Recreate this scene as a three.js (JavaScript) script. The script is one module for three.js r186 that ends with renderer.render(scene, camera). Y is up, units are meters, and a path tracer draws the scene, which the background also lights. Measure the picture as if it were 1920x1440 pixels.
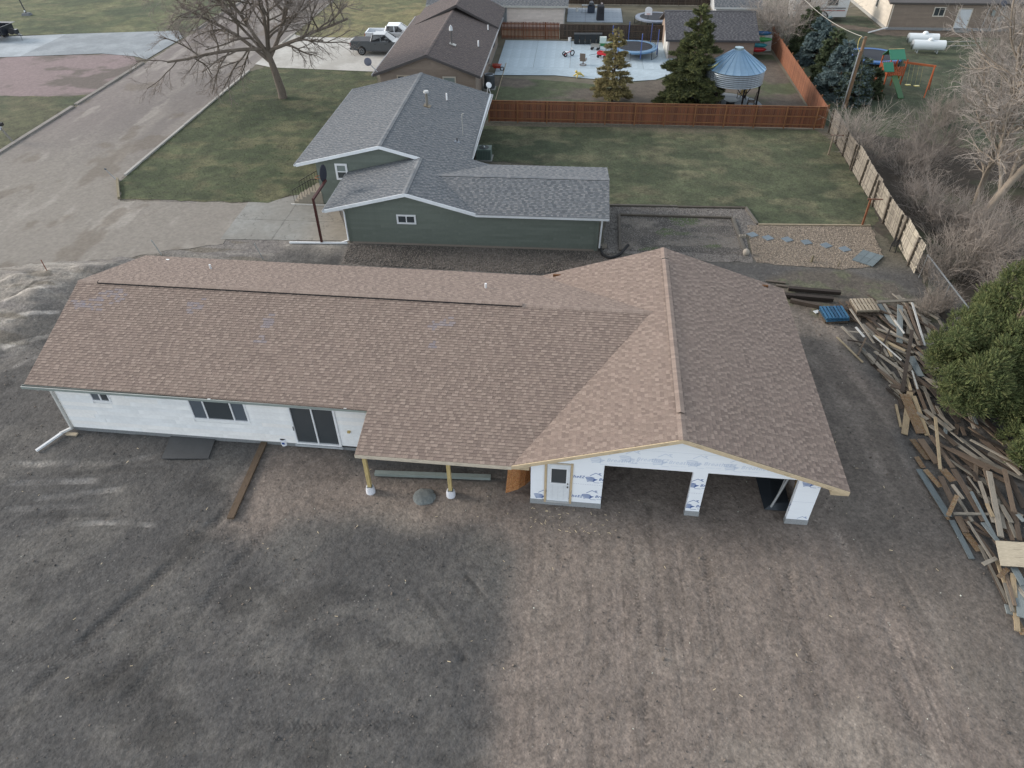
import * as THREE from 'three';
import { mergeGeometries } from 'three/addons/utils/BufferGeometryUtils.js';

// ---------------------------------------------------------------- camera, sky, sun, exposure
const scene = new THREE.Scene();
const rad = (d) => d * Math.PI / 180;
const FOCAL = 1345, CAM_H = 21.6;                    // focal length in photo pixels (1920 x 1440), height in metres
const camera = new THREE.PerspectiveCamera(2 * Math.atan(720 / FOCAL) * 180 / Math.PI, 4 / 3, 0.5, 900);
camera.rotation.order = 'YXZ';
camera.position.set(0, CAM_H, 0);
camera.rotation.set(rad(-39.9), rad(6.75), rad(-0.62));
camera.updateMatrixWorld();
const SUN_DIR = new THREE.Vector3(-0.9, 0.345, -0.10).normalize();
{ // evening sky: pale near the horizon, deeper overhead, broadly brighter towards the low sun
  const W = 256, Hh = 128, d = new Float32Array(W * Hh * 4);
  for (let r = 0; r < Hh; r++) for (let c = 0; c < W; c++) {
    const el = ((r + 0.5) / Hh - 0.5) * Math.PI, az = ((c + 0.5) / W - 0.5) * 2 * Math.PI;
    const x = Math.cos(az) * Math.cos(el), y = Math.sin(el), z = Math.sin(az) * Math.cos(el);
    const h = Math.pow(1 - Math.max(0, y), 2.2), g = Math.pow(Math.max(0, 0.5 + 0.5 * (x * SUN_DIR.x + y * SUN_DIR.y + z * SUN_DIR.z)), 3);
    const i = (r * W + c) * 4, k = y < 0 ? 0.35 : 1;
    d[i] = k * (0.13 + 0.80 * h + 0.26 * g); d[i + 1] = k * (0.163 + 0.85 * h + 0.22 * g); d[i + 2] = k * (0.205 + 0.885 * h + 0.18 * g); d[i + 3] = 1;
  }
  const t = new THREE.DataTexture(d, W, Hh, THREE.RGBAFormat, THREE.FloatType);
  t.mapping = THREE.EquirectangularReflectionMapping; t.magFilter = THREE.LinearFilter; t.needsUpdate = true;
  scene.background = t; scene.environment = t;
}
const sun = new THREE.DirectionalLight(new THREE.Color(1, 0.89, 0.79), 1.5);
sun.name = 'sun'; sun.position.copy(SUN_DIR).multiplyScalar(120).add(new THREE.Vector3(0, 0, -50)); sun.target.position.set(0, 0, -50);
sun.castShadow = true; sun.shadow.radius = 36; sun.shadow.mapSize.set(4096, 4096);
Object.assign(sun.shadow.camera, { left: -90, right: 90, top: 90, bottom: -90, near: 1, far: 300 });
scene.add(sun, sun.target);
const renderer = new THREE.WebGLRenderer({ antialias: true });
renderer.toneMapping = THREE.LinearToneMapping; renderer.toneMappingExposure = 2.55;
renderer.shadowMap.enabled = true;

// ---------------------------------------------------------------- helpers
function mulberry(a) { return () => { a = (a + 0x6d2b79f5) | 0; let t = Math.imul(a ^ (a >>> 15), 1 | a); t = (t + Math.imul(t ^ (t >>> 7), 61 | t)) ^ t; return ((t ^ (t >>> 14)) >>> 0) / 4294967296; }; }
let R = mulberry(7);
const rr = (a, b) => a + (b - a) * R(), pick = (a) => a[Math.floor(R() * a.length)];
const clamp = (x, a = 0, b = 1) => Math.min(b, Math.max(a, x)), mixn = (a, b, t) => a + (b - a) * t, sstep = (a, b, x) => { const t = clamp((x - a) / (b - a)); return t * t * (3 - 2 * t); };
const V3 = (x, y, z) => new THREE.Vector3(x, y, z), UPV = V3(0, 1, 0);
const PERM = new Float32Array(65536); { const q = mulberry(99); for (let i = 0; i < 65536; i++) PERM[i] = q(); }
function vn(x, y) { // value noise
  const ix = Math.floor(x), iy = Math.floor(y); let fx = x - ix, fy = y - iy; fx = fx * fx * (3 - 2 * fx); fy = fy * fy * (3 - 2 * fy);
  const a = ix & 255, b = (ix + 1) & 255, c = (iy & 255) << 8, e = ((iy + 1) & 255) << 8;
  return (PERM[a | c] * (1 - fx) + PERM[b | c] * fx) * (1 - fy) + (PERM[a | e] * (1 - fx) + PERM[b | e] * fx) * fy;
}
function fbm(x, y, o = 4) { let s = 0, a = 0.5, n = 0; for (let i = 0; i < o; i++) { s += a * vn(x, y); n += a; a *= 0.5; x = x * 2.03 + 17.3; y = y * 2.03 + 9.1; } return s / n; }
// photo pixel -> point on the horizontal plane at height y (or on another plane); the neighbourhood grid is turned by YAW
const YAW = rad(1.6), _e = camera.matrixWorld.elements;
const camX = V3(_e[0], _e[1], _e[2]), camY = V3(_e[4], _e[5], _e[6]), camF = V3(-_e[8], -_e[9], -_e[10]);
const rayDir = (px, py) => camF.clone().multiplyScalar(FOCAL).addScaledVector(camX, px - 960).addScaledVector(camY, 720 - py);
function G(px, py, y = 0) { const d = rayDir(px, py); return d.multiplyScalar((y - CAM_H) / d.y).add(V3(0, CAM_H, 0)); }
function onZ(px, py, z) { const d = rayDir(px, py); return d.multiplyScalar(z / d.z).add(V3(0, CAM_H, 0)); }
function heightOver(b, px, py) { const d = rayDir(px, py), t = (d.x * b.x + d.z * b.z) / (d.x * d.x + d.z * d.z); return CAM_H + d.y * t; }
const toL = (p) => V3(p.x * Math.cos(YAW) - p.z * Math.sin(YAW), p.y, p.x * Math.sin(YAW) + p.z * Math.cos(YAW));
const fromL = (x, z, y = 0) => V3(x * Math.cos(YAW) + z * Math.sin(YAW), y, -x * Math.sin(YAW) + z * Math.cos(YAW));
const LG = (px, py, y = 0) => toL(G(px, py, y));

const taken = new Map();
function uname(n) { const k = taken.get(n) || 0; taken.set(n, k + 1); return k ? n + '_' + String(k).padStart(3, '0') : n; }
function tag(o, label, category, group, kind) { o.userData.label = label; if (category) o.userData.category = category; if (group) o.userData.group = group; if (kind) o.userData.kind = kind; return o; }
function thing(name, label, category, pos = V3(0, 0, 0), turn = 0, group) {
  const o = new THREE.Group(); o.name = uname(name); o.position.copy(pos); o.rotation.y = turn; scene.add(o); return tag(o, label, category, group);
}
function sh(m) { m.castShadow = true; m.receiveShadow = true; return m; }
// move a thing's origin to p (in its own axes) without moving what is drawn
function anchor(o, p) { for (const c of o.children) c.position.sub(p); o.position.add(p.clone().applyAxisAngle(UPV, o.rotation.y)); return o; }
class MB { // collects boxes, bars, tubes into one mesh with vertex colours
  constructor() { this.p = []; this.n = []; this.u = []; this.c = []; this.i = []; }
  v(x, y, z, nx, ny, nz, u, w, c) { this.p.push(x, y, z); this.n.push(nx, ny, nz); this.u.push(u, w); this.c.push(c[0], c[1], c[2]); return this.p.length / 3 - 1; }
  quad(a, b, c, d, col = WHITE, uv) { // counter-clockwise
    const ux = b.x - a.x, uy = b.y - a.y, uz = b.z - a.z, vx = d.x - a.x, vy = d.y - a.y, vz = d.z - a.z;
    let nx = uy * vz - uz * vy, ny = uz * vx - ux * vz, nz = ux * vy - uy * vx; const l = Math.hypot(nx, ny, nz) || 1; nx /= l; ny /= l; nz /= l;
    const U = Math.hypot(ux, uy, uz), Vv = Math.hypot(vx, vy, vz);
    uv = uv || (U >= Vv ? [0, 0, U, 0, U, Vv, 0, Vv] : [0, 0, 0, U, Vv, U, Vv, 0]);
    const q = this.v(a.x, a.y, a.z, nx, ny, nz, uv[0], uv[1], col); this.v(b.x, b.y, b.z, nx, ny, nz, uv[2], uv[3], col); this.v(c.x, c.y, c.z, nx, ny, nz, uv[4], uv[5], col); this.v(d.x, d.y, d.z, nx, ny, nz, uv[6], uv[7], col);
    this.i.push(q, q + 1, q + 2, q, q + 2, q + 3); return this;
  }
  hex(P, col = WHITE) { // 8 corners: 0-3 bottom ccw seen from above, 4-7 top
    const f = (a, b, c, d) => this.quad(P[a], P[b], P[c], P[d], col);
    f(4, 5, 6, 7); f(3, 2, 1, 0); f(0, 1, 5, 4); f(1, 2, 6, 5); f(2, 3, 7, 6); f(3, 0, 4, 7); return this;
  }
  box(cx, cy, cz, sx, sy, sz, col = WHITE, m) {
    const x = sx / 2, y = sy / 2, z = sz / 2, P = [[-x, -y, z], [x, -y, z], [x, -y, -z], [-x, -y, -z], [-x, y, z], [x, y, z], [x, y, -z], [-x, y, -z]].map((q) => { const w = V3(...q); if (m) w.applyMatrix4(m); return w.add(V3(cx, cy, cz)); });
    return this.hex(P, col);
  }
  bar(a, b, w, h, col = WHITE, roll = 0) { // box from a to b, w wide (sideways), h high
    const d = b.clone().sub(a), f = d.clone().normalize(); let s = Math.abs(f.y) > 0.999 ? V3(1, 0, 0) : V3(0, 1, 0).cross(f).normalize(); let t = f.clone().cross(s).normalize();
    if (roll) { const c = Math.cos(roll), q = Math.sin(roll), s2 = s.clone().multiplyScalar(c).addScaledVector(t, q); t = t.multiplyScalar(c).addScaledVector(s, -q); s = s2; }
    const at = (o, i, j) => o.clone().addScaledVector(s, i * w / 2).addScaledVector(t, j * h / 2);
    return this.hex([at(a, 1, -1), at(a, -1, -1), at(b, -1, -1), at(b, 1, -1), at(a, 1, 1), at(a, -1, 1), at(b, -1, 1), at(b, 1, 1)].map((x) => x), col);
  }
  tube(pts, radii, sides = 6, col = WHITE, cap = true) {
    const rings = []; let s = null, vlen = 0;
    for (let k = 0; k < pts.length; k++) {
      const f = (k === pts.length - 1 ? pts[k].clone().sub(pts[k - 1]) : k ? pts[k + 1].clone().sub(pts[k - 1]) : pts[1].clone().sub(pts[0])).normalize();
      if (!s) s = Math.abs(f.y) > 0.9 ? V3(1, 0, 0) : V3(0, 1, 0);
      s = s.clone().addScaledVector(f, -s.dot(f)).normalize(); const t = f.clone().cross(s), r = radii.length ? radii[k] : radii; if (k) vlen += pts[k].distanceTo(pts[k - 1]);
      const ring = [];
      for (let j = 0; j < sides; j++) { const a = j / sides * 2 * Math.PI, c = Math.cos(a), q = Math.sin(a), nx = s.x * c + t.x * q, ny = s.y * c + t.y * q, nz = s.z * c + t.z * q; ring.push(this.v(pts[k].x + nx * r, pts[k].y + ny * r, pts[k].z + nz * r, nx, ny, nz, vlen, j / sides, col)); }
      rings.push(ring);
    }
    for (let k = 1; k < rings.length; k++) for (let j = 0; j < sides; j++) { const a = rings[k - 1][j], b = rings[k - 1][(j + 1) % sides], c = rings[k][(j + 1) % sides], d = rings[k][j]; this.i.push(a, b, c, a, c, d); }
    if (cap && sides > 3) for (const [k, sg] of [[0, -1], [rings.length - 1, 1]]) {
      const f = (k ? pts[k].clone().sub(pts[k - 1]) : pts[1].clone().sub(pts[0])).normalize().multiplyScalar(sg), c0 = this.v(pts[k].x, pts[k].y, pts[k].z, f.x, f.y, f.z, 0, 0, col), rg = rings[k].map((q) => this.v(this.p[q * 3], this.p[q * 3 + 1], this.p[q * 3 + 2], f.x, f.y, f.z, 0, 0, col));
      for (let j = 0; j < sides; j++) sg > 0 ? this.i.push(c0, rg[j], rg[(j + 1) % sides]) : this.i.push(c0, rg[(j + 1) % sides], rg[j]);
    }
    return this;
  }
  geo(g, m, col = WHITE) {
    g = g.clone(); if (m) g.applyMatrix4(m); const p = g.attributes.position, n = g.attributes.normal, u = g.attributes.uv, o = this.p.length / 3;
    for (let k = 0; k < p.count; k++) this.v(p.getX(k), p.getY(k), p.getZ(k), n.getX(k), n.getY(k), n.getZ(k), u ? u.getX(k) : 0, u ? u.getY(k) : 0, col);
    if (g.index) for (const k of g.index.array) this.i.push(o + k); else for (let k = 0; k < p.count; k++) this.i.push(o + k); return this;
  }
  geometry() {
    const g = new THREE.BufferGeometry(); g.setAttribute('position', new THREE.Float32BufferAttribute(this.p, 3)); g.setAttribute('normal', new THREE.Float32BufferAttribute(this.n, 3));
    g.setAttribute('uv', new THREE.Float32BufferAttribute(this.u, 2)); g.setAttribute('color', new THREE.Float32BufferAttribute(this.c, 3)); g.setIndex(this.i); return g;
  }
  build(name, m, parent) { const o = sh(new THREE.Mesh(this.geometry(), m)); o.name = parent ? name : uname(name); (parent || scene).add(o); return o; }
}
const WHITE = [1, 1, 1];
const lin = (r, g, b) => { const c = new THREE.Color().setRGB(r / 255, g / 255, b / 255, THREE.SRGBColorSpace); return [c.r, c.g, c.b]; };
const jit = (c, k) => { const f = 1 + (R() - 0.5) * 2 * k; return [c[0] * f, c[1] * f, c[2] * f]; };
const M4 = (pos, ry = 0, rx = 0, rz = 0, s = 1) => new THREE.Matrix4().compose(pos, new THREE.Quaternion().setFromEuler(new THREE.Euler(rx, ry, rz, 'YXZ')), typeof s === 'number' ? V3(s, s, s) : s);
// textures
function tex(W, Hh, fn, srgb = true, repeat = true) {
  const d = new Uint8Array(W * Hh * 4);
  for (let y = 0; y < Hh; y++) for (let x = 0; x < W; x++) { const c = fn(x / W, y / Hh, x, y), i = (y * W + x) * 4; d[i] = clamp(c[0], 0, 255); d[i + 1] = clamp(c[1], 0, 255); d[i + 2] = clamp(c[2], 0, 255); d[i + 3] = 255; }
  const t = new THREE.DataTexture(d, W, Hh); t.magFilter = THREE.LinearFilter; t.minFilter = THREE.LinearFilter; if (srgb) t.colorSpace = THREE.SRGBColorSpace; if (repeat) t.wrapS = t.wrapT = THREE.RepeatWrapping; t.needsUpdate = true; return t;
}
const PERM2 = (x, y, n) => PERM[((x % n) & 255) | (((y % n) & 255) << 8)];
function tn(u, v, n) { const x = u * n, y = v * n, ix = Math.floor(x), iy = Math.floor(y); let fx = x - ix, fy = y - iy; fx = fx * fx * (3 - 2 * fx); fy = fy * fy * (3 - 2 * fy); return mixn(mixn(PERM2(ix, iy, n), PERM2(ix + 1, iy, n), fx), mixn(PERM2(ix, iy + 1, n), PERM2(ix + 1, iy + 1, n), fx), fy); } // tiling noise
const grainTex = tex(512, 128, (u, v) => { const s = 0.5 * vn(u * 14, v * 40) + 0.5 * vn(u * 40 + 9, v * 110); const b = 188 + 62 * s - 30 * (vn(u * 5, v * 9) > 0.8 ? 1 : 0); return [b, b * 0.99, b * 0.97]; }); grainTex.repeat.set(0.6, 3);
const speckTex = tex(256, 256, (u, v, x, y) => { const b = 205 + 50 * (PERM[(x * 7 + y * 131) & 65535]) - 22 * tn(u, v, 16) + 10 * tn(u, v, 64); return [b, b, b]; }); speckTex.repeat.set(2.2, 2.2);
const streakTex = tex(256, 256, (u, v) => { const b = 244 - 10 * tn(u, v, 8) + 8 * tn(u, v, 40) - 6 * tn(u, v, 3); return [b, b, b]; }); streakTex.repeat.set(0.35, 0.35);
const osbTex = (() => { const c = document.createElement('canvas'); c.width = c.height = 512; const x = c.getContext('2d'); x.fillStyle = '#b58a5c'; x.fillRect(0, 0, 512, 512); const q = mulberry(5);
  for (let k = 0; k < 2600; k++) { const h = 22 + q() * 16, l = 38 + q() * 30; x.fillStyle = `hsl(${h},${26 + q() * 18}%,${l}%)`; x.save(); x.translate(q() * 512, q() * 512); x.rotate(q() * 3.14); x.fillRect(-14, -3, 16 + q() * 22, 3 + q() * 6); x.restore(); }
  const t = new THREE.CanvasTexture(c); t.colorSpace = THREE.SRGBColorSpace; t.wrapS = t.wrapT = THREE.RepeatWrapping; t.repeat.set(0.9, 0.9); return t; })();
const mat = (o) => new THREE.MeshStandardMaterial({ roughness: 0.85, metalness: 0, vertexColors: true, ...o });
const S = (r, g, b) => new THREE.Color().setRGB(r / 255, g / 255, b / 255, THREE.SRGBColorSpace);
const M = {
  plain: mat({}), wood: mat({ map: grainTex, bumpMap: grainTex, bumpScale: 0.002 }), shingle: mat({ map: speckTex, roughness: 0.95, bumpMap: speckTex, bumpScale: 0.002 }), paint: mat({ map: streakTex, roughness: 0.6 }),
  metal: mat({ metalness: 0.75, roughness: 0.42, map: streakTex }), dullmetal: mat({ metalness: 0.25, roughness: 0.5, map: streakTex }), gloss: mat({ roughness: 0.25 }), rubber: mat({ roughness: 0.8 }), concrete: mat({ map: speckTex, roughness: 0.95 }), osb: mat({ map: osbTex }),
  carpaint: new THREE.MeshPhysicalMaterial({ vertexColors: true, roughness: 0.35, clearcoat: 1, clearcoatRoughness: 0.08, metalness: 0.2 }),
  glass: new THREE.MeshPhysicalMaterial({ color: S(60, 66, 70), roughness: 0.06, metalness: 0, specularIntensity: 1, clearcoat: 0.6 }),
  pane: new THREE.MeshPhysicalMaterial({ color: new THREE.Color(0.9, 0.95, 0.95), transmission: 1, thickness: 0, roughness: 0.02, ior: 1.45 }),
  black: mat({ color: S(22, 22, 23), roughness: 0.8, vertexColors: false }), white: mat({ color: S(232, 234, 236), vertexColors: false, roughness: 0.5 }), bark: mat({ map: grainTex, roughness: 0.95 }), twig: mat({ roughness: 0.95 }),
};
// ---------------------------------------------------------------- ground
function polySD(P, x, z) { // signed distance, positive inside
  let d = 1e9, s = false;
  for (let i = 0, j = P.length - 1; i < P.length; j = i++) {
    const ex = P[j][0] - P[i][0], ez = P[j][1] - P[i][1], wx = x - P[i][0], wz = z - P[i][1], t = clamp((wx * ex + wz * ez) / (ex * ex + ez * ez)), bx = wx - ex * t, bz = wz - ez * t; d = Math.min(d, bx * bx + bz * bz);
    if ((P[i][1] > z) !== (P[j][1] > z) && x < (P[j][0] - P[i][0]) * (z - P[i][1]) / (P[j][1] - P[i][1]) + P[i][0]) s = !s;
  }
  return (s ? 1 : -1) * Math.sqrt(d);
}
const PX = (a) => a.map(([x, y]) => { const g = G(x, y); return [g.x, g.z]; });
const mix3 = (a, b, t) => [a[0] + (b[0] - a[0]) * t, a[1] + (b[1] - a[1]) * t, a[2] + (b[2] - a[2]) * t], mul3 = (a, k) => [a[0] * k, a[1] * k, a[2] * k];
// the bare soil of the building plot: dark grey loam, brown subsoil by the garage, pale dusty gravel towards the road
const YARD = { x0: -46, x1: 27, z0: -60, z1: -3 };
const brownP = PX([[418, 985], [470, 880], [500, 835], [640, 838], [670, 880], [960, 900], [1000, 800], [1440, 800], [1450, 545], [1560, 560], [1640, 700], [1720, 880], [1830, 1100], [1960, 1330], [2050, 1700], [860, 1700], [905, 1330], [955, 1150], [975, 1030], [900, 985], [700, 975], [560, 985], [470, 1010]]);
const brownIn = PX([[1000, 960], [1130, 960], [1110, 880], [1500, 900], [1470, 1000], [1330, 1180], [1250, 1080], [1180, 1130], [1120, 1020]]);
const tanP = PX([[-400, 330], [-300, 800], [0, 690], [70, 610], [120, 560], [200, 500], [300, 480], [560, 478], [660, 462], [660, 380], [225, 376], [225, 200], [0, 250]]);
const asideP = PX([[1480, 560], [1600, 690], [1700, 820], [1830, 1080], [2000, 1400], [1960, 1500], [1740, 1210], [1590, 1060], [1545, 900], [1500, 700]]);
const grassyP = PX([[1440, 520], [1500, 505], [1680, 525], [1760, 600], [1700, 640], [1560, 600], [1470, 560]]);
const gravelStripP = PX([[655, 457], [1130, 472], [1200, 486], [1010, 515], [640, 495]]);
const trackList = []; // [pixel polyline, width m, depth m, tone, chevron]
const TW = 2048, TH = Math.round(TW * (YARD.z1 - YARD.z0) / (YARD.x1 - YARD.x0)), MPP = (YARD.x1 - YARD.x0) / TW;
const trackH = new Float32Array(TW * TH), trackC = new Float32Array(TW * TH);
function track(px, width, depth, tone, tread = 0) {
  const P = new THREE.CatmullRomCurve3(px.map(([x, y]) => G(x, y))), L = P.getLength(), n = Math.ceil(L / (MPP * 0.7));
  for (let k = 0; k <= n; k++) {
    const c = P.getPointAt(k / n), t = P.getTangentAt(k / n), s = k / n * L, fade = sstep(0, 0.12, k / n) * sstep(1, 0.88, k / n);
    for (let w = -width / 2; w <= width / 2; w += MPP * 0.7) {
      const x = c.x - t.z * w, z = c.z + t.x * w, i = Math.floor((x - YARD.x0) / MPP), j = Math.floor((z - YARD.z0) / MPP); if (i < 0 || j < 0 || i >= TW || j >= TH) continue;
      const e = 1 - Math.pow(Math.abs(w) / (width / 2), 4), nn = 0.35 + 0.65 * sstep(0.3, 0.65, vn(x * 0.9 + 3, z * 0.9)), ch = tread ? (((s + Math.abs(w) * 0.9) / tread) % 1 < 0.45 ? 1 : -0.6) : 0;
      trackH[j * TW + i] = e * fade * nn * (-depth + 0.018 * ch); trackC[j * TW + i] = e * fade * nn * (tone + 0.1 * ch);
    }
  }
}
const HVY = 0.16;
track([[20, 1330], [180, 1180], [330, 1050], [450, 930]], 0.5, 0.05, -0.12, HVY); track([[180, 1380], [330, 1200], [440, 1060], [520, 960]], 0.5, 0.03, -0.08, HVY);
track([[420, 1262], [560, 1272], [720, 1268], [850, 1258]], 0.35, 0.02, -0.08, HVY); track([[420, 1355], [600, 1365], [800, 1355], [960, 1362]], 0.38, 0.02, -0.1, HVY);
track([[690, 1200], [800, 1215], [900, 1205]], 0.4, 0.03, -0.14, HVY); track([[775, 1098], [820, 1155], [880, 1250]], 0.28, 0.07, -0.22); track([[800, 1100], [845, 1150], [905, 1225]], 0.2, 0.05, -0.16); track([[865, 1070], [900, 1110], [940, 1160]], 0.2, 0.05, -0.18);
track([[1215, 930], [1220, 1000], [1235, 1110], [1240, 1230]], 0.3, 0.04, -0.16); track([[1320, 1010], [1330, 1110], [1355, 1250], [1380, 1420]], 0.3, 0.03, -0.1, HVY); track([[1460, 1000], [1490, 1120], [1530, 1280], [1560, 1430]], 0.32, 0.03, -0.09, HVY);
track([[1545, 960], [1640, 1120], [1720, 1290], [1790, 1430]], 0.34, 0.03, 0.1, HVY); track([[1600, 940], [1690, 1080], [1800, 1240], [1900, 1380]], 0.34, 0.03, 0.08); track([[1640, 1200], [1690, 1310], [1760, 1440]], 0.4, 0.02, -0.08, HVY);
track([[1500, 640], [1560, 720], [1620, 820], [1690, 960]], 0.7, 0.03, 0.1); track([[1580, 680], [1660, 780], [1720, 900], [1790, 1010]], 0.5, 0.02, 0.12);
track([[0, 870], [110, 868], [210, 866], [300, 853]], 0.42, 0.05, 0.3, HVY); track([[0, 905], [90, 902], [190, 900]], 0.4, 0.05, 0.42); track([[60, 935], [150, 925], [235, 915]], 0.35, 0.04, 0.46); track([[0, 955], [90, 950], [180, 945]], 0.35, 0.04, 0.42); track([[90, 985], [200, 978], [300, 985]], 0.3, 0.04, 0.38);
track([[0, 1000], [60, 995], [130, 985]], 0.35, 0.03, 0.2); track([[80, 890], [220, 880], [330, 876]], 0.3, 0.05, -0.2); track([[20, 970], [140, 965], [230, 962]], 0.25, 0.05, -0.2);
track([[0, 590], [60, 560], [140, 540]], 0.5, 0.0, 0.4); track([[0, 625], [40, 605], [120, 585]], 0.4, 0.0, 0.42); track([[0, 660], [60, 640], [110, 625]], 0.4, 0.0, 0.36); track([[0, 540], [70, 520], [160, 508]], 0.35, 0.0, 0.3); track([[20, 690], [60, 672], [90, 665]], 0.3, 0.0, 0.3); track([[20, 575], [70, 545], [120, 532]], 0.3, 0.03, -0.2);
track([[0, 1130], [100, 1090], [200, 1040]], 0.6, 0.02, -0.08, HVY); track([[0, 1230], [110, 1230], [230, 1210]], 0.5, 0.02, -0.08, HVY); track([[120, 1330], [210, 1270], [300, 1180]], 0.5, 0.02, -0.1, HVY);
for (const [x0, x1, tn0] of [[1010, 960, -0.1], [1060, 1040, 0.07], [1105, 1110, -0.08], [1150, 1180, 0.08], [1180, 1215, -0.12], [1260, 1300, 0.07], [1290, 1345, -0.1], [1390, 1470, 0.08], [1430, 1520, -0.1], [1500, 1620, 0.07], [1530, 1670, -0.08], [1590, 1760, 0.1], [1630, 1830, -0.08]]) track([[x0, 975], [mixn(x0, x1, 0.3), 1080], [mixn(x0, x1, 0.7), 1240], [x1, 1440], [x1 + (x1 - x0) * 0.3, 1560]], rr(0.14, 0.26), 0.02, tn0 * 0.7, tn0 < -0.11 ? HVY : 0);
for (let k = 0; k < 34; k++) { const x0 = rr(980, 1640), x1 = 960 + (x0 - 980) * 1.35 + rr(-20, 20), a = rr(0, 0.4), b = rr(0.6, 1), q = (t) => [mixn(x0, x1, t) + rr(-3, 3), mixn(985, 1520, t)]; track([q(a), q(mixn(a, b, 0.35)), q(mixn(a, b, 0.7)), q(b)], rr(0.06, 0.13), 0.012, rr(-0.12, 0.1)); }
track([[0, 430], [120, 400], [260, 392], [420, 400]], 0.5, 0.01, -0.08); track([[0, 470], [140, 440], [300, 425], [420, 430]], 0.5, 0.01, 0.07);
const DARK = [77, 76, 75], BROWN = [117, 108, 101], TAN = [130, 125, 118], DEEP = [96, 87, 82];
const moundP = PX([[-60, 520], [90, 500], [230, 490], [245, 510], [150, 540], [60, 640], [-80, 700]]);
function soil(x, z) {
  const w = 1.4 * (fbm(x * 0.35, z * 0.35, 4) - 0.5) * 2, w2 = fbm(x * 1.3 + 40, z * 1.3, 4), fine = fbm(x * 9, z * 9, 3), gr = vn(x * 38, z * 38);
  let c = mix3(DARK, [92, 90, 87], sstep(0.42, 0.75, fbm(x * 0.5 + 70, z * 0.7 + 20, 5)));
  c = mul3(c, 1 - 0.2 * sstep(0.58, 0.78, fbm(x * 0.42 + 11, z * 0.6 + 91, 5)));
  c = mix3(c, mix3([96, 90, 80], [82, 80, 68], w2), sstep(-37.5, -40, z + w * 0.4));
  const b = sstep(-0.8, 0.8, polySD(brownP, x, z) + w * 0.6); if (b > 0) { let bc = mix3(BROWN, [127, 119, 111], sstep(0.5, 0.75, fbm(x * 0.3 + 3, z * 0.3 + 55, 4))); bc = mix3(bc, DEEP, 0.15 * sstep(0.52, 0.66, fbm(x * 0.5 + 61, z * 0.3 + 2, 4))); bc = mul3(bc, 1 - 0.07 * sstep(0.55, 0.75, w2)); c = mix3(c, bc, b); }
  const t = sstep(-1.6, 1.2, polySD(tanP, x, z) + w * 1.2); if (t > 0) { let tc = mix3(TAN, [112, 108, 105], sstep(0.4, 0.7, fbm(x * 0.25 + 7, z * 0.8 + 31, 5))); tc = mix3(tc, [150, 146, 139], 0.6 * sstep(0.58, 0.72, fbm(x * 0.3 + 77, z * 1.6 + 3, 4))); tc = mix3(tc, [98, 92, 82], 0.7 * sstep(0.62, 0.74, fbm(x * 0.3 + 27, z * 1.1 + 13, 4))); c = mix3(c, tc, t); }
  const a = sstep(-0.5, 0.9, polySD(asideP, x, z) + w * 0.6); if (a > 0) c = mix3(c, mix3([90, 85, 80], [112, 106, 100], sstep(0.5, 0.75, fbm(x * 0.5, z * 0.28 + 8, 5))), 0.6 * a);
  const gp = sstep(-0.6, 0.5, polySD(grassyP, x, z) + w * 0.6); if (gp > 0) c = mix3(c, mix3([88, 82, 74], [92, 94, 74], sstep(0.5, 0.7, w2)), 0.8 * gp);
  const gs = sstep(-0.3, 0.3, polySD(gravelStripP, x, z) + w * 0.35); if (gs > 0) c = mix3(c, mix3([114, 108, 102], [84, 80, 76], sstep(0.5, 0.75, fbm(x * 0.45 + 5, z * 0.5, 4))), gs);
  const md = fbm(x * 2.4 + 13, z * 2.4 + 5, 4), cl = vn(x * 15 + 3, z * 15);
  return mul3(c, 0.72 + 0.32 * fine + 0.24 * gr + 0.1 * (md - 0.5) + 0.12 * (cl - 0.5));
}
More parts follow.
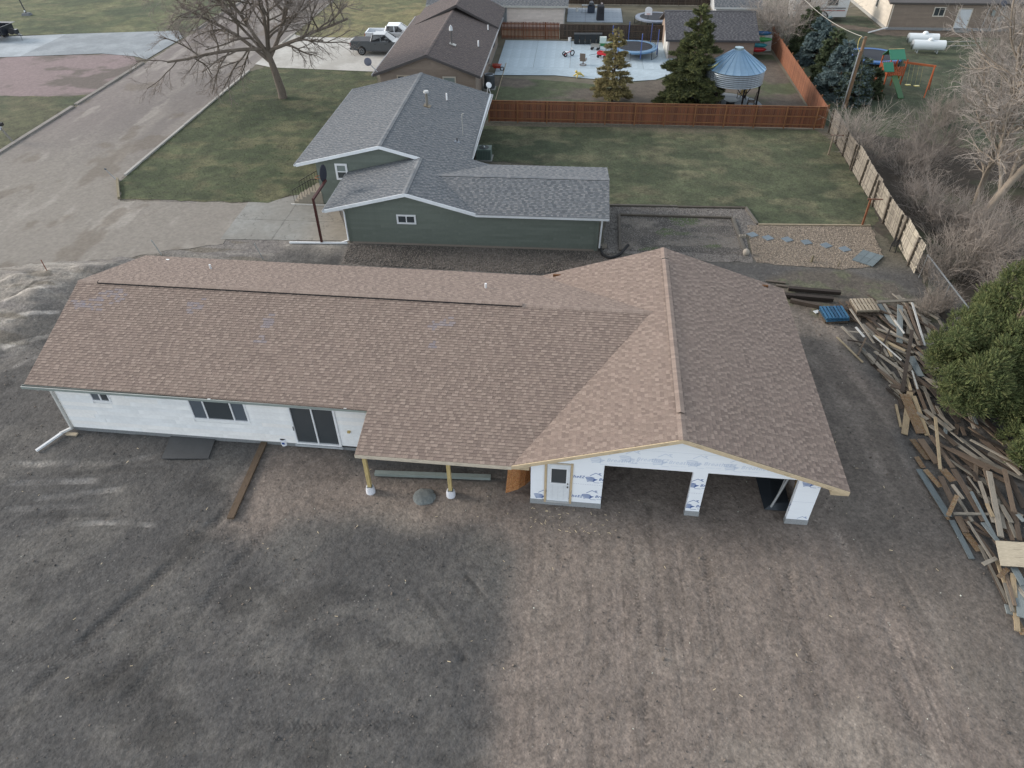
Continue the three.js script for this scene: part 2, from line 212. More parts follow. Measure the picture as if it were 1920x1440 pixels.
{
  const d = new Uint8Array(TW * TH * 4);
  for (let j = 0; j < TH; j++) for (let i = 0; i < TW; i++) {
    const x = YARD.x0 + (i + 0.5) * MPP, z = YARD.z0 + (j + 0.5) * MPP; let c = soil(x, z); const k = 1 + 1.15 * trackC[j * TW + i]; c = mul3(c, k);
    const q = PERM[(i * 197 + j * 7919) & 65535]; if (q > 0.9996) c = [150, 146, 140]; else if (q > 0.998) c = mul3(c, 1.35); else if (q < 0.004) c = mul3(c, 0.7);
    const o = ((TH - 1 - j) * TW + i) * 4; d[o] = clamp(c[0], 0, 255); d[o + 1] = clamp(c[1], 0, 255); d[o + 2] = clamp(c[2], 0, 255); d[o + 3] = 255;
  }
  const t = new THREE.DataTexture(d, TW, TH); t.colorSpace = THREE.SRGBColorSpace; t.magFilter = t.minFilter = THREE.LinearFilter; t.needsUpdate = true;
  const clod = tex(512, 512, (u, v, x, y) => { const b = 255 * (0.5 * tn(u, v, 24) + 0.3 * tn(u, v, 60) + 0.2 * tn(u, v, 128)); return [b, b, b]; }, false); clod.repeat.set(YARD.x1 - YARD.x0 >> 2, YARD.z1 - YARD.z0 >> 2);
  // relief: clods, ruts and low heaps, flat towards the neighbours
  const nx = 560, nz = 440, pos = [], uv = [], idx = [];
  for (let j = 0; j <= nz; j++) for (let i = 0; i <= nx; i++) {
    const x = mixn(YARD.x0, YARD.x1, i / nx), z = mixn(YARD.z0, YARD.z1, j / nz);
    const free = sstep(-39, -33, z) * sstep(0, 2, Math.min(x - YARD.x0, YARD.x1 - x, YARD.z1 - z));
    const ti = Math.min(TW - 1, Math.floor((x - YARD.x0) / MPP)), tj = Math.min(TH - 1, Math.floor((z - YARD.z0) / MPP));
    let h = 0.09 * (fbm(x * 0.5, z * 0.5, 4) - 0.5) + 0.045 * (fbm(x * 2.6, z * 2.6, 3) - 0.5) + trackH[tj * TW + ti] * 1.1;
    const m = polySD(moundP, x, z); if (m > -1) h += 0.5 * sstep(-1, 1.6, m) * (0.5 + fbm(x * 0.6, z * 1.2, 3));
    pos.push(x, -0.004 - 0.026 * free + h * free, z); uv.push(i / nx, 1 - j / nz);
  }
  for (let j = 0; j < nz; j++) for (let i = 0; i < nx; i++) { const a = j * (nx + 1) + i, b = a + 1, c = a + nx + 1, e = c + 1; idx.push(a, c, b, b, c, e); }
  const g = new THREE.BufferGeometry(); g.setAttribute('position', new THREE.Float32BufferAttribute(pos, 3)); g.setAttribute('uv', new THREE.Float32BufferAttribute(uv, 2)); g.setIndex(idx); g.computeVertexNormals();
  const m = sh(new THREE.Mesh(g, new THREE.MeshStandardMaterial({ map: t, roughness: 1, bumpMap: clod, bumpScale: 0.03 }))); m.name = 'soil_yard'; scene.add(m); tag(m, 'bare soil of the building plot, dark grey and brown with tyre tracks', 'ground', null, 'structure');
}
// far ground
{
  const t = tex(512, 512, (u, v, x, y) => { const a = tn(u, v, 6), b = tn(u, v, 30), c = PERM[(x * 31 + y * 577) & 65535]; return mul3(mix3([92, 90, 76], [112, 106, 94], a), 0.84 + 0.2 * b + 0.12 * c); }); t.repeat.set(1 / 24, 1 / 24);
  const m = sh(new THREE.Mesh((() => { const s = new THREE.Shape([[-700, -700], [700, -700], [700, 700], [-700, 700]].map((p) => new THREE.Vector2(...p))); s.holes.push(new THREE.Path([[YARD.x0 + 0.5, -YARD.z1 - 199.5], [YARD.x1 - 0.5, -YARD.z1 - 199.5], [YARD.x1 - 0.5, -YARD.z0 - 200.5], [YARD.x0 + 0.5, -YARD.z0 - 200.5]].map((p) => new THREE.Vector2(...p)))); return new THREE.ShapeGeometry(s); })(), new THREE.MeshStandardMaterial({ map: t, roughness: 1 }))); m.rotation.x = -Math.PI / 2; m.position.set(0, -0.009, -200); m.name = 'ground'; scene.add(m); tag(m, 'dry ground stretching out beyond the yards', 'ground', null, 'structure');
}
// a flat sheet with a ragged outline (points in world metres) and a texture of its own
function sheet(name, label, category, P, y, fn, o = {}) {
  const { jag = 0.06, step = 0.25, res = 20, kind = 'structure', rough = 1, bump = 0, thick = 0 } = o, Q = [];
  for (let k = 0; k < P.length; k++) { const a = P[k], b = P[(k + 1) % P.length], L = Math.hypot(b[0] - a[0], b[1] - a[1]), n = Math.max(1, Math.min(400, Math.round(L / step))); for (let s = 0; s < n; s++) { const t = s / n, x = mixn(a[0], b[0], t), z = mixn(a[1], b[1], t), w = jag ? jag * 2 * (fbm(x * 1.7 + 9, z * 1.7, 3) - 0.5) * 2 : 0, nx = (b[1] - a[1]) / L, nz = -(b[0] - a[0]) / L; Q.push(new THREE.Vector2(x + nx * w, -(z + nz * w))); } }
  const s = new THREE.Shape(Q), g = thick ? new THREE.ExtrudeGeometry(s, { depth: thick, bevelEnabled: false, steps: 1 }) : new THREE.ShapeGeometry(s);
  let x0 = 1e9, x1 = -1e9, z0 = 1e9, z1 = -1e9; for (const q of Q) { x0 = Math.min(x0, q.x); x1 = Math.max(x1, q.x); z0 = Math.min(z0, -q.y); z1 = Math.max(z1, -q.y); }
  const sc = Math.min(res, 1500 / (x1 - x0), 1500 / (z1 - z0)), W = Math.ceil((x1 - x0) * sc), Hh = Math.ceil((z1 - z0) * sc), p = g.attributes.position, uv = new Float32Array(p.count * 2);
  for (let k = 0; k < p.count; k++) { uv[k * 2] = (p.getX(k) - x0) / (x1 - x0); uv[k * 2 + 1] = (p.getY(k) + z1) / (z1 - z0); }
  g.setAttribute('uv', new THREE.BufferAttribute(uv, 2));
  const t = tex(W, Hh, (u, v) => fn(mixn(x0, x1, u), mixn(z1, z0, v)), true, false);
  const mt = new THREE.MeshStandardMaterial({ map: t, roughness: rough }); if (bump) { mt.bumpMap = t; mt.bumpScale = bump; }
  const m = sh(new THREE.Mesh(g, mt)); m.rotation.x = -Math.PI / 2; m.position.y = y - thick; m.name = uname(name); scene.add(m); return tag(m, label, category, null, kind);
}
const LP = (a) => a.map(([x, z]) => { const w = fromL(x, z); return [w.x, w.z]; });
// --- road
const ROADC = (x, z) => { const l = toL(V3(x, 0, z)); let c = mix3([114, 109, 106], [128, 123, 118], sstep(0.35, 0.7, fbm(l.x * 0.7, l.z * 0.12, 4))); c = mix3(c, [122, 113, 111], 0.4 * sstep(-36, -42, l.x) * sstep(-45, -60, l.z)); c = mix3(c, TAN, sstep(-60, -44, l.z)); c = mix3(c, [156, 151, 144], 0.55 * sstep(0.6, 0.74, fbm(l.x * 0.9 + 5, l.z * 0.22, 4))); c = mix3(c, [104, 96, 86], 0.5 * sstep(0.64, 0.74, fbm(l.x * 0.5 + 35, l.z * 0.3, 4))); return mul3(c, 0.86 + 0.16 * fbm(x * 6, z * 6, 3) + 0.12 * vn(x * 30, z * 30)); };
sheet('road', 'worn village road with a dusty gravelled surface', 'road', [...LP([[-44.0, -180], [-44.0, -30]]), ...PX([[-40, 585], [40, 540], [150, 502], [290, 474], [418, 457], [455, 420], [505, 382], [226, 377]]), ...LP([[-32.4, -46.8], [-32.4, -180]])], 0.006, ROADC, { jag: 0.12 });
// --- lawns
function grassC(a, b, dry, seed, amt = 0.5) { return (x, z) => { const n1 = fbm(x * 0.28 + seed, z * 0.28, 4), n2 = fbm(x * 1.6, z * 1.6 + seed, 3), n3 = vn(x * 13, z * 13); let c = mix3(a, b, sstep(0.3, 0.7, n1)); c = mix3(c, dry, amt * sstep(0.45, 0.72, fbm(x * 0.55 + seed * 3, z * 0.8, 4))); return mul3(c, 0.62 + 0.42 * n2 + 0.34 * n3); }; }
const GA = [58, 67, 45], GB = [73, 80, 56], GD = [122, 117, 90];
const frontLawnP = [...PX([[227, 373], [224, 342]]), ...LP([[-32.2, -47.5], [-32.2, -71.9]]), ...PX([[505, 124], [700, 119], [712, 170], [668, 190], [600, 300], [612, 372], [545, 366], [520, 375], [500, 381]])];
const backLawnP = PX([[900, 236], [1528, 244], [1560, 265], [1605, 330], [1650, 415], [1635, 424], [1422, 420], [1398, 388], [1142, 384], [1138, 320], [900, 300]]);
sheet('front_lawn', 'mown lawn between the road and the grey roofed house', 'lawn', frontLawnP, 0.018, grassC(GA, GB, [104, 99, 74], 3, 0.6), { jag: 0.1 });
sheet('back_lawn', 'mown back lawn between the brown fence and the gravel bed', 'lawn', backLawnP, 0.018, (x, z) => { let c = grassC([58, 66, 48], [73, 79, 59], [106, 101, 80], 14, 0.6)(x, z); const l = toL(V3(x, 0, z)); const k = sstep(-57.2, -58.6, l.z + 1.2 * (fbm(x * 0.7, 3, 3) - 0.5)) * sstep(2, 6, l.x) * sstep(14, 11, l.x); return mix3(c, [112, 103, 90], 0.75 * k * (0.5 + 0.7 * vn(x * 9, z * 9))); }, { jag: 0.1 });
sheet('yard_grass', 'patchy worn grass and soil in the fenced yard', 'lawn', LP([[-7.9, -60], [20, -60], [20, -82], [18.4, -82], [18.3, -78.5], [9, -73], [6, -70.5], [3, -69.5], [-1, -70.5], [-7.9, -71.5]]), 0.01, (x, z) => { let c = mix3([98, 90, 82], [86, 80, 72], fbm(x * 0.7, z * 0.7, 4)); c = mix3(c, [72, 82, 56], 0.85 * sstep(0.48, 0.62, fbm(x * 0.22 + 50, z * 0.3 + 7, 4))); return mul3(c, 0.74 + 0.3 * fbm(x * 2, z * 2, 3) + 0.2 * vn(x * 13, z * 13)); }, { jag: 0.05 });
sheet('verge_lawn', 'dry yellowish lawn beyond the parked pickup trucks', 'lawn', LP([[-32.2, -85], [-17.2, -83.6], [-17, -84.2], [-17.5, -180], [-32.2, -180]]), 0.03, grassC([82, 87, 60], [104, 102, 71], [124, 116, 84], 9, 0.7), { jag: 0.1, res: 9 });
sheet('opposite_lawn', 'lawn across the road above the concrete drive', 'lawn', [...PX([[0, 68], [335, 58]]), ...LP([[-44.6, -86], [-44.6, -180], [-140, -180], [-140, -86]])], 0.03, grassC([64, 74, 52], [86, 91, 63], [110, 106, 80], 21, 0.5), { jag: 0.12, res: 8 });
sheet('corner_lawn', 'small lawn across the road beside the mailbox', 'lawn', [...PX([[-300, 190], [0, 180], [100, 182], [175, 178]]), ...LP([[-44.6, -61], [-44.6, -36], [-75, -36]])], 0.03, grassC([62, 70, 50], [80, 82, 60], [100, 94, 74], 31, 0.5), { jag: 0.15 });
sheet('red_gravel', 'pinkish gravel parking patch across the road', 'gravel', PX([[-260, 110], [0, 108], [190, 102], [250, 104], [262, 116], [222, 146], [178, 178], [100, 184], [0, 182], [-300, 192]]), 0.016, (x, z) => { let c = mix3([136, 120, 121], [126, 113, 112], fbm(x * 0.4, z * 0.4, 4)); const l = toL(V3(x, 0, z)); c = mix3(c, [92, 86, 80], 0.8 * sstep(0.42, 0.62, fbm(x * 0.35 + 4, z * 0.5, 4) + 0.25 * sstep(-52, -47, l.x) - 0.16)); return mul3(c, 0.84 + 0.16 * fbm(x * 5, z * 5, 3) + 0.14 * vn(x * 28, z * 28)); }, { jag: 0.15 });
sheet('side_lawn', 'dull green lawn around the playset and the gas tanks', 'lawn', LP([[20.6, -60], [20.6, -97], [34, -97], [34, -90.6], [75, -90.2], [75, -60], [30, -56]]), 0.02, grassC([54, 64, 47], [70, 77, 57], [94, 92, 75], 41, 0.5), { jag: 0.15, res: 14 });
sheet('house_bed', 'bare soil strip along the tan house', 'soil bed', LP([[26.5, -95], [34, -91], [75, -89], [75, -87], [33.5, -88.3], [28.5, -92.5]]), 0.035, (x, z) => mul3([96, 86, 76], 0.75 + 0.3 * fbm(x * 2, z * 2, 3) + 0.2 * vn(x * 11, z * 11)), { jag: 0.2, res: 12 });
sheet('thicket_floor', 'leaf litter and dark soil below the bare thicket', 'ground', [...PX([[1640, 430], [1560, 250], [1600, 215], [1690, 205], [1800, 190]]), ...LP([[48, -62], [48, -14], [22, -14], [19.9, -31], [19.9, -38]])], 0.014, (x, z) => { let c = mix3([78, 70, 62], [58, 54, 48], fbm(x * 0.6, z * 0.6, 4)); c = mix3(c, [66, 74, 54], 0.6 * sstep(0.52, 0.66, fbm(x * 0.4 + 3, z * 0.4, 4))); return mul3(c, 0.7 + 0.35 * fbm(x * 3, z * 3, 3) + 0.25 * vn(x * 15, z * 15)); }, { jag: 0.2, res: 16 });
// --- concrete
const concC = (a, b, seed) => (x, z) => mul3(mix3(a, b, sstep(0.3, 0.7, fbm(x * 0.6 + seed, z * 0.6, 4))), 0.9 + 0.1 * fbm(x * 5, z * 5 + seed, 3) + 0.06 * vn(x * 30, z * 30));
function slabs(name, label, x0, x1, z0, z1, nx, nz, y, a, b, seed) { // cast panels with joints
  const t = thing(name, label, 'concrete paving', fromL((x0 + x1) / 2, (z0 + z1) / 2), YAW); t.userData.kind = 'structure'; const w = (x1 - x0) / nx, d = (z1 - z0) / nz, cm = mat({ map: tex(256, 256, (u, v) => concC(a, b, seed)(u * 4, v * 4)), vertexColors: true, roughness: 0.95 });
  for (let i = 0; i < nx; i++) for (let j = 0; j < nz; j++) new MB().box((i + 0.5) * w - (x1 - x0) / 2, y - 0.06, (j + 0.5) * d - (z1 - z0) / 2, w - 0.025, 0.12, d - 0.025, jit(WHITE, 0.06)).build('slab', cm, t);
  return t;
}
slabs('patio', 'pale concrete patio in the fenced yard', -7.9, 10.2, -84.3, -74.6, 5, 3, 0.05, [180, 196, 206], [170, 186, 196], 1);  // bluish grey: sky reflection put into the concrete colour
sheet('patio_apron', 'pale concrete apron sweeping towards the small spruce', 'concrete paving', LP([[-7.9, -74.6], [-7.9, -72], [-2, -72.2], [2, -71.2], [4.5, -70.6], [7.5, -71.4], [9, -73], [10.2, -70], [11.5, -68.5], [12.5, -70], [10.4, -74.6]]), 0.046, concC([178, 194, 204], [168, 184, 194], 4), { jag: 0, step: 3 });  // same sky blue put into the apron's concrete colour
sheet('truck_drive', 'pale concrete drive under the two pickup trucks', 'concrete paving', LP([[-32.5, -74.2], [-30.5, -73.2], [-17.2, -72.2], [-17.2, -84.4], [-30.5, -84.4], [-32.5, -85.8]]), 0.045, concC([186, 185, 180], [170, 168, 162], 6), { jag: 0, step: 3 });
sheet('opposite_drive', 'blue grey concrete drive across the road with a wide mouth', 'concrete paving', [...PX([[-260, 76], [0, 70], [140, 64], [335, 58], [345, 70], [275, 112], [252, 106], [190, 101], [0, 108], [-260, 112]])], 0.04, (x, z) => { const l = toL(V3(x, 0, z)); const c = concC([148, 155, 160], [134, 141, 146], 9)(x, z); return l.x < -58.5 ? mul3(c, 1.14) : c; }, { jag: 0, step: 2 });
const slabP = PX([[413, 449], [466, 379], [503, 381], [530, 372], [556, 366], [606, 366], [632, 384], [657, 452]]);
sheet('parking_slab', 'cracked grey concrete pad beside the green sided house', 'concrete paving', slabP, 0.02, (x, z) => { let c = mix3([146, 147, 144], [134, 133, 128], sstep(0.3, 0.7, fbm(x * 0.4, z * 0.4, 4))); const l = toL(V3(x, 0, z)); c = mix3(c, [146, 136, 122], 0.7 * sstep(-17.5, -15, l.x) * (0.6 + 0.5 * fbm(x, z, 3))); const cr = Math.abs(fbm(x * 0.5 + 12, z * 0.5 + 4, 4) - 0.5); if (cr < 0.0025) c = mul3(c, 0.78); if (Math.abs(((l.z + 41.1) % 60)) < 0.03 || Math.abs(l.x + 18.4) < 0.03) c = mul3(c, 0.8); return mul3(c, 0.88 + 0.14 * fbm(x * 5, z * 5, 3) + 0.06 * vn(x * 30, z * 30)); }, { jag: 0.02 });
// --- gravel beds by the lawn
const gravC = (a, b) => (x, z) => mul3(mix3(a, b, fbm(x * 0.6, z * 0.6, 4)), 0.66 + 0.4 * vn(x * 22, z * 22) + 0.2 * vn(x * 44, z * 44));
const bedA = PX([[1140, 388], [1398, 391], [1421, 421], [1398, 440], [1410, 492], [1330, 490], [1230, 478], [1130, 474]]), bedB = PX([[1400, 423], [1632, 423], [1655, 480], [1640, 500], [1580, 505], [1420, 492], [1408, 470]]);
sheet('gravel_walk', 'grey gravel surround of the garden plot', 'gravel', bedA, 0.012, gravC([128, 123, 119], [112, 108, 104]), { jag: 0.08, res: 36 });
sheet('gravel_bed', 'tan gravel bed with stepping stones', 'gravel', bedB, 0.016, gravC([138, 127, 114], [124, 114, 104]), { jag: 0.1, res: 36 });
const plotP = PX([[1165, 404], [1372, 409], [1396, 478], [1200, 470], [1163, 470]]);
sheet('garden_plot', 'bare garden plot edged with timbers', 'soil bed', plotP, 0.03, (x, z) => { let c = mix3([92, 87, 82], [76, 73, 70], sstep(0.35, 0.65, fbm(x * 0.8, z * 0.8, 4))); c = mix3(c, [124, 117, 109], 0.8 * sstep(0.58, 0.72, fbm(x * 0.6 + 8, z * 1.1, 4))); c = mix3(c, [74, 88, 54], 0.8 * sstep(0.56, 0.66, fbm(x * 0.5 + 31, z * 0.7 + 4, 4))); return mul3(c, 0.76 + 0.24 * fbm(x * 3, z * 3, 3) + 0.2 * vn(x * 16, z * 16)); }, { jag: 0.04 });
// --- kerbs
function kerb(name, label, pts, w, h, colr, group) { const t = thing(name, label, 'kerb', V3(0, 0, 0), 0, group); t.userData.kind = 'structure'; const c = new THREE.CatmullRomCurve3(pts.map(([x, z]) => V3(x, 0, z)), false, 'catmullrom', 0.1), n = Math.max(1, Math.round(c.getLength() / 2.4)); for (let k = 0; k < n; k++) { const a = c.getPointAt(k / n), b = c.getPointAt((k + 0.985) / n); a.y = b.y = h / 2 - 0.04 + rr(-0.01, 0.01); new MB().bar(a, b, w, h, jit(colr, 0.1)).build('kerb_stone', M.concrete, t); } return t; }
const KC = lin(150, 146, 140);
kerb('kerb', 'concrete kerb along the front lawn of the grey roofed house', LP([[-32.3, -47.2], [-32.3, -55], [-32.3, -63], [-32.3, -72]]), 0.2, 0.16, lin(188, 186, 180)); kerb('kerb', 'kerb between the road and the lawn with the mailbox', LP([[-44.25, -38], [-44.25, -50], [-44.25, -61]]), 0.35, 0.16, KC); kerb('kerb', 'kerb at the pinkish gravel patch', LP([[-44.25, -61.5], [-44.25, -74]]), 0.35, 0.16, KC);
kerb('kerb', 'kerb along the lawn across the road past the concrete drive', LP([[-44.25, -86.5], [-44.25, -150]]), 0.35, 0.16, KC); kerb('kerb', 'kerb along the dry lawn beyond the trucks', LP([[-32.2, -82], [-32.2, -150]]), 0.2, 0.14, KC);
// --- loose stones, wood chips and gravel (uncountable)
function scatter(name, label, geo, material, n, place, tint, parent) {
  const im = new THREE.InstancedMesh(geo, material, n), q = new THREE.Quaternion(), e = new THREE.Euler(), m = new THREE.Matrix4(), c = new THREE.Color(); let k = 0;
  for (let tries = 0; k < n && tries < n * 12; tries++) { const p = place(); if (!p) continue; e.set(p.rx ?? 0, p.ry ?? R() * 6.283, p.rz ?? 0, p.order || 'YXZ'); q.setFromEuler(e); m.compose(p.pos, q, p.s); im.setMatrixAt(k, m); const t = tint(); im.setColorAt(k, c.setRGB(t[0], t[1], t[2])); k++; }
  im.count = k; im.name = parent ? name : uname(name); sh(im); (parent || scene).add(im); im.userData.kind = 'stuff'; if (!parent) tag(im, label, name.split('_').pop(), null, 'stuff'); return im;
}
const pebbleG = new THREE.IcosahedronGeometry(1, 0); { const p = pebbleG.attributes.position; for (let k = 0; k < p.count; k++) { const f = 0.75 + 0.4 * PERM[(Math.round(p.getX(k) * 9 + 20) * 7 + Math.round(p.getY(k) * 9 + 20) * 131 + Math.round(p.getZ(k) * 9 + 20) * 977) & 65535]; p.setXYZ(k, p.getX(k) * f, p.getY(k) * f * 0.7, p.getZ(k) * f); } pebbleG.computeVertexNormals(); }
const inPoly = (P, bb) => { const x = rr(bb[0], bb[1]), z = rr(bb[2], bb[3]); return polySD(P, x, z) > 0.03 ? V3(x, 0, z) : null; }, bbox = (P) => [Math.min(...P.map((p) => p[0])), Math.max(...P.map((p) => p[0])), Math.min(...P.map((p) => p[1])), Math.max(...P.map((p) => p[1]))];
const stoneM = mat({ vertexColors: false, roughness: 0.95 });
for (const [P, n, c, lb] of [[bedA, 9000, [120, 116, 112], 'grey pebbles spread round the garden plot'], [bedB, 12000, [136, 126, 114], 'tan pebbles spread round the stepping stones'], [gravelStripP, 7000, [112, 106, 100], 'pebbles along the foot of the green sided wall']]) { const bb = bbox(P); scatter('gravel', lb, pebbleG, stoneM, n, () => { const p = inPoly(P, bb); if (!p) return null; const s = rr(0.02, 0.045); p.y = 0.02; return { pos: p, s: V3(s, s, s), rx: R() * 3 }; }, () => jit(lin(...c), 0.5)); }
scatter('loose_stones', 'small stones and clods scattered over the soil', pebbleG, stoneM, 1500, () => { const x = rr(-30, 17), z = rr(-36, -7); if (polySD(brownP, x, z) < -1 && R() < 0.72) return null; const s = rr(0.008, 0.026) * (R() < 0.05 ? 1.7 : 1); return { pos: V3(x, 0.0, z), s: V3(s, s, s), rx: R() * 3 }; }, () => R() < 0.1 ? jit(lin(178, 180, 170), 0.2) : jit(lin(106, 100, 95), 0.35));
const chipG = new THREE.BoxGeometry(1, 0.1, 0.22);
scatter('soil_clods', 'dark clods of soil lying all over the plot', pebbleG, stoneM, 3500, () => { const x = rr(-30, 18), z = rr(-36, -7); if (vn(x * 0.8, z * 0.8) < 0.4) return null; const s = rr(0.015, 0.04) * (R() < 0.05 ? 1.7 : 1); return { pos: V3(x, -0.015, z), s: V3(s, s * 0.7, s), rx: R() * 3 }; }, () => { const b = R() < 0.5; return jit(b ? lin(108, 99, 91) : lin(84, 81, 78), 0.25); });
scatter('wood_chips', 'pale wood offcuts and straw scraps lying on the soil', chipG, stoneM, 170, () => { const near = R() < 0.4, x = near ? rr(-1.5, 2) : rr(-22, 14), z = near ? rr(-18.4, -17.2) : rr(-24, -8), s = rr(0.04, 0.12); return { pos: V3(x, 0.02, z), s: V3(s, s, s * 0.7) }; }, () => jit(lin(196, 180, 150), 0.25));
// grass tufts
const tuftG = (() => { const b = new MB(), q = mulberry(3); for (let k = 0; k < 5; k++) { const a = q() * 6.28, l = 0.5 + q() * 0.5, o = V3((q() - 0.5) * 1.2, 0, (q() - 0.5) * 1.2), t = o.clone().add(V3(Math.cos(a) * 0.6, l, Math.sin(a) * 0.6)), s = V3(-Math.sin(a) * 0.13, 0, Math.cos(a) * 0.13); const n = s.clone().cross(t.clone().sub(o)).normalize(), i = b.v(o.x - s.x, 0, o.z - s.z, n.x, n.y, n.z, 0, 0, WHITE); b.v(o.x + s.x, 0, o.z + s.z, n.x, n.y, n.z, 0, 0, WHITE); b.v(t.x, t.y, t.z, n.x, n.y, n.z, 0, 0, WHITE); b.i.push(i, i + 1, i + 2); } return b.geometry(); })();
const bladeM = mat({ vertexColors: false, side: THREE.DoubleSide, roughness: 1 });
for (const [P, n, lb] of [[frontLawnP, 14000, 'short grass of the lawn beside the road'], [backLawnP, 14000, 'short grass of the lawn behind the brown roofed garage']]) { const bb = bbox(P); scatter('grass', lb, tuftG, bladeM, n, () => { const p = inPoly(P, bb); if (!p) return null; const s = rr(0.025, 0.05); p.y = 0.017; return { pos: p, s: V3(s * 1.3, s * 0.8, s * 1.3) }; }, () => R() < 0.35 ? jit(lin(94, 94, 68), 0.2) : jit(lin(66, 78, 50), 0.25)); }
// ---------------------------------------------------------------- roofs, siding, windows
const camPos = V3(0, CAM_H, 0);
// one roof slope laid with laminated shingles. A: eave corner, U: along the eave, Vv: up the slope (unit vectors), len: slope length, uL/uR: bounds at distance v up the slope
function slope(A, U, Vv, len, uL, uR, pal, o = {}) {
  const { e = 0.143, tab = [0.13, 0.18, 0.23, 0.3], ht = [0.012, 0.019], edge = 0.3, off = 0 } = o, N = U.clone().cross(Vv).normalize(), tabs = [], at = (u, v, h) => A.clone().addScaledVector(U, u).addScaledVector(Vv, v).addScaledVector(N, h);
  const n = Math.ceil(len / e);
  for (let k = 0; k < n; k++) {
    const v0 = k * e - (k ? 0 : 0.02), v1 = Math.min(len, (k + 1) * e + 0.01), a0 = uL(v0), b0 = uR(v0), a1 = uL(v1), b1 = uR(v1), lo = Math.min(a0, a1), hi = Math.max(b0, b1); let u = lo - R() * 0.3, hiTab = R() < 0.5;
    while (u < hi) {
      const w = pick(tab) * (hiTab ? 1 : 0.8), s = u, t = u + w; u = t; hiTab = !hiTab;
      const p0 = clamp(s, a0, b0), q0 = clamp(t, a0, b0), p1 = clamp(s, a1, b1), q1 = clamp(t, a1, b1); if (q0 - p0 < 0.004 && q1 - p1 < 0.004) continue;
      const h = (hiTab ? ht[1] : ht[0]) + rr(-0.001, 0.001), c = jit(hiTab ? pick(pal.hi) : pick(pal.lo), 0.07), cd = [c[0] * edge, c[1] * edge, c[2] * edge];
      tabs.push({ c, cd, P: [at(p0, v0, h), at(q0, v0, h), at(q1, v1, 0.001), at(p1, v1, 0.001), at(p0, v0, -0.004), at(q0, v0, -0.004)], uv: [s, v0, t, v0, t, v1, s, v1] });
    }
  }
  return tabs;
}
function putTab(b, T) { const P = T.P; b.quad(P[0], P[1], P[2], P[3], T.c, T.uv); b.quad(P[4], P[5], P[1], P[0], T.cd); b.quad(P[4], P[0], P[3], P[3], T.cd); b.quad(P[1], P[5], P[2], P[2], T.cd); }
function layShingles(parent, tabs, singles) {
  if (singles) { for (const t of tabs) t.d = t.P[0].distanceToSquared(camPos); tabs.sort((a, b) => a.d - b.d); for (const t of tabs.slice(0, singles)) { const b = new MB(); putTab(b, t); b.build('shingle', M.shingle, parent); } tabs = tabs.slice(singles); }
  const b = new MB(); for (const t of tabs) putTab(b, t); const m = b.build('shingle_field', M.shingle, parent); m.userData.kind = 'stuff'; return m;
}
const unit = (a, b) => b.clone().sub(a).normalize();
// a flat deck with thickness below a slope: polygon of 3D points (counter-clockwise seen from outside)
function deck(b, P, th, col) {
  const n = V3(0, 0, 0); P.forEach((p, i) => { const q = P[(i + 1) % P.length]; n.x += (p.y - q.y) * (p.z + q.z); n.y += (p.z - q.z) * (p.x + q.x); n.z += (p.x - q.x) * (p.y + q.y); }); n.normalize(); const lo = P.map((p) => p.clone().addScaledVector(n, -th)), k = P.length;
  const c2 = []; { const ux = P[1].clone().sub(P[0]).normalize(), uy = n.clone().cross(ux); for (const p of P) { const d = p.clone().sub(P[0]); c2.push(new THREE.Vector2(d.dot(ux), d.dot(uy))); } }
  for (const [a, q, c] of THREE.ShapeUtils.triangulateShape(c2, [])) { const D = (pts, r) => { const [x, y, z] = r ? [a, c, q] : [a, q, c]; const s = r ? -1 : 1; const i = b.v(pts[x].x, pts[x].y, pts[x].z, n.x * s, n.y * s, n.z * s, 0, 0, col); b.v(pts[y].x, pts[y].y, pts[y].z, n.x * s, n.y * s, n.z * s, 1, 0, col); b.v(pts[z].x, pts[z].y, pts[z].z, n.x * s, n.y * s, n.z * s, 1, 1, col); b.i.push(i, i + 1, i + 2); }; D(P, false); D(lo, true); }
  for (let i = 0; i < k; i++) { const j = (i + 1) % k; b.quad(lo[i], lo[j], P[j], P[i], col); }
  return b;
}
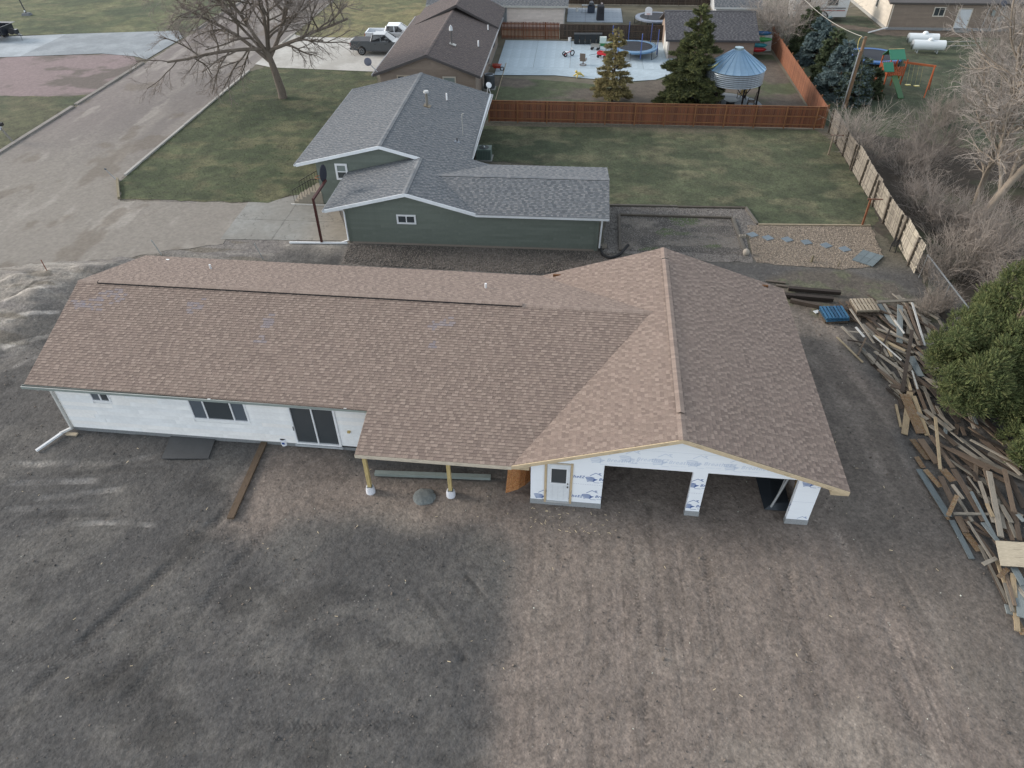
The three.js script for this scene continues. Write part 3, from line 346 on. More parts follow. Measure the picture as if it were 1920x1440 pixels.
// lap siding on a vertical wall from a to b (seen from outside, left to right), y0..y1; hole(u0,u1,y) true when covered; returns boards as parts
function siding(parent, a, b, y0, y1, exposure, tones, material, o = {}) {
  const L = Math.hypot(b.x - a.x, b.z - a.z), ux = (b.x - a.x) / L, uz = (b.z - a.z) / L, nx = -uz, nz = ux, n = Math.round((y1 - y0) / exposure), e = (y1 - y0) / n, bl = o.len || 3.66, hole = o.holes || [], top = o.top;
  const P = (u, y, d) => V3(a.x + ux * u + nx * d, y, a.z + uz * u + nz * d);
  for (let k = 0; k < n; k++) {
    const yb = y0 + k * e, yt = yb + e; let u = -R() * bl * 0.8;
    while (u < L) {
      let s = Math.max(0, u + 0.002), t = Math.min(L, u + bl - 0.002); u += bl; if (t <= s) continue; let seg = [[s, t]];
      if (top) { const lim = top(yt); seg = seg.map(([p, q]) => [Math.max(p, lim[0]), Math.min(q, lim[1])]).filter(([p, q]) => q > p + 0.05); }
      for (const [h0, h1, g0, g1] of hole) if (yb < g1 - 0.02 && yt > g0 + 0.02) seg = seg.flatMap(([p, q]) => h1 <= p || h0 >= q ? [[p, q]] : [[p, h0], [h1, q]].filter(([x, y]) => y - x > 0.02));
      for (const [p, q] of seg) { const c = jit(pick(tones), o.vary ?? 0.03), dr = o.loose && R() < o.loose ? rr(0.004, 0.02) : 0, bb = new MB(); bb.hex([P(p, yb, 0.018 + dr), P(q, yb, 0.018 + dr), P(q, yb, 0.001), P(p, yb, 0.001), P(p, yt + 0.006, 0.006), P(q, yt + 0.006, 0.006), P(q, yt + 0.006, 0.001), P(p, yt + 0.006, 0.001)], c); bb.build(o.name || 'siding_board', material, parent); }
    }
  }
}
// window unit in a wall plane: frame with n lights; origin bottom-left at p, along dir (unit, horizontal), outward normal nrm
function windowUnit(parent, p, dir, nrm, w, h, lights, o = {}) {
  const g = new THREE.Group(); g.name = o.name || 'window'; parent.add(g); const fr = o.frame || 0.06, d = o.depth || 0.05, fc = o.col || lin(232, 235, 238), at = (u, y, k) => p.clone().addScaledVector(dir, u).add(V3(0, y, 0)).addScaledVector(nrm, k);
  const bx = (b, u0, u1, y0, y1, k0, k1, c) => b.hex([at(u0, y0, k1), at(u1, y0, k1), at(u1, y0, k0), at(u0, y0, k0), at(u0, y1, k1), at(u1, y1, k1), at(u1, y1, k0), at(u0, y1, k0)], c);
  const f = new MB(); bx(f, 0, w, 0, fr, 0, d, fc); bx(f, 0, w, h - fr, h, 0, d, fc); bx(f, 0, fr, fr, h - fr, 0, d, fc); bx(f, w - fr, w, fr, h - fr, 0, d, fc); f.build('frame', M.paint, g);
  const rel = lights || [1], tot = rel.reduce((a, b) => a + b, 0), vert = o.vertical; let s = fr;
  rel.forEach((r, i) => {
    const span = ((vert ? h : w) - 2 * fr) * r / tot, m = 0.028, q0 = s + (i ? m : 0), q1 = s + span - (i < rel.length - 1 ? m : 0);
    const pn = new MB(); vert ? bx(pn, fr, w - fr, q0, q1, -0.012, 0.012 - 0.01 * i, WHITE) : bx(pn, q0, q1, fr, h - fr, -0.012, 0.012 - 0.006 * i, WHITE); const pm = pn.build('pane', o.paneMat && o.paneMat[i] || M.glass, g);
    if (i < rel.length - 1) { const b = new MB(); vert ? bx(b, fr, w - fr, s + span - m, s + span + m, -0.01, d - 0.01, fc) : bx(b, s + span - m, s + span + m, fr, h - fr, -0.01, d - 0.01, fc); b.build('mullion', M.paint, g); }
    s += span;
  });
  return g;
}
const curtainM = mat({ vertexColors: false, color: S(120, 130, 128), roughness: 0.3 }), paleGlass = new THREE.MeshPhysicalMaterial({ color: S(120, 128, 134), roughness: 0.12, clearcoat: 0.5 }), greyGlass = new THREE.MeshPhysicalMaterial({ color: S(84, 92, 100), roughness: 0.08, clearcoat: 0.5 });
const pvc = (parent, base, h, r, col = lin(226, 228, 230)) => { const t = new THREE.Group(); t.name = 'vent_pipe'; parent.add(t); new MB().tube([base.clone().add(V3(0, -0.1, 0)), base.clone().add(V3(0, h, 0))], [r, r], 10, col).build('pipe', M.gloss, t); new MB().tube([base.clone().add(V3(0, -0.05, 0)), base.clone().add(V3(0, 0.05, 0))], [r * 1.9, r * 1.15], 10, lin(60, 62, 64)).build('boot', M.rubber, t); return t; };

// ---------------------------------------------------------------- the brown roofed house under construction
const HB = { hi: [lin(160, 143, 132), lin(156, 139, 128), lin(164, 147, 136), lin(152, 135, 125)], lo: [lin(143, 127, 117), lin(137, 121, 112), lin(148, 131, 121)] };
{
  const H = thing('brown_roofed_house', 'long house under construction with brown shingles, white siding and an open garage', 'house');
  const XR = 3.73, HR = 4.34, XL = -2.21, XE = 9.8, ZF = -18.15, ZB = -31.45, SG = (HR - 2.41) / (XR - XL), HE = HR - SG * (XE - XR), ZR = -26.2, HM = 4.10, XV = XR - (HR - HM) / SG, ZE = -20.25, HF = 2.85, ZP = -18.13, HP = 2.405, XP = -8.1, SM = (HM - HP) / (ZP - ZR), HRE = 2.41;
  const rl = G(275, 477, HRE);
  const roof = new THREE.Group(); roof.name = 'roof'; H.add(roof);
  const dk = new MB(), wc = lin(150, 138, 122), th = 0.14;
  const fl = V3(-22.6, HF, ZE), rg = V3(-23.3, HM, ZR), top = V3(XV, HM, ZR);
  deck(dk, [fl, V3(XP, HF, ZE), V3(XP, HP, ZP), V3(XL, HP, ZP), top, rg], th, wc);
  deck(dk, [V3(XL, HRE, ZB), rl.clone().setZ(ZB), rg, top], th, wc);
  deck(dk, [V3(XL, HP, ZF), V3(XR, HR, ZF), V3(XR, HR, ZB), V3(XL, HP, ZB)], th, wc);
  deck(dk, [V3(XR, HR, ZF), V3(XE, HE, ZF), V3(XE, HE, ZB), V3(XR, HR, ZB)], th, wc);
  for (let k = 0; k < dk.p.length; k += 3) dk.p[k + 1] -= 0.01;
  dk.build('roof_deck', M.wood, roof);
  const tabs = [];
  { const A = V3(0, HP, ZP), Vv = unit(A, V3(0, HM, ZR)), len = A.distanceTo(V3(0, HM, ZR)), vE = (ZP - ZE) / (ZP - ZR) * len; tabs.push(...slope(A, V3(1, 0, 0), Vv, len, (v) => v < vE - 0.04 ? XP : mixn(-22.6, -23.3, clamp((v - vE) / (len - vE))), (v) => mixn(XL, XV, v / len), HB, { e: (vE - 0.02) / 15 })); }
  { const A = V3(0, HRE, ZB), Vv = unit(A, V3(0, HM, ZR)), len = A.distanceTo(V3(0, HM, ZR)); tabs.push(...slope(A, V3(-1, 0, 0), Vv, len, (v) => -mixn(XL, XV, v / len), (v) => -mixn(rl.x, -23.3, v / len), HB)); }
  { const A = V3(XL, HP, ZF), Vv = unit(A, V3(XR, HR, ZF)), len = A.distanceTo(V3(XR, HR, ZF)), vT = (HM - HP) / (HR - HP), valF = (v) => v / len < vT ? mixn(ZP, ZR, v / len / vT) : ZR, valB = (v) => v / len < vT ? mixn(ZB, ZR, v / len / vT) : ZR;
    // the slope in front of the main ridge and the one behind it
    tabs.push(...slope(A.clone().setZ(0), V3(0, 0, 1), Vv, len, (v) => valF(v), () => ZF, HB));
    tabs.push(...slope(A.clone().setZ(0), V3(0, 0, 1), Vv, len, () => ZB, (v) => valB(v), HB)); }
  { const A = V3(XE, HE, 0), Vv = unit(V3(XE, HE, 0), V3(XR, HR, 0)), len = V3(XE, HE, 0).distanceTo(V3(XR, HR, 0)); tabs.push(...slope(A, V3(0, 0, -1), Vv, len, () => -ZF, () => -ZB, HB)); }
  // slope() lays U x V outwards; slopes along -z / +z / +-x are chosen so that this holds
  // chalky blue scuffs left on some shingles
  const scuffs = [[205, 556, 0.7], [172, 572, 0.5], [140, 572, 0.45], [360, 575, 0.5], [498, 606, 0.45], [480, 640, 0.3], [812, 612, 0.35], [805, 650, 0.3], [840, 606, 0.4]].map(([x, y, r]) => { const d = rayDir(x, y), n = V3(0, 1, SM), t = V3(0, HM, ZR).sub(camPos).dot(n) / d.dot(n); return [d.multiplyScalar(t).add(camPos), r]; });
  for (const t of tabs) for (const [c, r] of scuffs) if (t.P[0].distanceTo(c) < r * rr(0.5, 1.1) && R() < 0.6) t.c = mix3(t.c, lin(146, 146, 160), 0.42);
  layShingles(roof, tabs, 300);
  // ridge caps over a raised vent with a dark slot
  function ridge(a, b, s1, s2, v0, v1) {
    const f = unit(a, b), L = a.distanceTo(b), n = Math.round(L / 0.15), cb = new MB(), vb = new MB(), side = V3(0, 1, 0).cross(f).normalize(), w = 0.15;
    for (let k = 0; k < n; k++) { const s = k * L / n, t = (k + 1.05) * L / n, lift = s > v0 && s < v1 ? 0.082 : 0.014, c = jit(pick(HB.hi), 0.06), p = (q, sd, dr, up) => a.clone().addScaledVector(f, q).addScaledVector(side, sd).add(V3(0, dr + up, 0));
      for (const [sg, sl] of [[1, s1], [-1, s2]]) { const i0 = p(s, 0, 0, lift + 0.008), i1 = p(t, 0, 0, lift), o1 = p(t, sg * w, -w * sl, lift), o0 = p(s, sg * w, -w * sl, lift + 0.008); sg > 0 ? cb.quad(i0, o0, o1, i1, c) : cb.quad(i0, i1, o1, o0, c); const d1 = o1.clone().add(V3(0, -0.014, 0)), d0 = o0.clone().add(V3(0, -0.014, 0)); const cd = [c[0] * 0.5, c[1] * 0.5, c[2] * 0.5]; sg > 0 ? cb.quad(d0, d1, o1, o0, cd) : cb.quad(d1, d0, o0, o1, cd); } }
    cb.build('ridge_cap', M.shingle, roof);
    const P = (q, sd, dr, up) => a.clone().addScaledVector(f, q).addScaledVector(side, sd).add(V3(0, dr + up, 0));
    for (const [sg, sl] of [[1, s1], [-1, s2]]) { const k = w - 0.006; vb.hex([P(v0, sg * k, -k * sl, -0.01), P(v0, 0, 0, -0.01), P(v1, 0, 0, -0.01), P(v1, sg * k, -k * sl, -0.01), P(v0, sg * k, -k * sl, 0.076), P(v0, 0, 0, 0.076), P(v1, 0, 0, 0.076), P(v1, sg * k, -k * sl, 0.076)], lin(30, 30, 32)); }
    vb.build('ridge_vent', mat({ side: THREE.DoubleSide, roughness: 0.9 }), roof);
  }
  ridge(V3(-23.3, HM, ZR), V3(XV + 0.1, HM, ZR), 0.3, SM, 1.0, 20.6); ridge(V3(XR, HR, ZB - 0.02), V3(XR, HR, ZF + 0.02), SG, SG, 1.1, 11.9);
  // front fascia boards of porch and gable, gutters
  const pale = lin(222, 203, 172); { const f = new MB(); f.box((XP + XL) / 2, HP - 0.085, ZP + 0.02, XL - XP + 0.02, 0.16, 0.04, lin(220, 210, 194)); f.build('fascia', M.wood, roof); for (const [a, b] of [[V3(XL, HP, ZF), V3(XR, HR, ZF)], [V3(XR, HR, ZF), V3(XE, HE, ZF)]]) { const q = new MB(), d = V3(0, -0.16, 0); const o = V3(0, 0.0, 0.045), i = V3(0, 0, 0.002); q.hex([a.clone().add(d).add(o), b.clone().add(d).add(o), b.clone().add(d).add(i), a.clone().add(d).add(i), a.clone().add(o), b.clone().add(o), b.clone().add(i), a.clone().add(i)], pale); q.build('rake_board', M.wood, roof); } }
  { const b = new MB(); b.box(XP - 0.0, (HF + HP) / 2 - 0.1, (ZE + ZP) / 2, 0.03, 0.14, 2.0, pale, new THREE.Matrix4().makeRotationX(Math.atan(SM))); b.build('rake_board', M.wood, roof); }
  { const b = new MB(), x0 = XE - 0.62, y = HE - 0.17; b.hex([V3(x0, y - 0.02, ZF + 0.04), V3(XE, y - 0.02, ZF + 0.04), V3(XE, y - 0.02, ZF - 0.3), V3(x0, y - 0.02, ZF - 0.3), V3(x0, y + 0.2, ZF + 0.04), V3(XE, y + 0.02, ZF + 0.04), V3(XE, y + 0.02, ZF - 0.3), V3(x0, y + 0.2, ZF - 0.3)], lin(206, 188, 158)); b.build('eave_return', M.wood, roof); const c = new MB(); c.hex([V3(XL, y - 0.0, ZF - 0.02), V3(XL + 0.66, y, ZF - 0.02), V3(XL + 0.66, y, ZF - 0.3), V3(XL, y, ZF - 0.3), V3(XL, y + 0.04, ZF - 0.02), V3(XL + 0.66, y + 0.2, ZF - 0.02), V3(XL + 0.66, y + 0.2, ZF - 0.3), V3(XL, y + 0.04, ZF - 0.3)], lin(206, 188, 158)); c.build('eave_return', M.wood, roof); }
  pvc(roof, V3(G(396, 506, 3.0).x, 3.0, G(396, 506, 3.0).z).add(V3(0, 0, 0)), 0.3, 0.05); { const p = G(911, 543, 3.25); pvc(roof, p, 0.34, 0.055); }
  // gutter: an open trough
  { const g = new MB(), c = lin(176, 178, 172), x0 = -22.68, x1 = XP + 0.02, bx = (x, y, z, sx, sy, sz, cc = c) => g.box(x, y, z, sx, sy, sz, cc), L = x1 - x0, xm = (x0 + x1) / 2, zf = ZE + 0.135; bx(xm, HF - 0.09, ZE + 0.012, L, 0.13, 0.012); bx(xm, HF - 0.15, ZE + 0.075, L, 0.012, 0.12, lin(150, 158, 152)); bx(xm, HF - 0.095, zf, L, 0.115, 0.012, lin(150, 160, 156)); bx(xm, HF - 0.038, zf - 0.008, L, 0.014, 0.03, lin(190, 194, 190)); bx(x0, HF - 0.09, ZE + 0.075, 0.012, 0.12, 0.12); g.build('gutter', M.dullmetal, roof); for (const q of [-14.6, -9.0]) new MB().box(q, HF - 0.025, ZE + 0.08, 0.12, 0.03, 0.1, lin(226, 228, 226)).build('gutter_strap', M.dullmetal, roof); }
  // downspout
  { const g = new MB(), c = lin(206, 208, 208); g.box(-21.86, 1.28, -20.56, 0.08, 2.4, 0.1, lin(196, 196, 192)); g.bar(V3(-22.1, 2.66, ZE + 0.05), V3(-21.86, 2.42, -20.54), 0.08, 0.08, c); g.bar(V3(-21.86, 0.16, -20.54), V3(-22.2, 0.12, -20.2), 0.1, 0.09, c); g.bar(V3(-22.14, 0.12, -20.22), G(68, 845, 0.08), 0.11, 0.085, lin(222, 226, 230)); g.build('downspout', M.paint, H); new MB().box(-21.72, 0.05, -20.28, 0.5, 0.07, 0.16, lin(190, 178, 158)).build('splash_board', M.wood, H); }
  // main walls
  const ZW = -20.64, wall = new THREE.Group(); wall.name = 'wall'; H.add(wall);
  const core = new MB(), wt = lin(238, 240, 240); core.box(-15, 1.42, ZW - 0.1, 13.7, 2.5, 0.16, wt); core.box(-4.7, 1.42, ZW - 0.1, 6.3, 2.5, 0.16, wt); core.box(-21.75, 1.4, -25.8, 0.16, 2.5, 10.1, wt); core.box(-11.6, 1.3, -31.0, 20.3, 2.3, 0.16, wt); core.box(-8.2, 2.55, ZW - 0.1, 1, 0.3, 0.16, wt); core.build('sheathing', M.paint, wall);
  const gb = new MB(); gb.quad(V3(-21.8, 2.6, -30.9), V3(-21.8, 2.6, ZW - 0.1), V3(-21.8, 3.95, ZR), V3(-21.8, 3.95, ZR), wt); gb.build('gable_end', M.paint, wall);
  const sx = (px, py) => onZ(px, py, ZW), w1 = [sx(174, 751).x, sx(210, 752.5).x], w2 = [sx(363.5, 783).x, sx(470, 791.5).x], dr = [sx(555, 822).x, sx(639, 824).x], wy1 = sx(192, 752).y, wy2 = sx(415, 788).y;
  const holes = [[w1[0] + 21.8, w1[1] + 21.8, wy1, 9], [w2[0] + 21.8, w2[1] + 21.8, wy2, 9], [dr[0] + 21.8, dr[1] + 21.8, 0, 2.36]];
  siding(wall, V3(-21.8, 0, ZW), V3(-1.55, 0, ZW), 0.17, 2.75, 0.215, [lin(238, 240, 240), lin(234, 237, 238), lin(241, 241, 239)], M.paint, { holes, loose: 0.2, vary: 0.02 });
  new MB().box(-11.68, 0.04, ZW - 0.05, 20.3, 0.27, 0.12, lin(132, 136, 138)).build('foundation', M.concrete, H);
  windowUnit(H, V3(w1[0], wy1, ZW), V3(1, 0, 0), V3(0, 0, 1), w1[1] - w1[0], 0.9, [1, 1], { frame: 0.07, paneMat: [greyGlass] });
  windowUnit(H, V3(w2[0], wy2, ZW), V3(1, 0, 0), V3(0, 0, 1), w2[1] - w2[0], 2.42 - wy2, [0.75, 1.5, 0.75], { frame: 0.075, paneMat: [greyGlass, M.glass, greyGlass] });
  const sd = windowUnit(H, V3(dr[0], 0.2, ZW), V3(1, 0, 0), V3(0, 0, 1), dr[1] - dr[0], 2.14, [1, 1], { frame: 0.085, depth: 0.07, name: 'sliding_door' }); new MB().box(dr[0] + 0.05, 1.1, ZW + 0.085, 0.02, 0.22, 0.03, lin(40, 40, 42)).build('handle', M.gloss, sd); new MB().box((dr[0] + dr[1]) / 2, 0.13, ZW + 0.04, dr[1] - dr[0] + 0.1, 0.1, 0.12, lin(180, 186, 190)).build('sill', M.concrete, sd);
  { const p = onZ(655, 808, ZW); new MB().box(p.x, p.y, p.z + 0.06, 0.12, 0.08, 0.1, lin(190, 168, 110)).build('outlet_box', M.paint, H); new MB().box(-9.2, 0.2, ZW + 0.02, 1.0, 0.06, 0.03, lin(24, 24, 26)).build('flashing', M.rubber, H); }
  // garage shell
  const WZ = -18.55, gw = new THREE.Group(); gw.name = 'garage_wall'; H.add(gw);
  const wrap = (() => { const c = document.createElement('canvas'); c.width = 2048; c.height = 832; const x = c.getContext('2d'), k = 2048 / 10.6, X = (m) => (m + 1.55) * k, Y = (m) => 832 - m * k; x.fillStyle = '#e6ebf0'; x.fillRect(0, 0, 2048, 832); const q = mulberry(8);
    for (let i = 0; i < 900; i++) { x.fillStyle = `rgba(${q() < 0.5 ? '255,255,255' : '200,208,218'},0.10)`; x.fillRect(q() * 2048, q() * 832, 20 + q() * 160, 1 + q() * 5); }
    x.fillStyle = '#c2cad2'; x.fillRect(X(0.6), Y(3.29), X(7) - X(0.6), 2);
    const logo = (m, h, a, s = 1) => { x.save(); x.translate(X(m), Y(h)); x.scale(s * k / 100, s * k / 100); x.globalAlpha = a; x.strokeStyle = x.fillStyle = '#2b4a86'; x.lineWidth = 4; for (let i = 0; i < 4; i++) { x.lineWidth = 5; x.beginPath(); x.moveTo(-34 + i * 3, -2 + i * 8); x.quadraticCurveTo(-16, -10 + i * 8, 6, -1 + i * 7); x.stroke(); } x.lineWidth = 3; x.beginPath(); x.moveTo(-14, -16); x.lineTo(10, -34); x.lineTo(36, -20); x.moveTo(28, -32); x.lineTo(28, -24); x.moveTo(22, -33); x.lineTo(34, -33); x.stroke(); x.beginPath(); x.moveTo(4, 2); x.lineTo(22, 6); x.lineTo(2, 20); x.fill(); x.font = 'italic bold 22px sans-serif'; x.fillText('BreatheEZ', 24, 12); x.font = '7px sans-serif'; x.fillText('BUILDING WRAP', 34, 24); x.lineWidth = 2; x.beginPath(); x.moveTo(4, 27); x.lineTo(30, 27); x.stroke(); x.restore(); };
    const put = (px, py, a, s) => { const p = onZ(px, py, WZ); logo(p.x, p.y, a, s); };
    put(1112, 897, 0.85, 0.85); put(1105, 929, 0.85, 0.85); put(1015, 928, 0.8, 0.85); put(1302, 908, 0.85, 0.85); put(1294, 947, 0.85, 0.85); put(1520, 906, 0.8, 0.85); put(1498, 976, 0.6, 0.7); for (const [qx, qy] of [[1070, 895], [1067, 931]]) { const p = onZ(qx, qy, WZ); x.globalAlpha = 0.85; x.fillStyle = '#2b4a86'; x.font = 'italic bold 36px sans-serif'; x.fillText('theEZ', X(p.x), Y(p.y)); x.globalAlpha = 1; }
    for (const [px, py] of [[1124, 860], [1180, 858], [1240, 864], [1306, 867], [1376, 874]]) put(px, py, 0.16, 1.05);
    x.setLineDash([10, 7]); x.strokeStyle = '#8a93a8'; x.lineWidth = 2; x.beginPath(); x.moveTo(X(0.1), Y(1.27)); x.lineTo(X(10), Y(1.2)); x.stroke();
    const t = new THREE.CanvasTexture(c); t.colorSpace = THREE.SRGBColorSpace; t.repeat.set(1 / 10.6, 1 / (832 / k)); t.offset.set(1.55 / 10.6, 0); return t; })();
  const wrapM = new THREE.MeshStandardMaterial({ map: wrap, roughness: 0.55, bumpMap: streakTex, bumpScale: 0.004 });
  const px = [-1.52, 1.2, 4.42, 4.94, 8.17, 8.98], oh = 2.36, yt = (x) => HR - SG * Math.abs(x - XR) - 0.17;
  { const s = new THREE.Shape([[px[0], 0.22], [px[1], 0.22], [px[1], oh], [px[2], oh], [px[2], 0.22], [px[3], 0.22], [px[3], oh], [px[4], oh], [px[4], 0.22], [px[5], 0.22], [px[5], yt(px[5])], [XR, yt(XR)], [px[0], yt(px[0])]].map((p) => new THREE.Vector2(...p))); const g = new THREE.ExtrudeGeometry(s, { depth: 0.17, bevelEnabled: false }); const m = sh(new THREE.Mesh(g, wrapM)); m.position.z = WZ - 0.17; m.name = 'house_wrap'; gw.add(m); m.userData.label = 'white house wrap printed with blue logos'; }
  for (const [a, b] of [[0, 1], [2, 3], [4, 5]]) new MB().box((px[a] + px[b]) / 2, 0.1, WZ - 0.075, px[b] - px[a] + 0.03, 0.26, 0.2, lin(158, 162, 164)).build('foundation', M.concrete, gw);
  const stud = lin(196, 172, 132); { const b = new MB(), inner = lin(150, 128, 98); b.box(px[0] + 0.05, 1.35, -25, 0.1, 2.4, 12.6, inner); b.box(px[5] - 0.05, 1.3, -25, 0.1, 2.3, 12.6, inner); b.box(3.7, 2.5, -31.1, 10.5, 0.5, 0.1, inner); b.build('sheathing', M.osb, gw); }
  for (let k = 0; k < 7; k++) new MB().box(px[5] - 0.13, 1.2, -19.1 - k * 0.6, 0.09, 2.2, 0.04, stud).build('stud', M.wood, gw);
  // entry door
  { const d = new THREE.Group(); d.name = 'entry_door'; H.add(d); const x0 = onZ(1026, 900, WZ).x, x1 = onZ(1068, 905, WZ).x, y0 = 0.27, y1 = 2.27, zc = WZ + 0.03, gx0 = x0 + 0.13, gx1 = x1 - 0.11, gy0 = 1.25, gy1 = 2.08; const b = new MB(), c = lin(222, 227, 231); b.box((x0 + gx0) / 2, (y0 + y1) / 2, zc, gx0 - x0, y1 - y0, 0.045, c); b.box((gx1 + x1) / 2, (y0 + y1) / 2, zc, x1 - gx1, y1 - y0, 0.045, c); b.box((gx0 + gx1) / 2, (y0 + gy0) / 2, zc, gx1 - gx0, gy0 - y0, 0.045, c); b.box((gx0 + gx1) / 2, (gy1 + y1) / 2, zc, gx1 - gx0, y1 - gy1, 0.045, c); b.build('door_slab', M.paint, d);
    for (let k = 1; k < 4; k++) new MB().box(x0 + (x1 - x0) * k / 4, 0.75, zc + 0.024, 0.012, 0.8, 0.006, lin(206, 211, 216)).build('panel_bead', M.paint, d);
    windowUnit(d, V3(gx0 - 0.02, gy0 - 0.02, zc - 0.01), V3(1, 0, 0), V3(0, 0, 1), gx1 - gx0 + 0.04, gy1 - gy0 + 0.04, [1], { frame: 0.045, depth: 0.045 });
    const kb = new MB(); kb.geo(new THREE.SphereGeometry(0.035, 10, 8), M4(V3(x1 - 0.07, 1.12, zc + 0.06)), lin(90, 88, 86)); kb.geo(new THREE.SphereGeometry(0.028, 10, 8), M4(V3(x1 - 0.07, 1.28, zc + 0.04)), lin(90, 88, 86)); kb.build('handle', M.metal, d);
    for (const [a, w] of [[x0 - 0.06, 0.09], [x1 + 0.06, 0.09]]) new MB().box(a, 1.24, WZ + 0.025, w, 2.2, 0.045, lin(216, 196, 164)).build('door_casing', M.wood, d); new MB().box((x0 + x1) / 2, 2.3, WZ + 0.02, x1 - x0 + 0.2, 0.06, 0.035, lin(216, 206, 190)).build('door_casing', M.wood, d); new MB().box((x0 + x1) / 2, 0.235, WZ + 0.05, x1 - x0 + 0.05, 0.05, 0.12, lin(190, 192, 192)).build('threshold', M.dullmetal, d); }
  // porch posts on wrapped footings
  for (const [bx, by] of [[694, 915], [845, 922]]) { const p = G(bx, by, 0.2); p.z = Math.min(p.z, -18.35); const g = new THREE.Group(); g.name = 'porch_post'; H.add(g); new MB().box(p.x, 1.28, p.z, 0.14, 2.05, 0.14, lin(206, 186, 132)).build('post', M.wood, g); new MB().tube([V3(p.x, -0.1, p.z), V3(p.x, 0.16, p.z + 0.0), V3(p.x, 0.3, p.z)], [0.19, 0.18, 0.15], 14, lin(214, 218, 226)).build('footing_sleeve', M.paint, g); new MB().box(p.x + 0.01, 0.31, p.z, 0.2, 0.03, 0.2, lin(150, 156, 160)).build('post_bracket', M.metal, g); }
  { const b = new MB(); b.box((XP + XL) / 2 + 0.1, HP - 0.2, -18.45, XL - XP - 0.1, 0.16, 0.12, lin(196, 170, 124)); b.build('porch_beam', M.wood, H); }
  anchor(H, V3(-8, 0, -25));
}
// ---------------------------------------------------------------- neighbouring houses (axes turned by YAW; coordinates below are in that grid)
const HG = { hi: [lin(128, 132, 136), lin(121, 126, 131), lin(135, 138, 141)], lo: [lin(106, 111, 116), lin(99, 105, 111), lin(113, 117, 122)] };
const HBr = { hi: [lin(116, 104, 100), lin(106, 96, 94)], lo: [lin(92, 83, 82), lin(84, 77, 77)] }, HSh = { hi: [lin(110, 110, 114), lin(100, 101, 106)], lo: [lin(88, 89, 94), lin(80, 81, 87)] };
const cap = (b, a, c, s1, s2, pal, w = 0.16) => { const f = unit(a, c), L = a.distanceTo(c), n = Math.round(L / 0.25), side = UPV.clone().cross(f).normalize(); for (let k = 0; k < n; k++) { const s = k * L / n, t = (k + 1.05) * L / n, col = jit(pick(pal), 0.08), p = (q, sd, dr, up) => a.clone().addScaledVector(f, q).addScaledVector(side, sd).add(V3(0, dr + up, 0)); for (const [sg, sl] of [[1, s1], [-1, s2]]) { const i0 = p(s, 0, 0, 0.04), i1 = p(t, 0, 0, 0.03), o1 = p(t, sg * w, -w * sl, 0.03), o0 = p(s, sg * w, -w * sl, 0.04); sg > 0 ? b.quad(i0, o0, o1, i1, col) : b.quad(i0, i1, o1, o0, col); const d0 = o0.clone().setY(o0.y - 0.05), d1 = o1.clone().setY(o1.y - 0.05), cd = mul3(col, 0.4); sg > 0 ? b.quad(d0, d1, o1, o0, cd) : b.quad(d1, d0, o0, o1, cd); } } };
const TABS = { tab: [0.16, 0.22, 0.3], ht: [0.009, 0.014] };
function slabSlope(roof, P, th, col) { const b = new MB(); deck(b, P, th, col); for (let k = 1; k < b.p.length; k += 3) b.p[k] -= 0.012; return b.build('roof_deck', M.paint, roof); }
function boardAlong(parent, name, a, b, hgt, d, col, m = M.paint) { const q = new MB(), o = d, dn = V3(0, -hgt, 0), i = V3(0, 0, 0); q.hex([a.clone().add(dn).add(o), b.clone().add(dn).add(o), b.clone().add(dn).add(i), a.clone().add(dn).add(i), a.clone().add(o), b.clone().add(o), b.clone().add(i), a.clone().add(i)], col); return q.build(name, m, parent); }
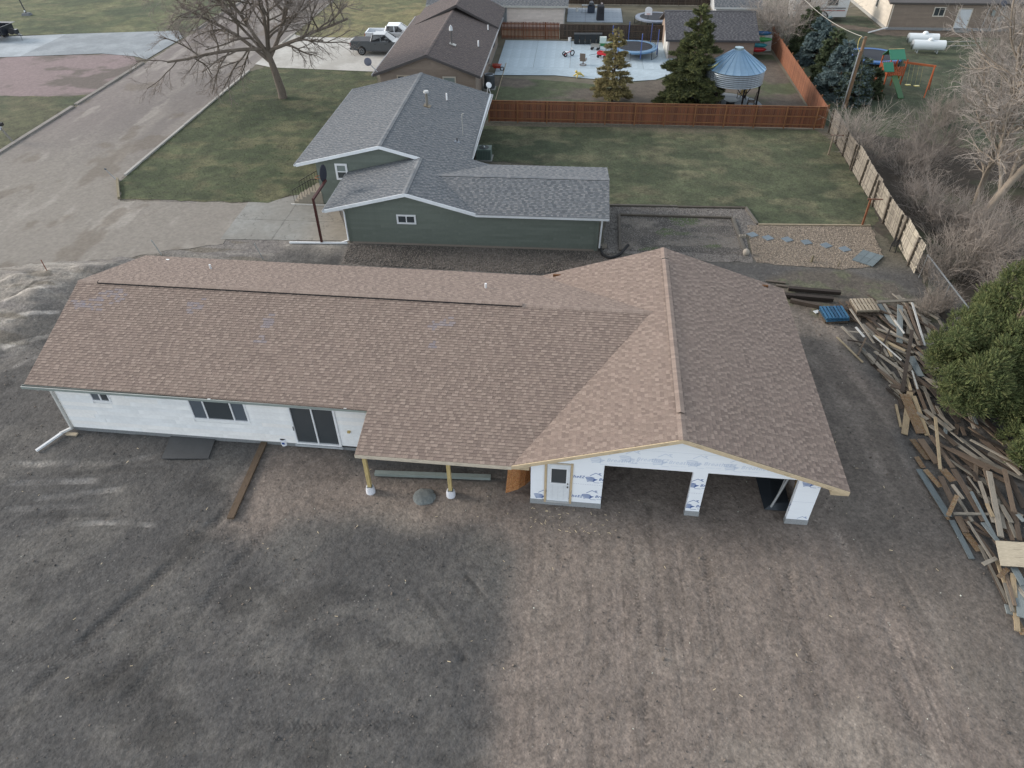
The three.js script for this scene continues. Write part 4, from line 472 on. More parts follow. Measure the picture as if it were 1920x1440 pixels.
{ // grey roofed green sided house
  const H = thing('green_sided_house', 'green sided house with grey shingles and white trim', 'house', V3(0, 0, 0), YAW), roof = new THREE.Group(); roof.name = 'roof'; H.add(roof);
  const s = 0.275, px = -12.11, ph = 4.3, hx = (x) => ph - s * (x - px), lx = -9.53, lh = hx(lx), zf = -38.03, zm = -43.15, zb = -58.0, el = -14.45, eh = 2.41, ul = -17.7, uh = 2.99, er = -6.6, erh = hx(er), wr = 2.3, wh = 2.44, wz1 = -38.03, wz2 = -45.1, wzr = -41.55, wrh = 3.22, wx0 = px + (ph - wh) / s, wxr = px + (ph - wrh) / s, trim = lin(226, 231, 235);
  const tabs = [];
  const lslope = (x0, h0, x1, h1, z0, z1) => { const A = V3(x0, h0, 0), B = V3(x1, h1, 0), Vv = unit(A, B); tabs.push(...slope(A, V3(0, 0, 1), Vv, A.distanceTo(B), () => z0, () => z1, HG, TABS)); slabSlope(roof, [V3(x0, h0, z1), V3(x1, h1, z1), V3(x1, h1, z0), V3(x0, h0, z0)], 0.16, trim); };
  lslope(el, eh, lx, lh, zm - 0.3, zf); lslope(ul, uh, px, ph, zb, zm);
  { // the long slope falling away from both ridges, down to the eave and the wing valleys
    const A = V3(wx0, wh, 0), B = V3(px, ph, 0), Vv = unit(A, B), len = A.distanceTo(B), vt = (h) => (h - wh) / (ph - wh) * len;
    const vE = vt(erh), vR = vt(wrh), vL = vt(lh);
    tabs.push(...slope(A, V3(0, 0, -1), Vv, len, (v) => v < vR ? -mixn(wz2, wzr, v / vR) : v > vL ? -zm : -wzr, (v) => v < vE ? -mixn(wz2 - 0.0, wz2, v / vE) : -zb, HG, TABS).filter(() => true));
    tabs.push(...slope(A, V3(0, 0, -1), Vv, len, (v) => v > vL ? -wzr : -zf, (v) => v < vR ? -mixn(wz1, wzr, v / vR) : v > vL ? -wzr : -wzr, HG, TABS));
    slabSlope(roof, [V3(px, ph, zm), V3(lx, lh, zm), V3(lx, lh, zf), V3(wx0, wh, zf), V3(wx0, wh, wz2), V3(er, erh, wz2), V3(er, erh, zb), V3(px, ph, zb)], 0.16, trim);
  }
  { const A = V3(0, wh, wz1), B = V3(0, wrh, wzr), Vv = unit(A, B), len = A.distanceTo(B); tabs.push(...slope(A, V3(1, 0, 0), Vv, len, (v) => mixn(wx0, wxr, v / len), () => wr, HG, TABS)); slabSlope(roof, [V3(wx0, wh, wz1), V3(wr, wh, wz1), V3(wr, wrh, wzr), V3(wxr, wrh, wzr)], 0.16, trim); }
  { const A = V3(0, wh, wz2), B = V3(0, wrh, wzr), Vv = unit(A, B), len = A.distanceTo(B); tabs.push(...slope(A, V3(-1, 0, 0), Vv, len, () => -wr, (v) => -mixn(wx0, wxr, v / len), HG, TABS)); slabSlope(roof, [V3(wr, wh, wz2), V3(wx0, wh, wz2), V3(wxr, wrh, wzr), V3(wr, wrh, wzr)], 0.16, trim); }
  layShingles(roof, tabs, 0);
  for (const a of [[V3(lx, lh, zm), V3(lx, lh, zf), 0.25, s], [V3(px, ph, zb), V3(px, ph, zm), 0.24, s], [V3(wxr, wrh, wzr), V3(wr, wrh, wzr), 0.22, 0.22]]) { const b = new MB(); cap(b, ...a, HG.hi); b.build('ridge_cap', M.shingle, roof); }
  const F = V3(0, 0, 0.05); for (const [a, b] of [[V3(el, eh, zf), V3(lx, lh, zf)], [V3(lx, lh, zf), V3(wx0 - 0.1, wh + 0.03, zf)], [V3(ul, uh, zm), V3(px, ph, zm)], [V3(px, ph, zm), V3(lx + 0.05, lh, zm)]]) boardAlong(roof, 'rake_board', a.clone().setY(a.y + 0.01), b.clone().setY(b.y + 0.01), 0.2, F, trim);
  const gut = (a, b) => { const g = new MB(); g.bar(a, b, 0.12, 0.11, trim); g.bar(a.clone().setY(a.y + 0.062), b.clone().setY(b.y + 0.062), 0.085, 0.012, lin(120, 124, 128)); g.build('gutter', M.dullmetal, roof); };
  gut(V3(wx0 - 0.1, wh - 0.08, wz1 + 0.07), V3(wr, wh - 0.08, wz1 + 0.07)); gut(V3(el - 0.06, eh - 0.07, zf + 0.1), V3(el - 0.06, eh - 0.07, zm)); gut(V3(ul - 0.06, uh - 0.07, zm + 0.1), V3(ul - 0.06, uh - 0.07, zb)); gut(V3(er + 0.06, erh - 0.07, wz2 - 0.2), V3(er + 0.06, erh - 0.07, zb));
  // walls
  const gt = [lin(107, 116, 108), lin(105, 114, 106), lin(109, 118, 110)], walls = new THREE.Group(); walls.name = 'wall'; H.add(walls);
  const zw = -38.53, core = new MB(), gc = lin(105, 114, 106); core.box(-5.82, 1.2, zw - 0.12, 15.1, 2.4, 0.2, gc); core.box(1.65, 1.2, -41.6, 0.2, 2.3, 6.3, gc); core.box(-2, 1.2, -44.6, 7.4, 2.3, 0.2, gc); core.box(-13.3, 1.2, -41, 0.2, 2.3, 5, gc); core.box(-16.45, 1.3, -50.8, 0.2, 2.8, 14.4, gc); core.box(-7.6, 1.3, -51.3, 0.2, 2.7, 13.3, gc); core.box(-12, 1.4, -57.5, 9, 2.8, 0.2, gc); core.box(-13, 1.4, -43.75, 7, 2.8, 0.2, gc);
  core.quad(V3(-13.37, 2.38, zw - 0.02), V3(-5.6, 2.38, zw - 0.02), V3(lx, lh - 0.2, zw - 0.02), V3(lx, lh - 0.2, zw - 0.02), gc); core.quad(V3(-16.55, 2.78, -43.64), V3(-9.5, 2.78, -43.64), V3(px, ph - 0.2, -43.64), V3(px, ph - 0.2, -43.64), gc); core.build('sheathing', M.paint, walls);
  const yTop = 2.45 + (lh - 2.5);
  siding(walls, V3(-13.37, 0, zw), V3(1.77, 0, zw), 0.12, yTop - 0.1, 0.165, gt, M.paint, { top: (y) => y < 2.32 ? [0, 99] : [Math.max(0, (y - eh + 0.1) / ((lh - eh) / (lx - el)) - (13.37 - 0 + el) * -1 * 0 + (el + 13.37)), -5.2 + 13.37 - (y - 2.32) / s] });
  siding(walls, V3(-16.55, 0, -43.6), V3(-9.5, 0, -43.6), 0.12, ph - 0.3, 0.165, gt, M.paint, { top: (y) => { const a = (y + 0.16 - uh) / ((ph - uh) / (px - ul)) + ul + 16.55, b = px + (ph - y - 0.2) / s + 16.55; return [Math.max(0, a), Math.min(7.05, b)]; } });
  siding(walls, V3(-7.5, 0, -57.4), V3(-7.5, 0, -45), 0.12, 2.6, 0.165, gt, M.paint); siding(walls, V3(-16.55, 0, -43.6).setZ(-57.4), V3(-16.55, 0, -57.4), 0.1, 0.12, 0.1, gt, M.paint);
  new MB().box(-5.8, 0.05, zw - 0.04, 15.2, 0.14, 0.14, lin(150, 140, 130)).build('foundation', M.concrete, H);
  const Lz = (qx, qy, z) => { const d = toL(rayDir(qx, qy)); return d.multiplyScalar(z / d.z).add(V3(0, CAM_H, 0)); };
  { const a = Lz(743, 401.5, zw), b = Lz(781, 420, zw); windowUnit(H, V3(a.x, b.y, zw + 0.02), V3(1, 0, 0), V3(0, 0, 1), b.x - a.x, a.y - b.y, [1, 1], { frame: 0.1 }); }
  { const a = Lz(627, 306, -43.6), b = Lz(655, 337, -43.6); windowUnit(H, V3(a.x, b.y, -43.58), V3(1, 0, 0), V3(0, 0, 1), b.x - a.x, a.y - b.y, [1, 1], { frame: 0.13, vertical: true, paneMat: [null, curtainM] }); }
  // downspouts
  { const b = new MB(); b.tube([V3(el + 0.2, 2.3, zf), V3(-13.5, 2.25, zw + 0.1), V3(-13.42, 2.1, zw + 0.12), V3(-13.42, 0.25, zw + 0.12), V3(-13.9, 0.1, zw + 0.2)], [0.045, 0.045, 0.045, 0.045, 0.045], 8, trim); b.bar(V3(-13.5, 0.09, zw + 0.2), V3(-17.1, 0.07, zw + 0.35), 0.12, 0.09, trim); b.build('downspout', M.paint, H); const c = new MB(); c.bar(V3(1.9, 2.28, wz1 - 0.1), V3(1.86, 0.3, zw + 0.14), 0.09, 0.08, trim); c.build('downspout', M.paint, H); }
  // flue, vents and antenna on the long slope
  const onR = (qx, qy) => { const d = toL(rayDir(qx, qy)), n = V3(s, 1, 0), t = (V3(px, ph, 0).sub(V3(0, CAM_H, 0))).dot(n) / d.dot(n); return d.multiplyScalar(t).add(V3(0, CAM_H, 0)); };
  { const p = onR(801, 199), g = new THREE.Group(); g.name = 'flue'; roof.add(g); new MB().tube([p, p.clone().add(V3(0, 0.95, 0))], [0.09, 0.09], 12, lin(150, 146, 138)).build('flue_pipe', M.metal, g); new MB().tube([p.clone().add(V3(0, 0.95, 0)), p.clone().add(V3(0, 1.08, 0))], [0.2, 0.17], 14, lin(196, 198, 198)).build('flue_cap', M.dullmetal, g); new MB().box(p.x, p.y + 0.02, p.z, 0.5, 0.05, 0.5, lin(120, 106, 82), new THREE.Matrix4().makeRotationZ(-Math.atan(s))).build('flashing', M.dullmetal, g); }
  pvc(roof, onR(838, 189), 0.55, 0.06); { const p = onR(868, 255); new MB().tube([p, p.clone().add(V3(0, 1.5, 0)), p.clone().add(V3(0.12, 1.52, 0))], [0.022, 0.022, 0.04], 6, lin(170, 172, 168)).build('antenna_mast', M.dullmetal, roof); } { const p = onR(857, 266); new MB().box(p.x, p.y + 0.02, p.z, 0.35, 0.03, 0.35, lin(120, 128, 138), new THREE.Matrix4().makeRotationZ(-Math.atan(s))).build('roof_vent', M.dullmetal, roof); new MB().tube([p, p.clone().add(V3(0, 0.25, 0))], [0.04, 0.04], 8, lin(50, 50, 54)).build('roof_vent', M.rubber, roof); }
  { const p = Lz(917, 172, zb + 0.3), g = new THREE.Group(); g.name = 'satellite_dish'; roof.add(g); new MB().geo(new THREE.SphereGeometry(0.34, 14, 8, 0, 6.283, 0, 0.75), M4(V3(er - 0.2, erh + 0.75, zb + 0.4), 0.6, 0.9, 0, V3(1, 0.55, 1)), lin(208, 212, 216)).build('dish', mat({ side: THREE.DoubleSide }), g); new MB().bar(V3(er - 0.35, erh, zb + 0.3), V3(er - 0.2, erh + 0.8, zb + 0.4), 0.05, 0.05, lin(190, 194, 196)).bar(V3(er + 0.1, erh - 0.1, zb + 0.6), V3(er - 0.2, erh + 0.7, zb + 0.4), 0.03, 0.03, lin(190, 194, 196)).build('mast', M.dullmetal, g); void p; }
  // front steps with railings
  { const g = new THREE.Group(); g.name = 'entry_steps'; H.add(g); const cx = -17.35; for (let k = 0; k < 5; k++) new MB().box(-18.45 + k * 0.3 + (2.0 - k * 0.3) / 2 - 0.05, 0.09 + k * 0.17, -44.3, 2.0 - k * 0.3, 0.17, 1.5, lin(160, 152, 138)).build('step', M.concrete, g); const rc = lin(36, 34, 34); for (const z of [-43.6, -45.0]) { const b = new MB(); b.bar(V3(-18.5, 0.95, z), V3(-17.1, 1.75, z), 0.035, 0.035, rc).bar(V3(-17.1, 1.75, z), V3(-16.65, 1.75, z), 0.035, 0.035, rc); for (let k = 0; k < 9; k++) { const x = -18.5 + k * 0.2, y0 = clamp(0.15 + k * 0.11, 0, 0.95), y1 = k < 8 ? 0.95 + k * 0.114 : 1.75; b.bar(V3(x, y0, z), V3(x, y1, z), 0.02, 0.02, rc); } b.build('railing', M.gloss, g); } boardAlong(g, 'edging', V3(-18.7, 0.08, -43.45), V3(-13.6, 0.08, -43.45), 0.08, V3(0, 0, 0.06), lin(214, 212, 206)); void cx; }
  anchor(H, V3(-10, 0, -46));
}
function simpleHouse(H, o) { // gabled block, ridge along z or x, with siding on chosen faces
  const { x0, x1, z0, z1, eh, rh, ridge, oh = 0.4, pal, tones, trim, wallIn = 0.5, sides = '', sExp = 0.2 } = o, roof = new THREE.Group(); roof.name = 'roof'; H.add(roof); const tabs = [];
  if (ridge === 'z') { const xm = o.xm ?? (x0 + x1) / 2; for (const [xe, U] of [[x0, 1], [x1, -1]]) { const A = V3(xe, eh, 0), B = V3(xm, rh, 0), Vv = unit(A, B); tabs.push(...slope(A, V3(0, 0, U), Vv, A.distanceTo(B), () => U > 0 ? z0 : -z1, () => U > 0 ? z1 : -z0, pal, TABS)); slabSlope(roof, U > 0 ? [V3(x0, eh, z1), V3(xm, rh, z1), V3(xm, rh, z0), V3(x0, eh, z0)] : [V3(xm, rh, z1), V3(x1, eh, z1), V3(x1, eh, z0), V3(xm, rh, z0)], 0.18, trim); boardAlong(roof, 'rake_board', V3(xe, eh + 0.01, z1), V3(xm, rh + 0.01, z1), 0.22, V3(0, 0, U > 0 ? 0.04 : 0.041), trim); const g = new MB(); g.bar(V3(xe - U * 0.06, eh - 0.07, z1), V3(xe - U * 0.06, eh - 0.07, z0), 0.12, 0.11, o.gutter || trim); g.build('gutter', M.dullmetal, roof); } const b = new MB(); cap(b, V3(xm, rh, z0), V3(xm, rh, z1), (rh - eh) / (xm - x0), (rh - eh) / (x1 - xm), pal.hi); b.build('ridge_cap', M.shingle, roof); }
  else { const zm = (z0 + z1) / 2; for (const [ze, U] of [[z1, 1], [z0, -1]]) { const A = V3(0, eh, ze), B = V3(0, rh, zm), Vv = unit(A, B); tabs.push(...slope(A, V3(U, 0, 0), Vv, A.distanceTo(B), () => U > 0 ? x0 : -x1, () => U > 0 ? x1 : -x0, pal, TABS)); slabSlope(roof, U > 0 ? [V3(x0, eh, z1), V3(x1, eh, z1), V3(x1, rh, zm), V3(x0, rh, zm)] : [V3(x1, eh, z0), V3(x0, eh, z0), V3(x0, rh, zm), V3(x1, rh, zm)], 0.18, trim); boardAlong(roof, 'fascia', V3(x0, eh - 0.0, ze), V3(x1, eh - 0.0, ze), 0.2, V3(0, 0, U * 0.04), o.gutter || trim); } const b = new MB(); cap(b, V3(x0, rh, zm), V3(x1, rh, zm), 0.3, 0.3, pal.hi); b.build('ridge_cap', M.shingle, roof); }
  layShingles(roof, tabs, 0);
  const w = new THREE.Group(); w.name = 'wall'; H.add(w); const a0 = x0 + wallIn, a1 = x1 - wallIn, b0 = z0 + wallIn, b1 = z1 - wallIn, c = new MB(), cc = tones[0]; c.box((a0 + a1) / 2, eh / 2, b1 - 0.1, a1 - a0, eh, 0.2, cc); c.box((a0 + a1) / 2, eh / 2, b0 + 0.1, a1 - a0, eh, 0.2, cc); c.box(a0 + 0.1, eh / 2, (b0 + b1) / 2, 0.2, eh, b1 - b0 - 0.4, cc); c.box(a1 - 0.1, eh / 2, (b0 + b1) / 2, 0.2, eh, b1 - b0 - 0.4, cc);
  if (ridge === 'z') { const xm = o.xm ?? (x0 + x1) / 2, rise = rh - 0.2; for (const z of [b1 - 0.02, b0 + 0.02]) { c.quad(V3(a0, eh - 0.02, z), V3(a1, eh - 0.02, z), V3(xm, rise, z), V3(xm, rise, z), cc); } } else { const zm = (z0 + z1) / 2; for (const x of [a0, a1]) c.quad(V3(x, eh, b0), V3(x, eh, b1), V3(x, rh - 0.2, zm), V3(x, rh - 0.2, zm), cc); }
  c.build('sheathing', mat({ side: THREE.DoubleSide, roughness: 0.8 }), w);
  if (sides.includes('f')) siding(w, V3(a0, 0, b1), V3(a1, 0, b1), 0.15, ridge === 'z' ? rh - 0.3 : eh, sExp, tones, M.paint, { holes: o.holesF, top: ridge === 'z' ? (y) => { const xm = o.xm ?? (x0 + x1) / 2; if (y < eh) return [0, a1 - a0]; const t = (y + 0.15 - eh) / (rh - eh); return [mixn(x0, xm, t) - a0, mixn(x1, xm, t) - a0]; } : null });
  if (sides.includes('r')) siding(w, V3(a1, 0, b1), V3(a1, 0, b0), 0.15, eh - 0.05, sExp, tones, M.paint, { holes: o.holesR });
  if (sides.includes('l')) siding(w, V3(a0, 0, b0), V3(a0, 0, b1), 0.15, eh - 0.05, sExp, o.tonesL || tones, M.paint, { holes: o.holesL });
  new MB().box((a0 + a1) / 2, 0.03, (b0 + b1) / 2, a1 - a0 + 0.06, 0.24, b1 - b0 + 0.06, lin(150, 148, 144)).build('foundation', M.concrete, H);
  return { roof, w, a0, a1, b0, b1 };
}
const Lzz = (qx, qy, z) => { const d = toL(rayDir(qx, qy)); return d.multiplyScalar(z / d.z).add(V3(0, CAM_H, 0)); };
{ // brown roofed neighbour behind
  const H = thing('tan_gabled_house', 'tan sided house with a dark brown gabled roof', 'house', V3(0, 0, 0), YAW), tn_ = [lin(136, 122, 110), lin(132, 118, 107), lin(140, 126, 114)], trim = lin(70, 66, 66);
  const r = simpleHouse(H, { x0: -17.4, x1: -8.1, z0: -83.2, z1: -63.0, eh: 2.6, rh: 4.25, xm: -12.65, ridge: 'z', pal: HBr, tones: tn_, trim, gutter: lin(150, 152, 154), sides: 'fr' });
  // taller rear bay
  { const tabs = []; const x0 = -17.0, x1 = -8.05, xm = -12.3, eh = 2.72, rh = 4.75, z0 = -86.5, z1 = -78.4; for (const [xe, U] of [[x0, 1], [x1, -1]]) { const A = V3(xe, eh, 0), B = V3(xm, rh, 0), Vv = unit(A, B); tabs.push(...slope(A, V3(0, 0, U), Vv, A.distanceTo(B), () => U > 0 ? z0 : -z1, () => U > 0 ? z1 : -z0, HBr, TABS)); slabSlope(r.roof, U > 0 ? [V3(x0, eh, z1), V3(xm, rh, z1), V3(xm, rh, z0), V3(x0, eh, z0)] : [V3(xm, rh, z1), V3(x1, eh, z1), V3(x1, eh, z0), V3(xm, rh, z0)], 0.2, trim); boardAlong(r.roof, 'rake_board', V3(xe, eh + 0.01, z1), V3(xm, rh + 0.01, z1), 0.2, V3(0, 0, 0.03), trim); } layShingles(r.roof, tabs, 0); const b = new MB(); cap(b, V3(xm, rh, z0), V3(xm, rh, z1), 0.43, 0.47, HBr.hi); b.build('ridge_cap', M.shingle, r.roof); new MB().box(-12.5, 1.4, -86, 8, 2.7, 0.2, tn_[0]).build('rear_wall', M.paint, r.w); }
  { const a = Lzz(832, 145, -63.5); windowUnit(H, V3(a.x - 0.1, 1.15, -63.46), V3(1, 0, 0), V3(0, 0, 1), 1.15, 1.25, [1], { frame: 0.1, col: lin(196, 190, 178), paneMat: [curtainM] }); const c = Lzz(757, 143, -63.5); windowUnit(H, V3(c.x - 0.6, 1.35, -63.46), V3(1, 0, 0), V3(0, 0, 1), 1.2, 1.1, [1], { frame: 0.1, col: lin(180, 166, 148) }); }
  const onR = (qx, qy) => { const s = (4.25 - 2.6) / (-8.1 + 12.65), d = toL(rayDir(qx, qy)), n = V3(s, 1, 0), t = V3(-12.65, 4.25, 0).sub(V3(0, CAM_H, 0)).dot(n) / d.dot(n); return d.multiplyScalar(t).add(V3(0, CAM_H, 0)); };
  { const p = onR(847, 84), g = new THREE.Group(); g.name = 'flue'; r.roof.add(g); new MB().tube([p, p.clone().add(V3(0, 1.2, 0))], [0.09, 0.09], 10, lin(120, 118, 118)).build('flue_pipe', M.metal, g); new MB().tube([p.clone().add(V3(0, 1.2, 0)), p.clone().add(V3(0, 1.45, 0)), p.clone().add(V3(0, 1.62, 0))], [0.17, 0.15, 0.04], 12, lin(214, 218, 222)).build('flue_cap', M.dullmetal, g); new MB().box(p.x + 0.1, p.y + 0.05, p.z, 0.6, 0.06, 0.5, lin(178, 178, 174), new THREE.Matrix4().makeRotationZ(-0.35)).build('flashing', M.dullmetal, g); }
  pvc(r.roof, onR(897, 88), 0.55, 0.07); pvc(r.roof, onR(915, 57), 0.5, 0.06);
  { const g = new THREE.Group(); g.name = 'satellite_dish'; r.roof.add(g); const p = V3(-17.0, 2.7, -63.3); new MB().geo(new THREE.SphereGeometry(0.42, 16, 8, 0, 6.283, 0, 0.9), M4(p.clone().add(V3(-0.75, 0.85, 0.1)), 0.5, 1.2, 0, V3(1, 0.5, 1)), lin(92, 94, 106)).build('dish', mat({ side: THREE.DoubleSide, roughness: 0.5 }), g); new MB().bar(p, p.clone().add(V3(-0.7, 0.8, 0.05)), 0.06, 0.06, lin(176, 178, 180)).build('mast', M.dullmetal, g); }
  for (const z of [-73.2, -78.6]) windowUnit(H, V3(-8.58, 0.9, z + 0.6), V3(0, 0, -1), V3(1, 0, 0), 1.2, 1.2, [1, 1], { frame: 0.08, col: lin(60, 60, 62) });
  anchor(H, V3(-12.7, 0, -73));
}
{ // beige house beyond
  const H = thing('beige_house', 'beige sided house with grey eaves beyond the picket fence', 'house', V3(0, 0, 0), YAW), tn_ = [lin(226, 217, 211), lin(222, 213, 207)]; const zf = -89.6, e = Lzz(900, 8, zf), xr = Lzz(1050, 40, zf).x, xl = Lzz(812, 20, zf).x;
  const r = simpleHouse(H, { x0: xl - 0.7, x1: xr + 0.9, z0: zf - 10, z1: zf + 0.5, eh: Math.max(2.4, e.y), rh: 4.4, ridge: 'x', pal: HG, tones: tn_, trim: lin(150, 156, 158), gutter: lin(186, 188, 184), sides: 'f' });
  for (const [qx, w, y0, h, m] of [[828, 2.0, 0.9, 1.3, greyGlass], [898, 1.0, 0.9, 1.4, curtainM], [933, 1.1, 0.4, 2.0, paleGlass]]) { const p = Lzz(qx, 25, r.b1); windowUnit(H, V3(p.x, y0, r.b1 + 0.02), V3(1, 0, 0), V3(0, 0, 1), w, h, [1, 1], { frame: 0.09, col: lin(168, 172, 176), paneMat: [m, m] }); }
  new MB().bar(V3(r.a1 + 0.05, 2.3, r.b1 + 0.1), V3(r.a1 + 0.05, 0.1, r.b1 + 0.1), 0.09, 0.08, lin(190, 190, 188)).build('downspout', M.paint, H);
  anchor(H, V3((xl + xr) / 2, 0, zf - 4));
}
{ // garden shed / garage in the fenced yard
  const H = thing('garden_shed', 'brown sided shed with a dark grey roof in the fenced yard', 'shed', V3(0, 0, 0), YAW), zf = -78.3, x0 = Lzz(1249, 73, zf + 0.4).x, x1 = Lzz(1425, 76, zf + 0.4).x, ey = Lzz(1330, 75, zf + 0.4).y, rz = -82.3, ry = Lzz(1330, 20, rz).y;
  const tn_ = [lin(140, 124, 112), lin(136, 120, 109)]; simpleHouse(H, { x0, x1, z0: rz * 2 - zf - 0.4, z1: zf + 0.4, eh: ey, rh: ry, ridge: 'x', pal: HSh, tones: tn_, trim: lin(66, 66, 70), sides: 'f', wallIn: 0.35 });
  boardAlong(H, 'corner_trim', V3(x0 + 0.3, ey - 0.05, zf + 0.06), V3(x0 + 0.42, ey - 0.05, zf + 0.06), ey - 0.1, V3(0, 0, 0.05), lin(206, 196, 188)); new MB().box(x0 + 0.3, ey / 2, zf - 2, 0.06, ey - 0.2, 3.6, lin(214, 214, 208)).build('overhead_door', M.paint, H);
  anchor(H, V3((x0 + x1) / 2, 0, rz));
}
{ // far shed
  const H = thing('far_shed', 'small shed with pale grey roof just behind the brown shed', 'shed', V3(0, 0, 0), YAW), z = -96, a = Lzz(1343, 12, z), b = Lzz(1425, 14, z); simpleHouse(H, { x0: a.x - 0.2, x1: b.x + 0.4, z0: z - 6, z1: z, eh: a.y - 0.1, rh: a.y + 1.4, ridge: 'x', pal: HG, tones: [lin(170, 174, 176)], trim: lin(206, 210, 212), wallIn: 0.3, sides: '' }); anchor(H, V3(a.x, 0, z - 3));
}
{ // tan house with door near the gas tanks
  const p = LG(1660, 56), H = thing('tan_sided_house', 'tan sided house with sunlight painted into its cream side wall, white door, grey foundation', 'house', V3(0, 0, 0), YAW), tn_ = [lin(142, 128, 114), lin(138, 124, 111)], x0 = p.x, zf = p.z;
  const w = new THREE.Group(); w.name = 'wall'; H.add(w); new MB().box(x0 + 13, 1.5, zf - 0.1, 26, 3, 0.2, tn_[0]).box(x0 + 0.1, 1.5, zf - 7.2, 0.2, 3, 13.9, lin(204, 196, 182)).build('sheathing', M.paint, w);  // cream side wall, sheathing and boards: low sunlight put into the colour
  siding(w, V3(x0, 0, zf), V3(x0 + 26, 0, zf), 0.3, 3, 0.2, tn_, M.paint); siding(w, V3(x0, 0, zf - 14), V3(x0, 0, zf), 0.3, 3, 0.2, [lin(204, 196, 182), lin(200, 192, 178)], M.paint);
  new MB().box(x0 + 13, 0.13, zf + 0.0, 26.1, 0.34, 0.14, lin(158, 160, 160)).box(x0 - 0.0, 0.13, zf - 7, 0.14, 0.34, 14, lin(168, 168, 164)).build('foundation', M.concrete, H);
  const a = Lzz(1747, 31, zf), b = Lzz(1775, 13, zf); windowUnit(H, V3(a.x, a.y, zf + 0.02), V3(1, 0, 0), V3(0, 0, 1), b.x - a.x, b.y - a.y, [1, 1], { frame: 0.1, col: lin(214, 208, 196) });
  const c = Lzz(1786, 55, zf), d = Lzz(1809, 56, zf), g = new THREE.Group(); g.name = 'door'; H.add(g); new MB().box((c.x + d.x) / 2, 1.15, zf + 0.04, d.x - c.x, 2.05, 0.06, lin(212, 218, 222)).build('door_slab', M.paint, g); for (const x of [c.x - 0.05, d.x + 0.05]) new MB().box(x, 1.2, zf + 0.04, 0.1, 2.2, 0.08, lin(206, 198, 184)).build('door_casing', M.paint, g); new MB().box((c.x + d.x) / 2, 2.25, zf + 0.04, d.x - c.x + 0.2, 0.1, 0.08, lin(206, 198, 184)).build('door_casing', M.paint, g); new MB().geo(new THREE.SphereGeometry(0.05, 8, 6), M4(V3(d.x - 0.1, 1.1, zf + 0.1)), lin(150, 140, 110)).build('handle', M.metal, g); new MB().box((c.x + d.x) / 2, 0.05, zf + 0.5, 1.5, 0.12, 0.9, lin(160, 160, 156)).build('step', M.concrete, g);
  const l = Lzz(1797, 14, zf); new MB().box(l.x, l.y, zf + 0.08, 0.12, 0.2, 0.14, lin(190, 180, 160)).build('wall_lamp', M.paint, H);
  { const q = Lzz(1642, 6, zf - 5); windowUnit(H, V3(x0 - 0.02, 1.3, zf - 5), V3(0, 0, 1), V3(-1, 0, 0), 0.9, 1.2, [1], { frame: 0.09, col: lin(210, 206, 196) }); void q; }
  const e = Lzz(1870, 35, zf); for (const [o, h] of [[-0.5, 1.9], [0, 1.2], [0.35, 1.5]]) new MB().box(e.x + o * 1.4, h, zf + 0.14, 0.34, 0.55, 0.2, lin(150, 158, 156)).build('meter_box', M.dullmetal, H); for (const o of [-1.4, -0.6, 0, 0.3, 0.5]) new MB().bar(V3(e.x + o, 0.1, zf + 0.16), V3(e.x + o * 0.9, 2.6, zf + 0.12), 0.06, 0.06, lin(176, 178, 178)).build('conduit', M.dullmetal, H);
  new MB().geo(new THREE.SphereGeometry(0.4, 16, 8, 0, 6.283, 0, 0.9), M4(V3(e.x - 0.3, 2.9, zf + 0.6), 0, 1.1, 0, V3(1, 0.5, 1)), lin(70, 74, 84)).build('satellite_dish', mat({ side: THREE.DoubleSide }), H);
  { const b2 = new MB(); b2.bar(V3(x0 + 0.1, 2.8, zf + 0.12), V3(x0 + 0.1, 0.35, zf + 0.12), 0.09, 0.08, lin(200, 194, 182)).bar(V3(x0 + 0.1, 0.3, zf + 0.15), toL(G(1628, 61, 0.12)), 0.12, 0.09, lin(220, 224, 226)); b2.build('downspout', M.paint, H); }
  { const roof = new THREE.Group(); roof.name = 'roof'; H.add(roof); slabSlope(roof, [V3(x0 - 0.5, 2.9, zf + 0.5), V3(x0 + 26, 2.9, zf + 0.5), V3(x0 + 26, 5, zf - 7), V3(x0 - 0.5, 5, zf - 7)], 0.2, lin(90, 86, 84)); slabSlope(roof, [V3(x0 + 26, 2.9, zf - 14.5), V3(x0 - 0.5, 2.9, zf - 14.5), V3(x0 - 0.5, 5, zf - 7), V3(x0 + 26, 5, zf - 7)], 0.2, lin(90, 86, 84)); }
  anchor(H, V3(x0 + 13, 0, zf - 7));
}
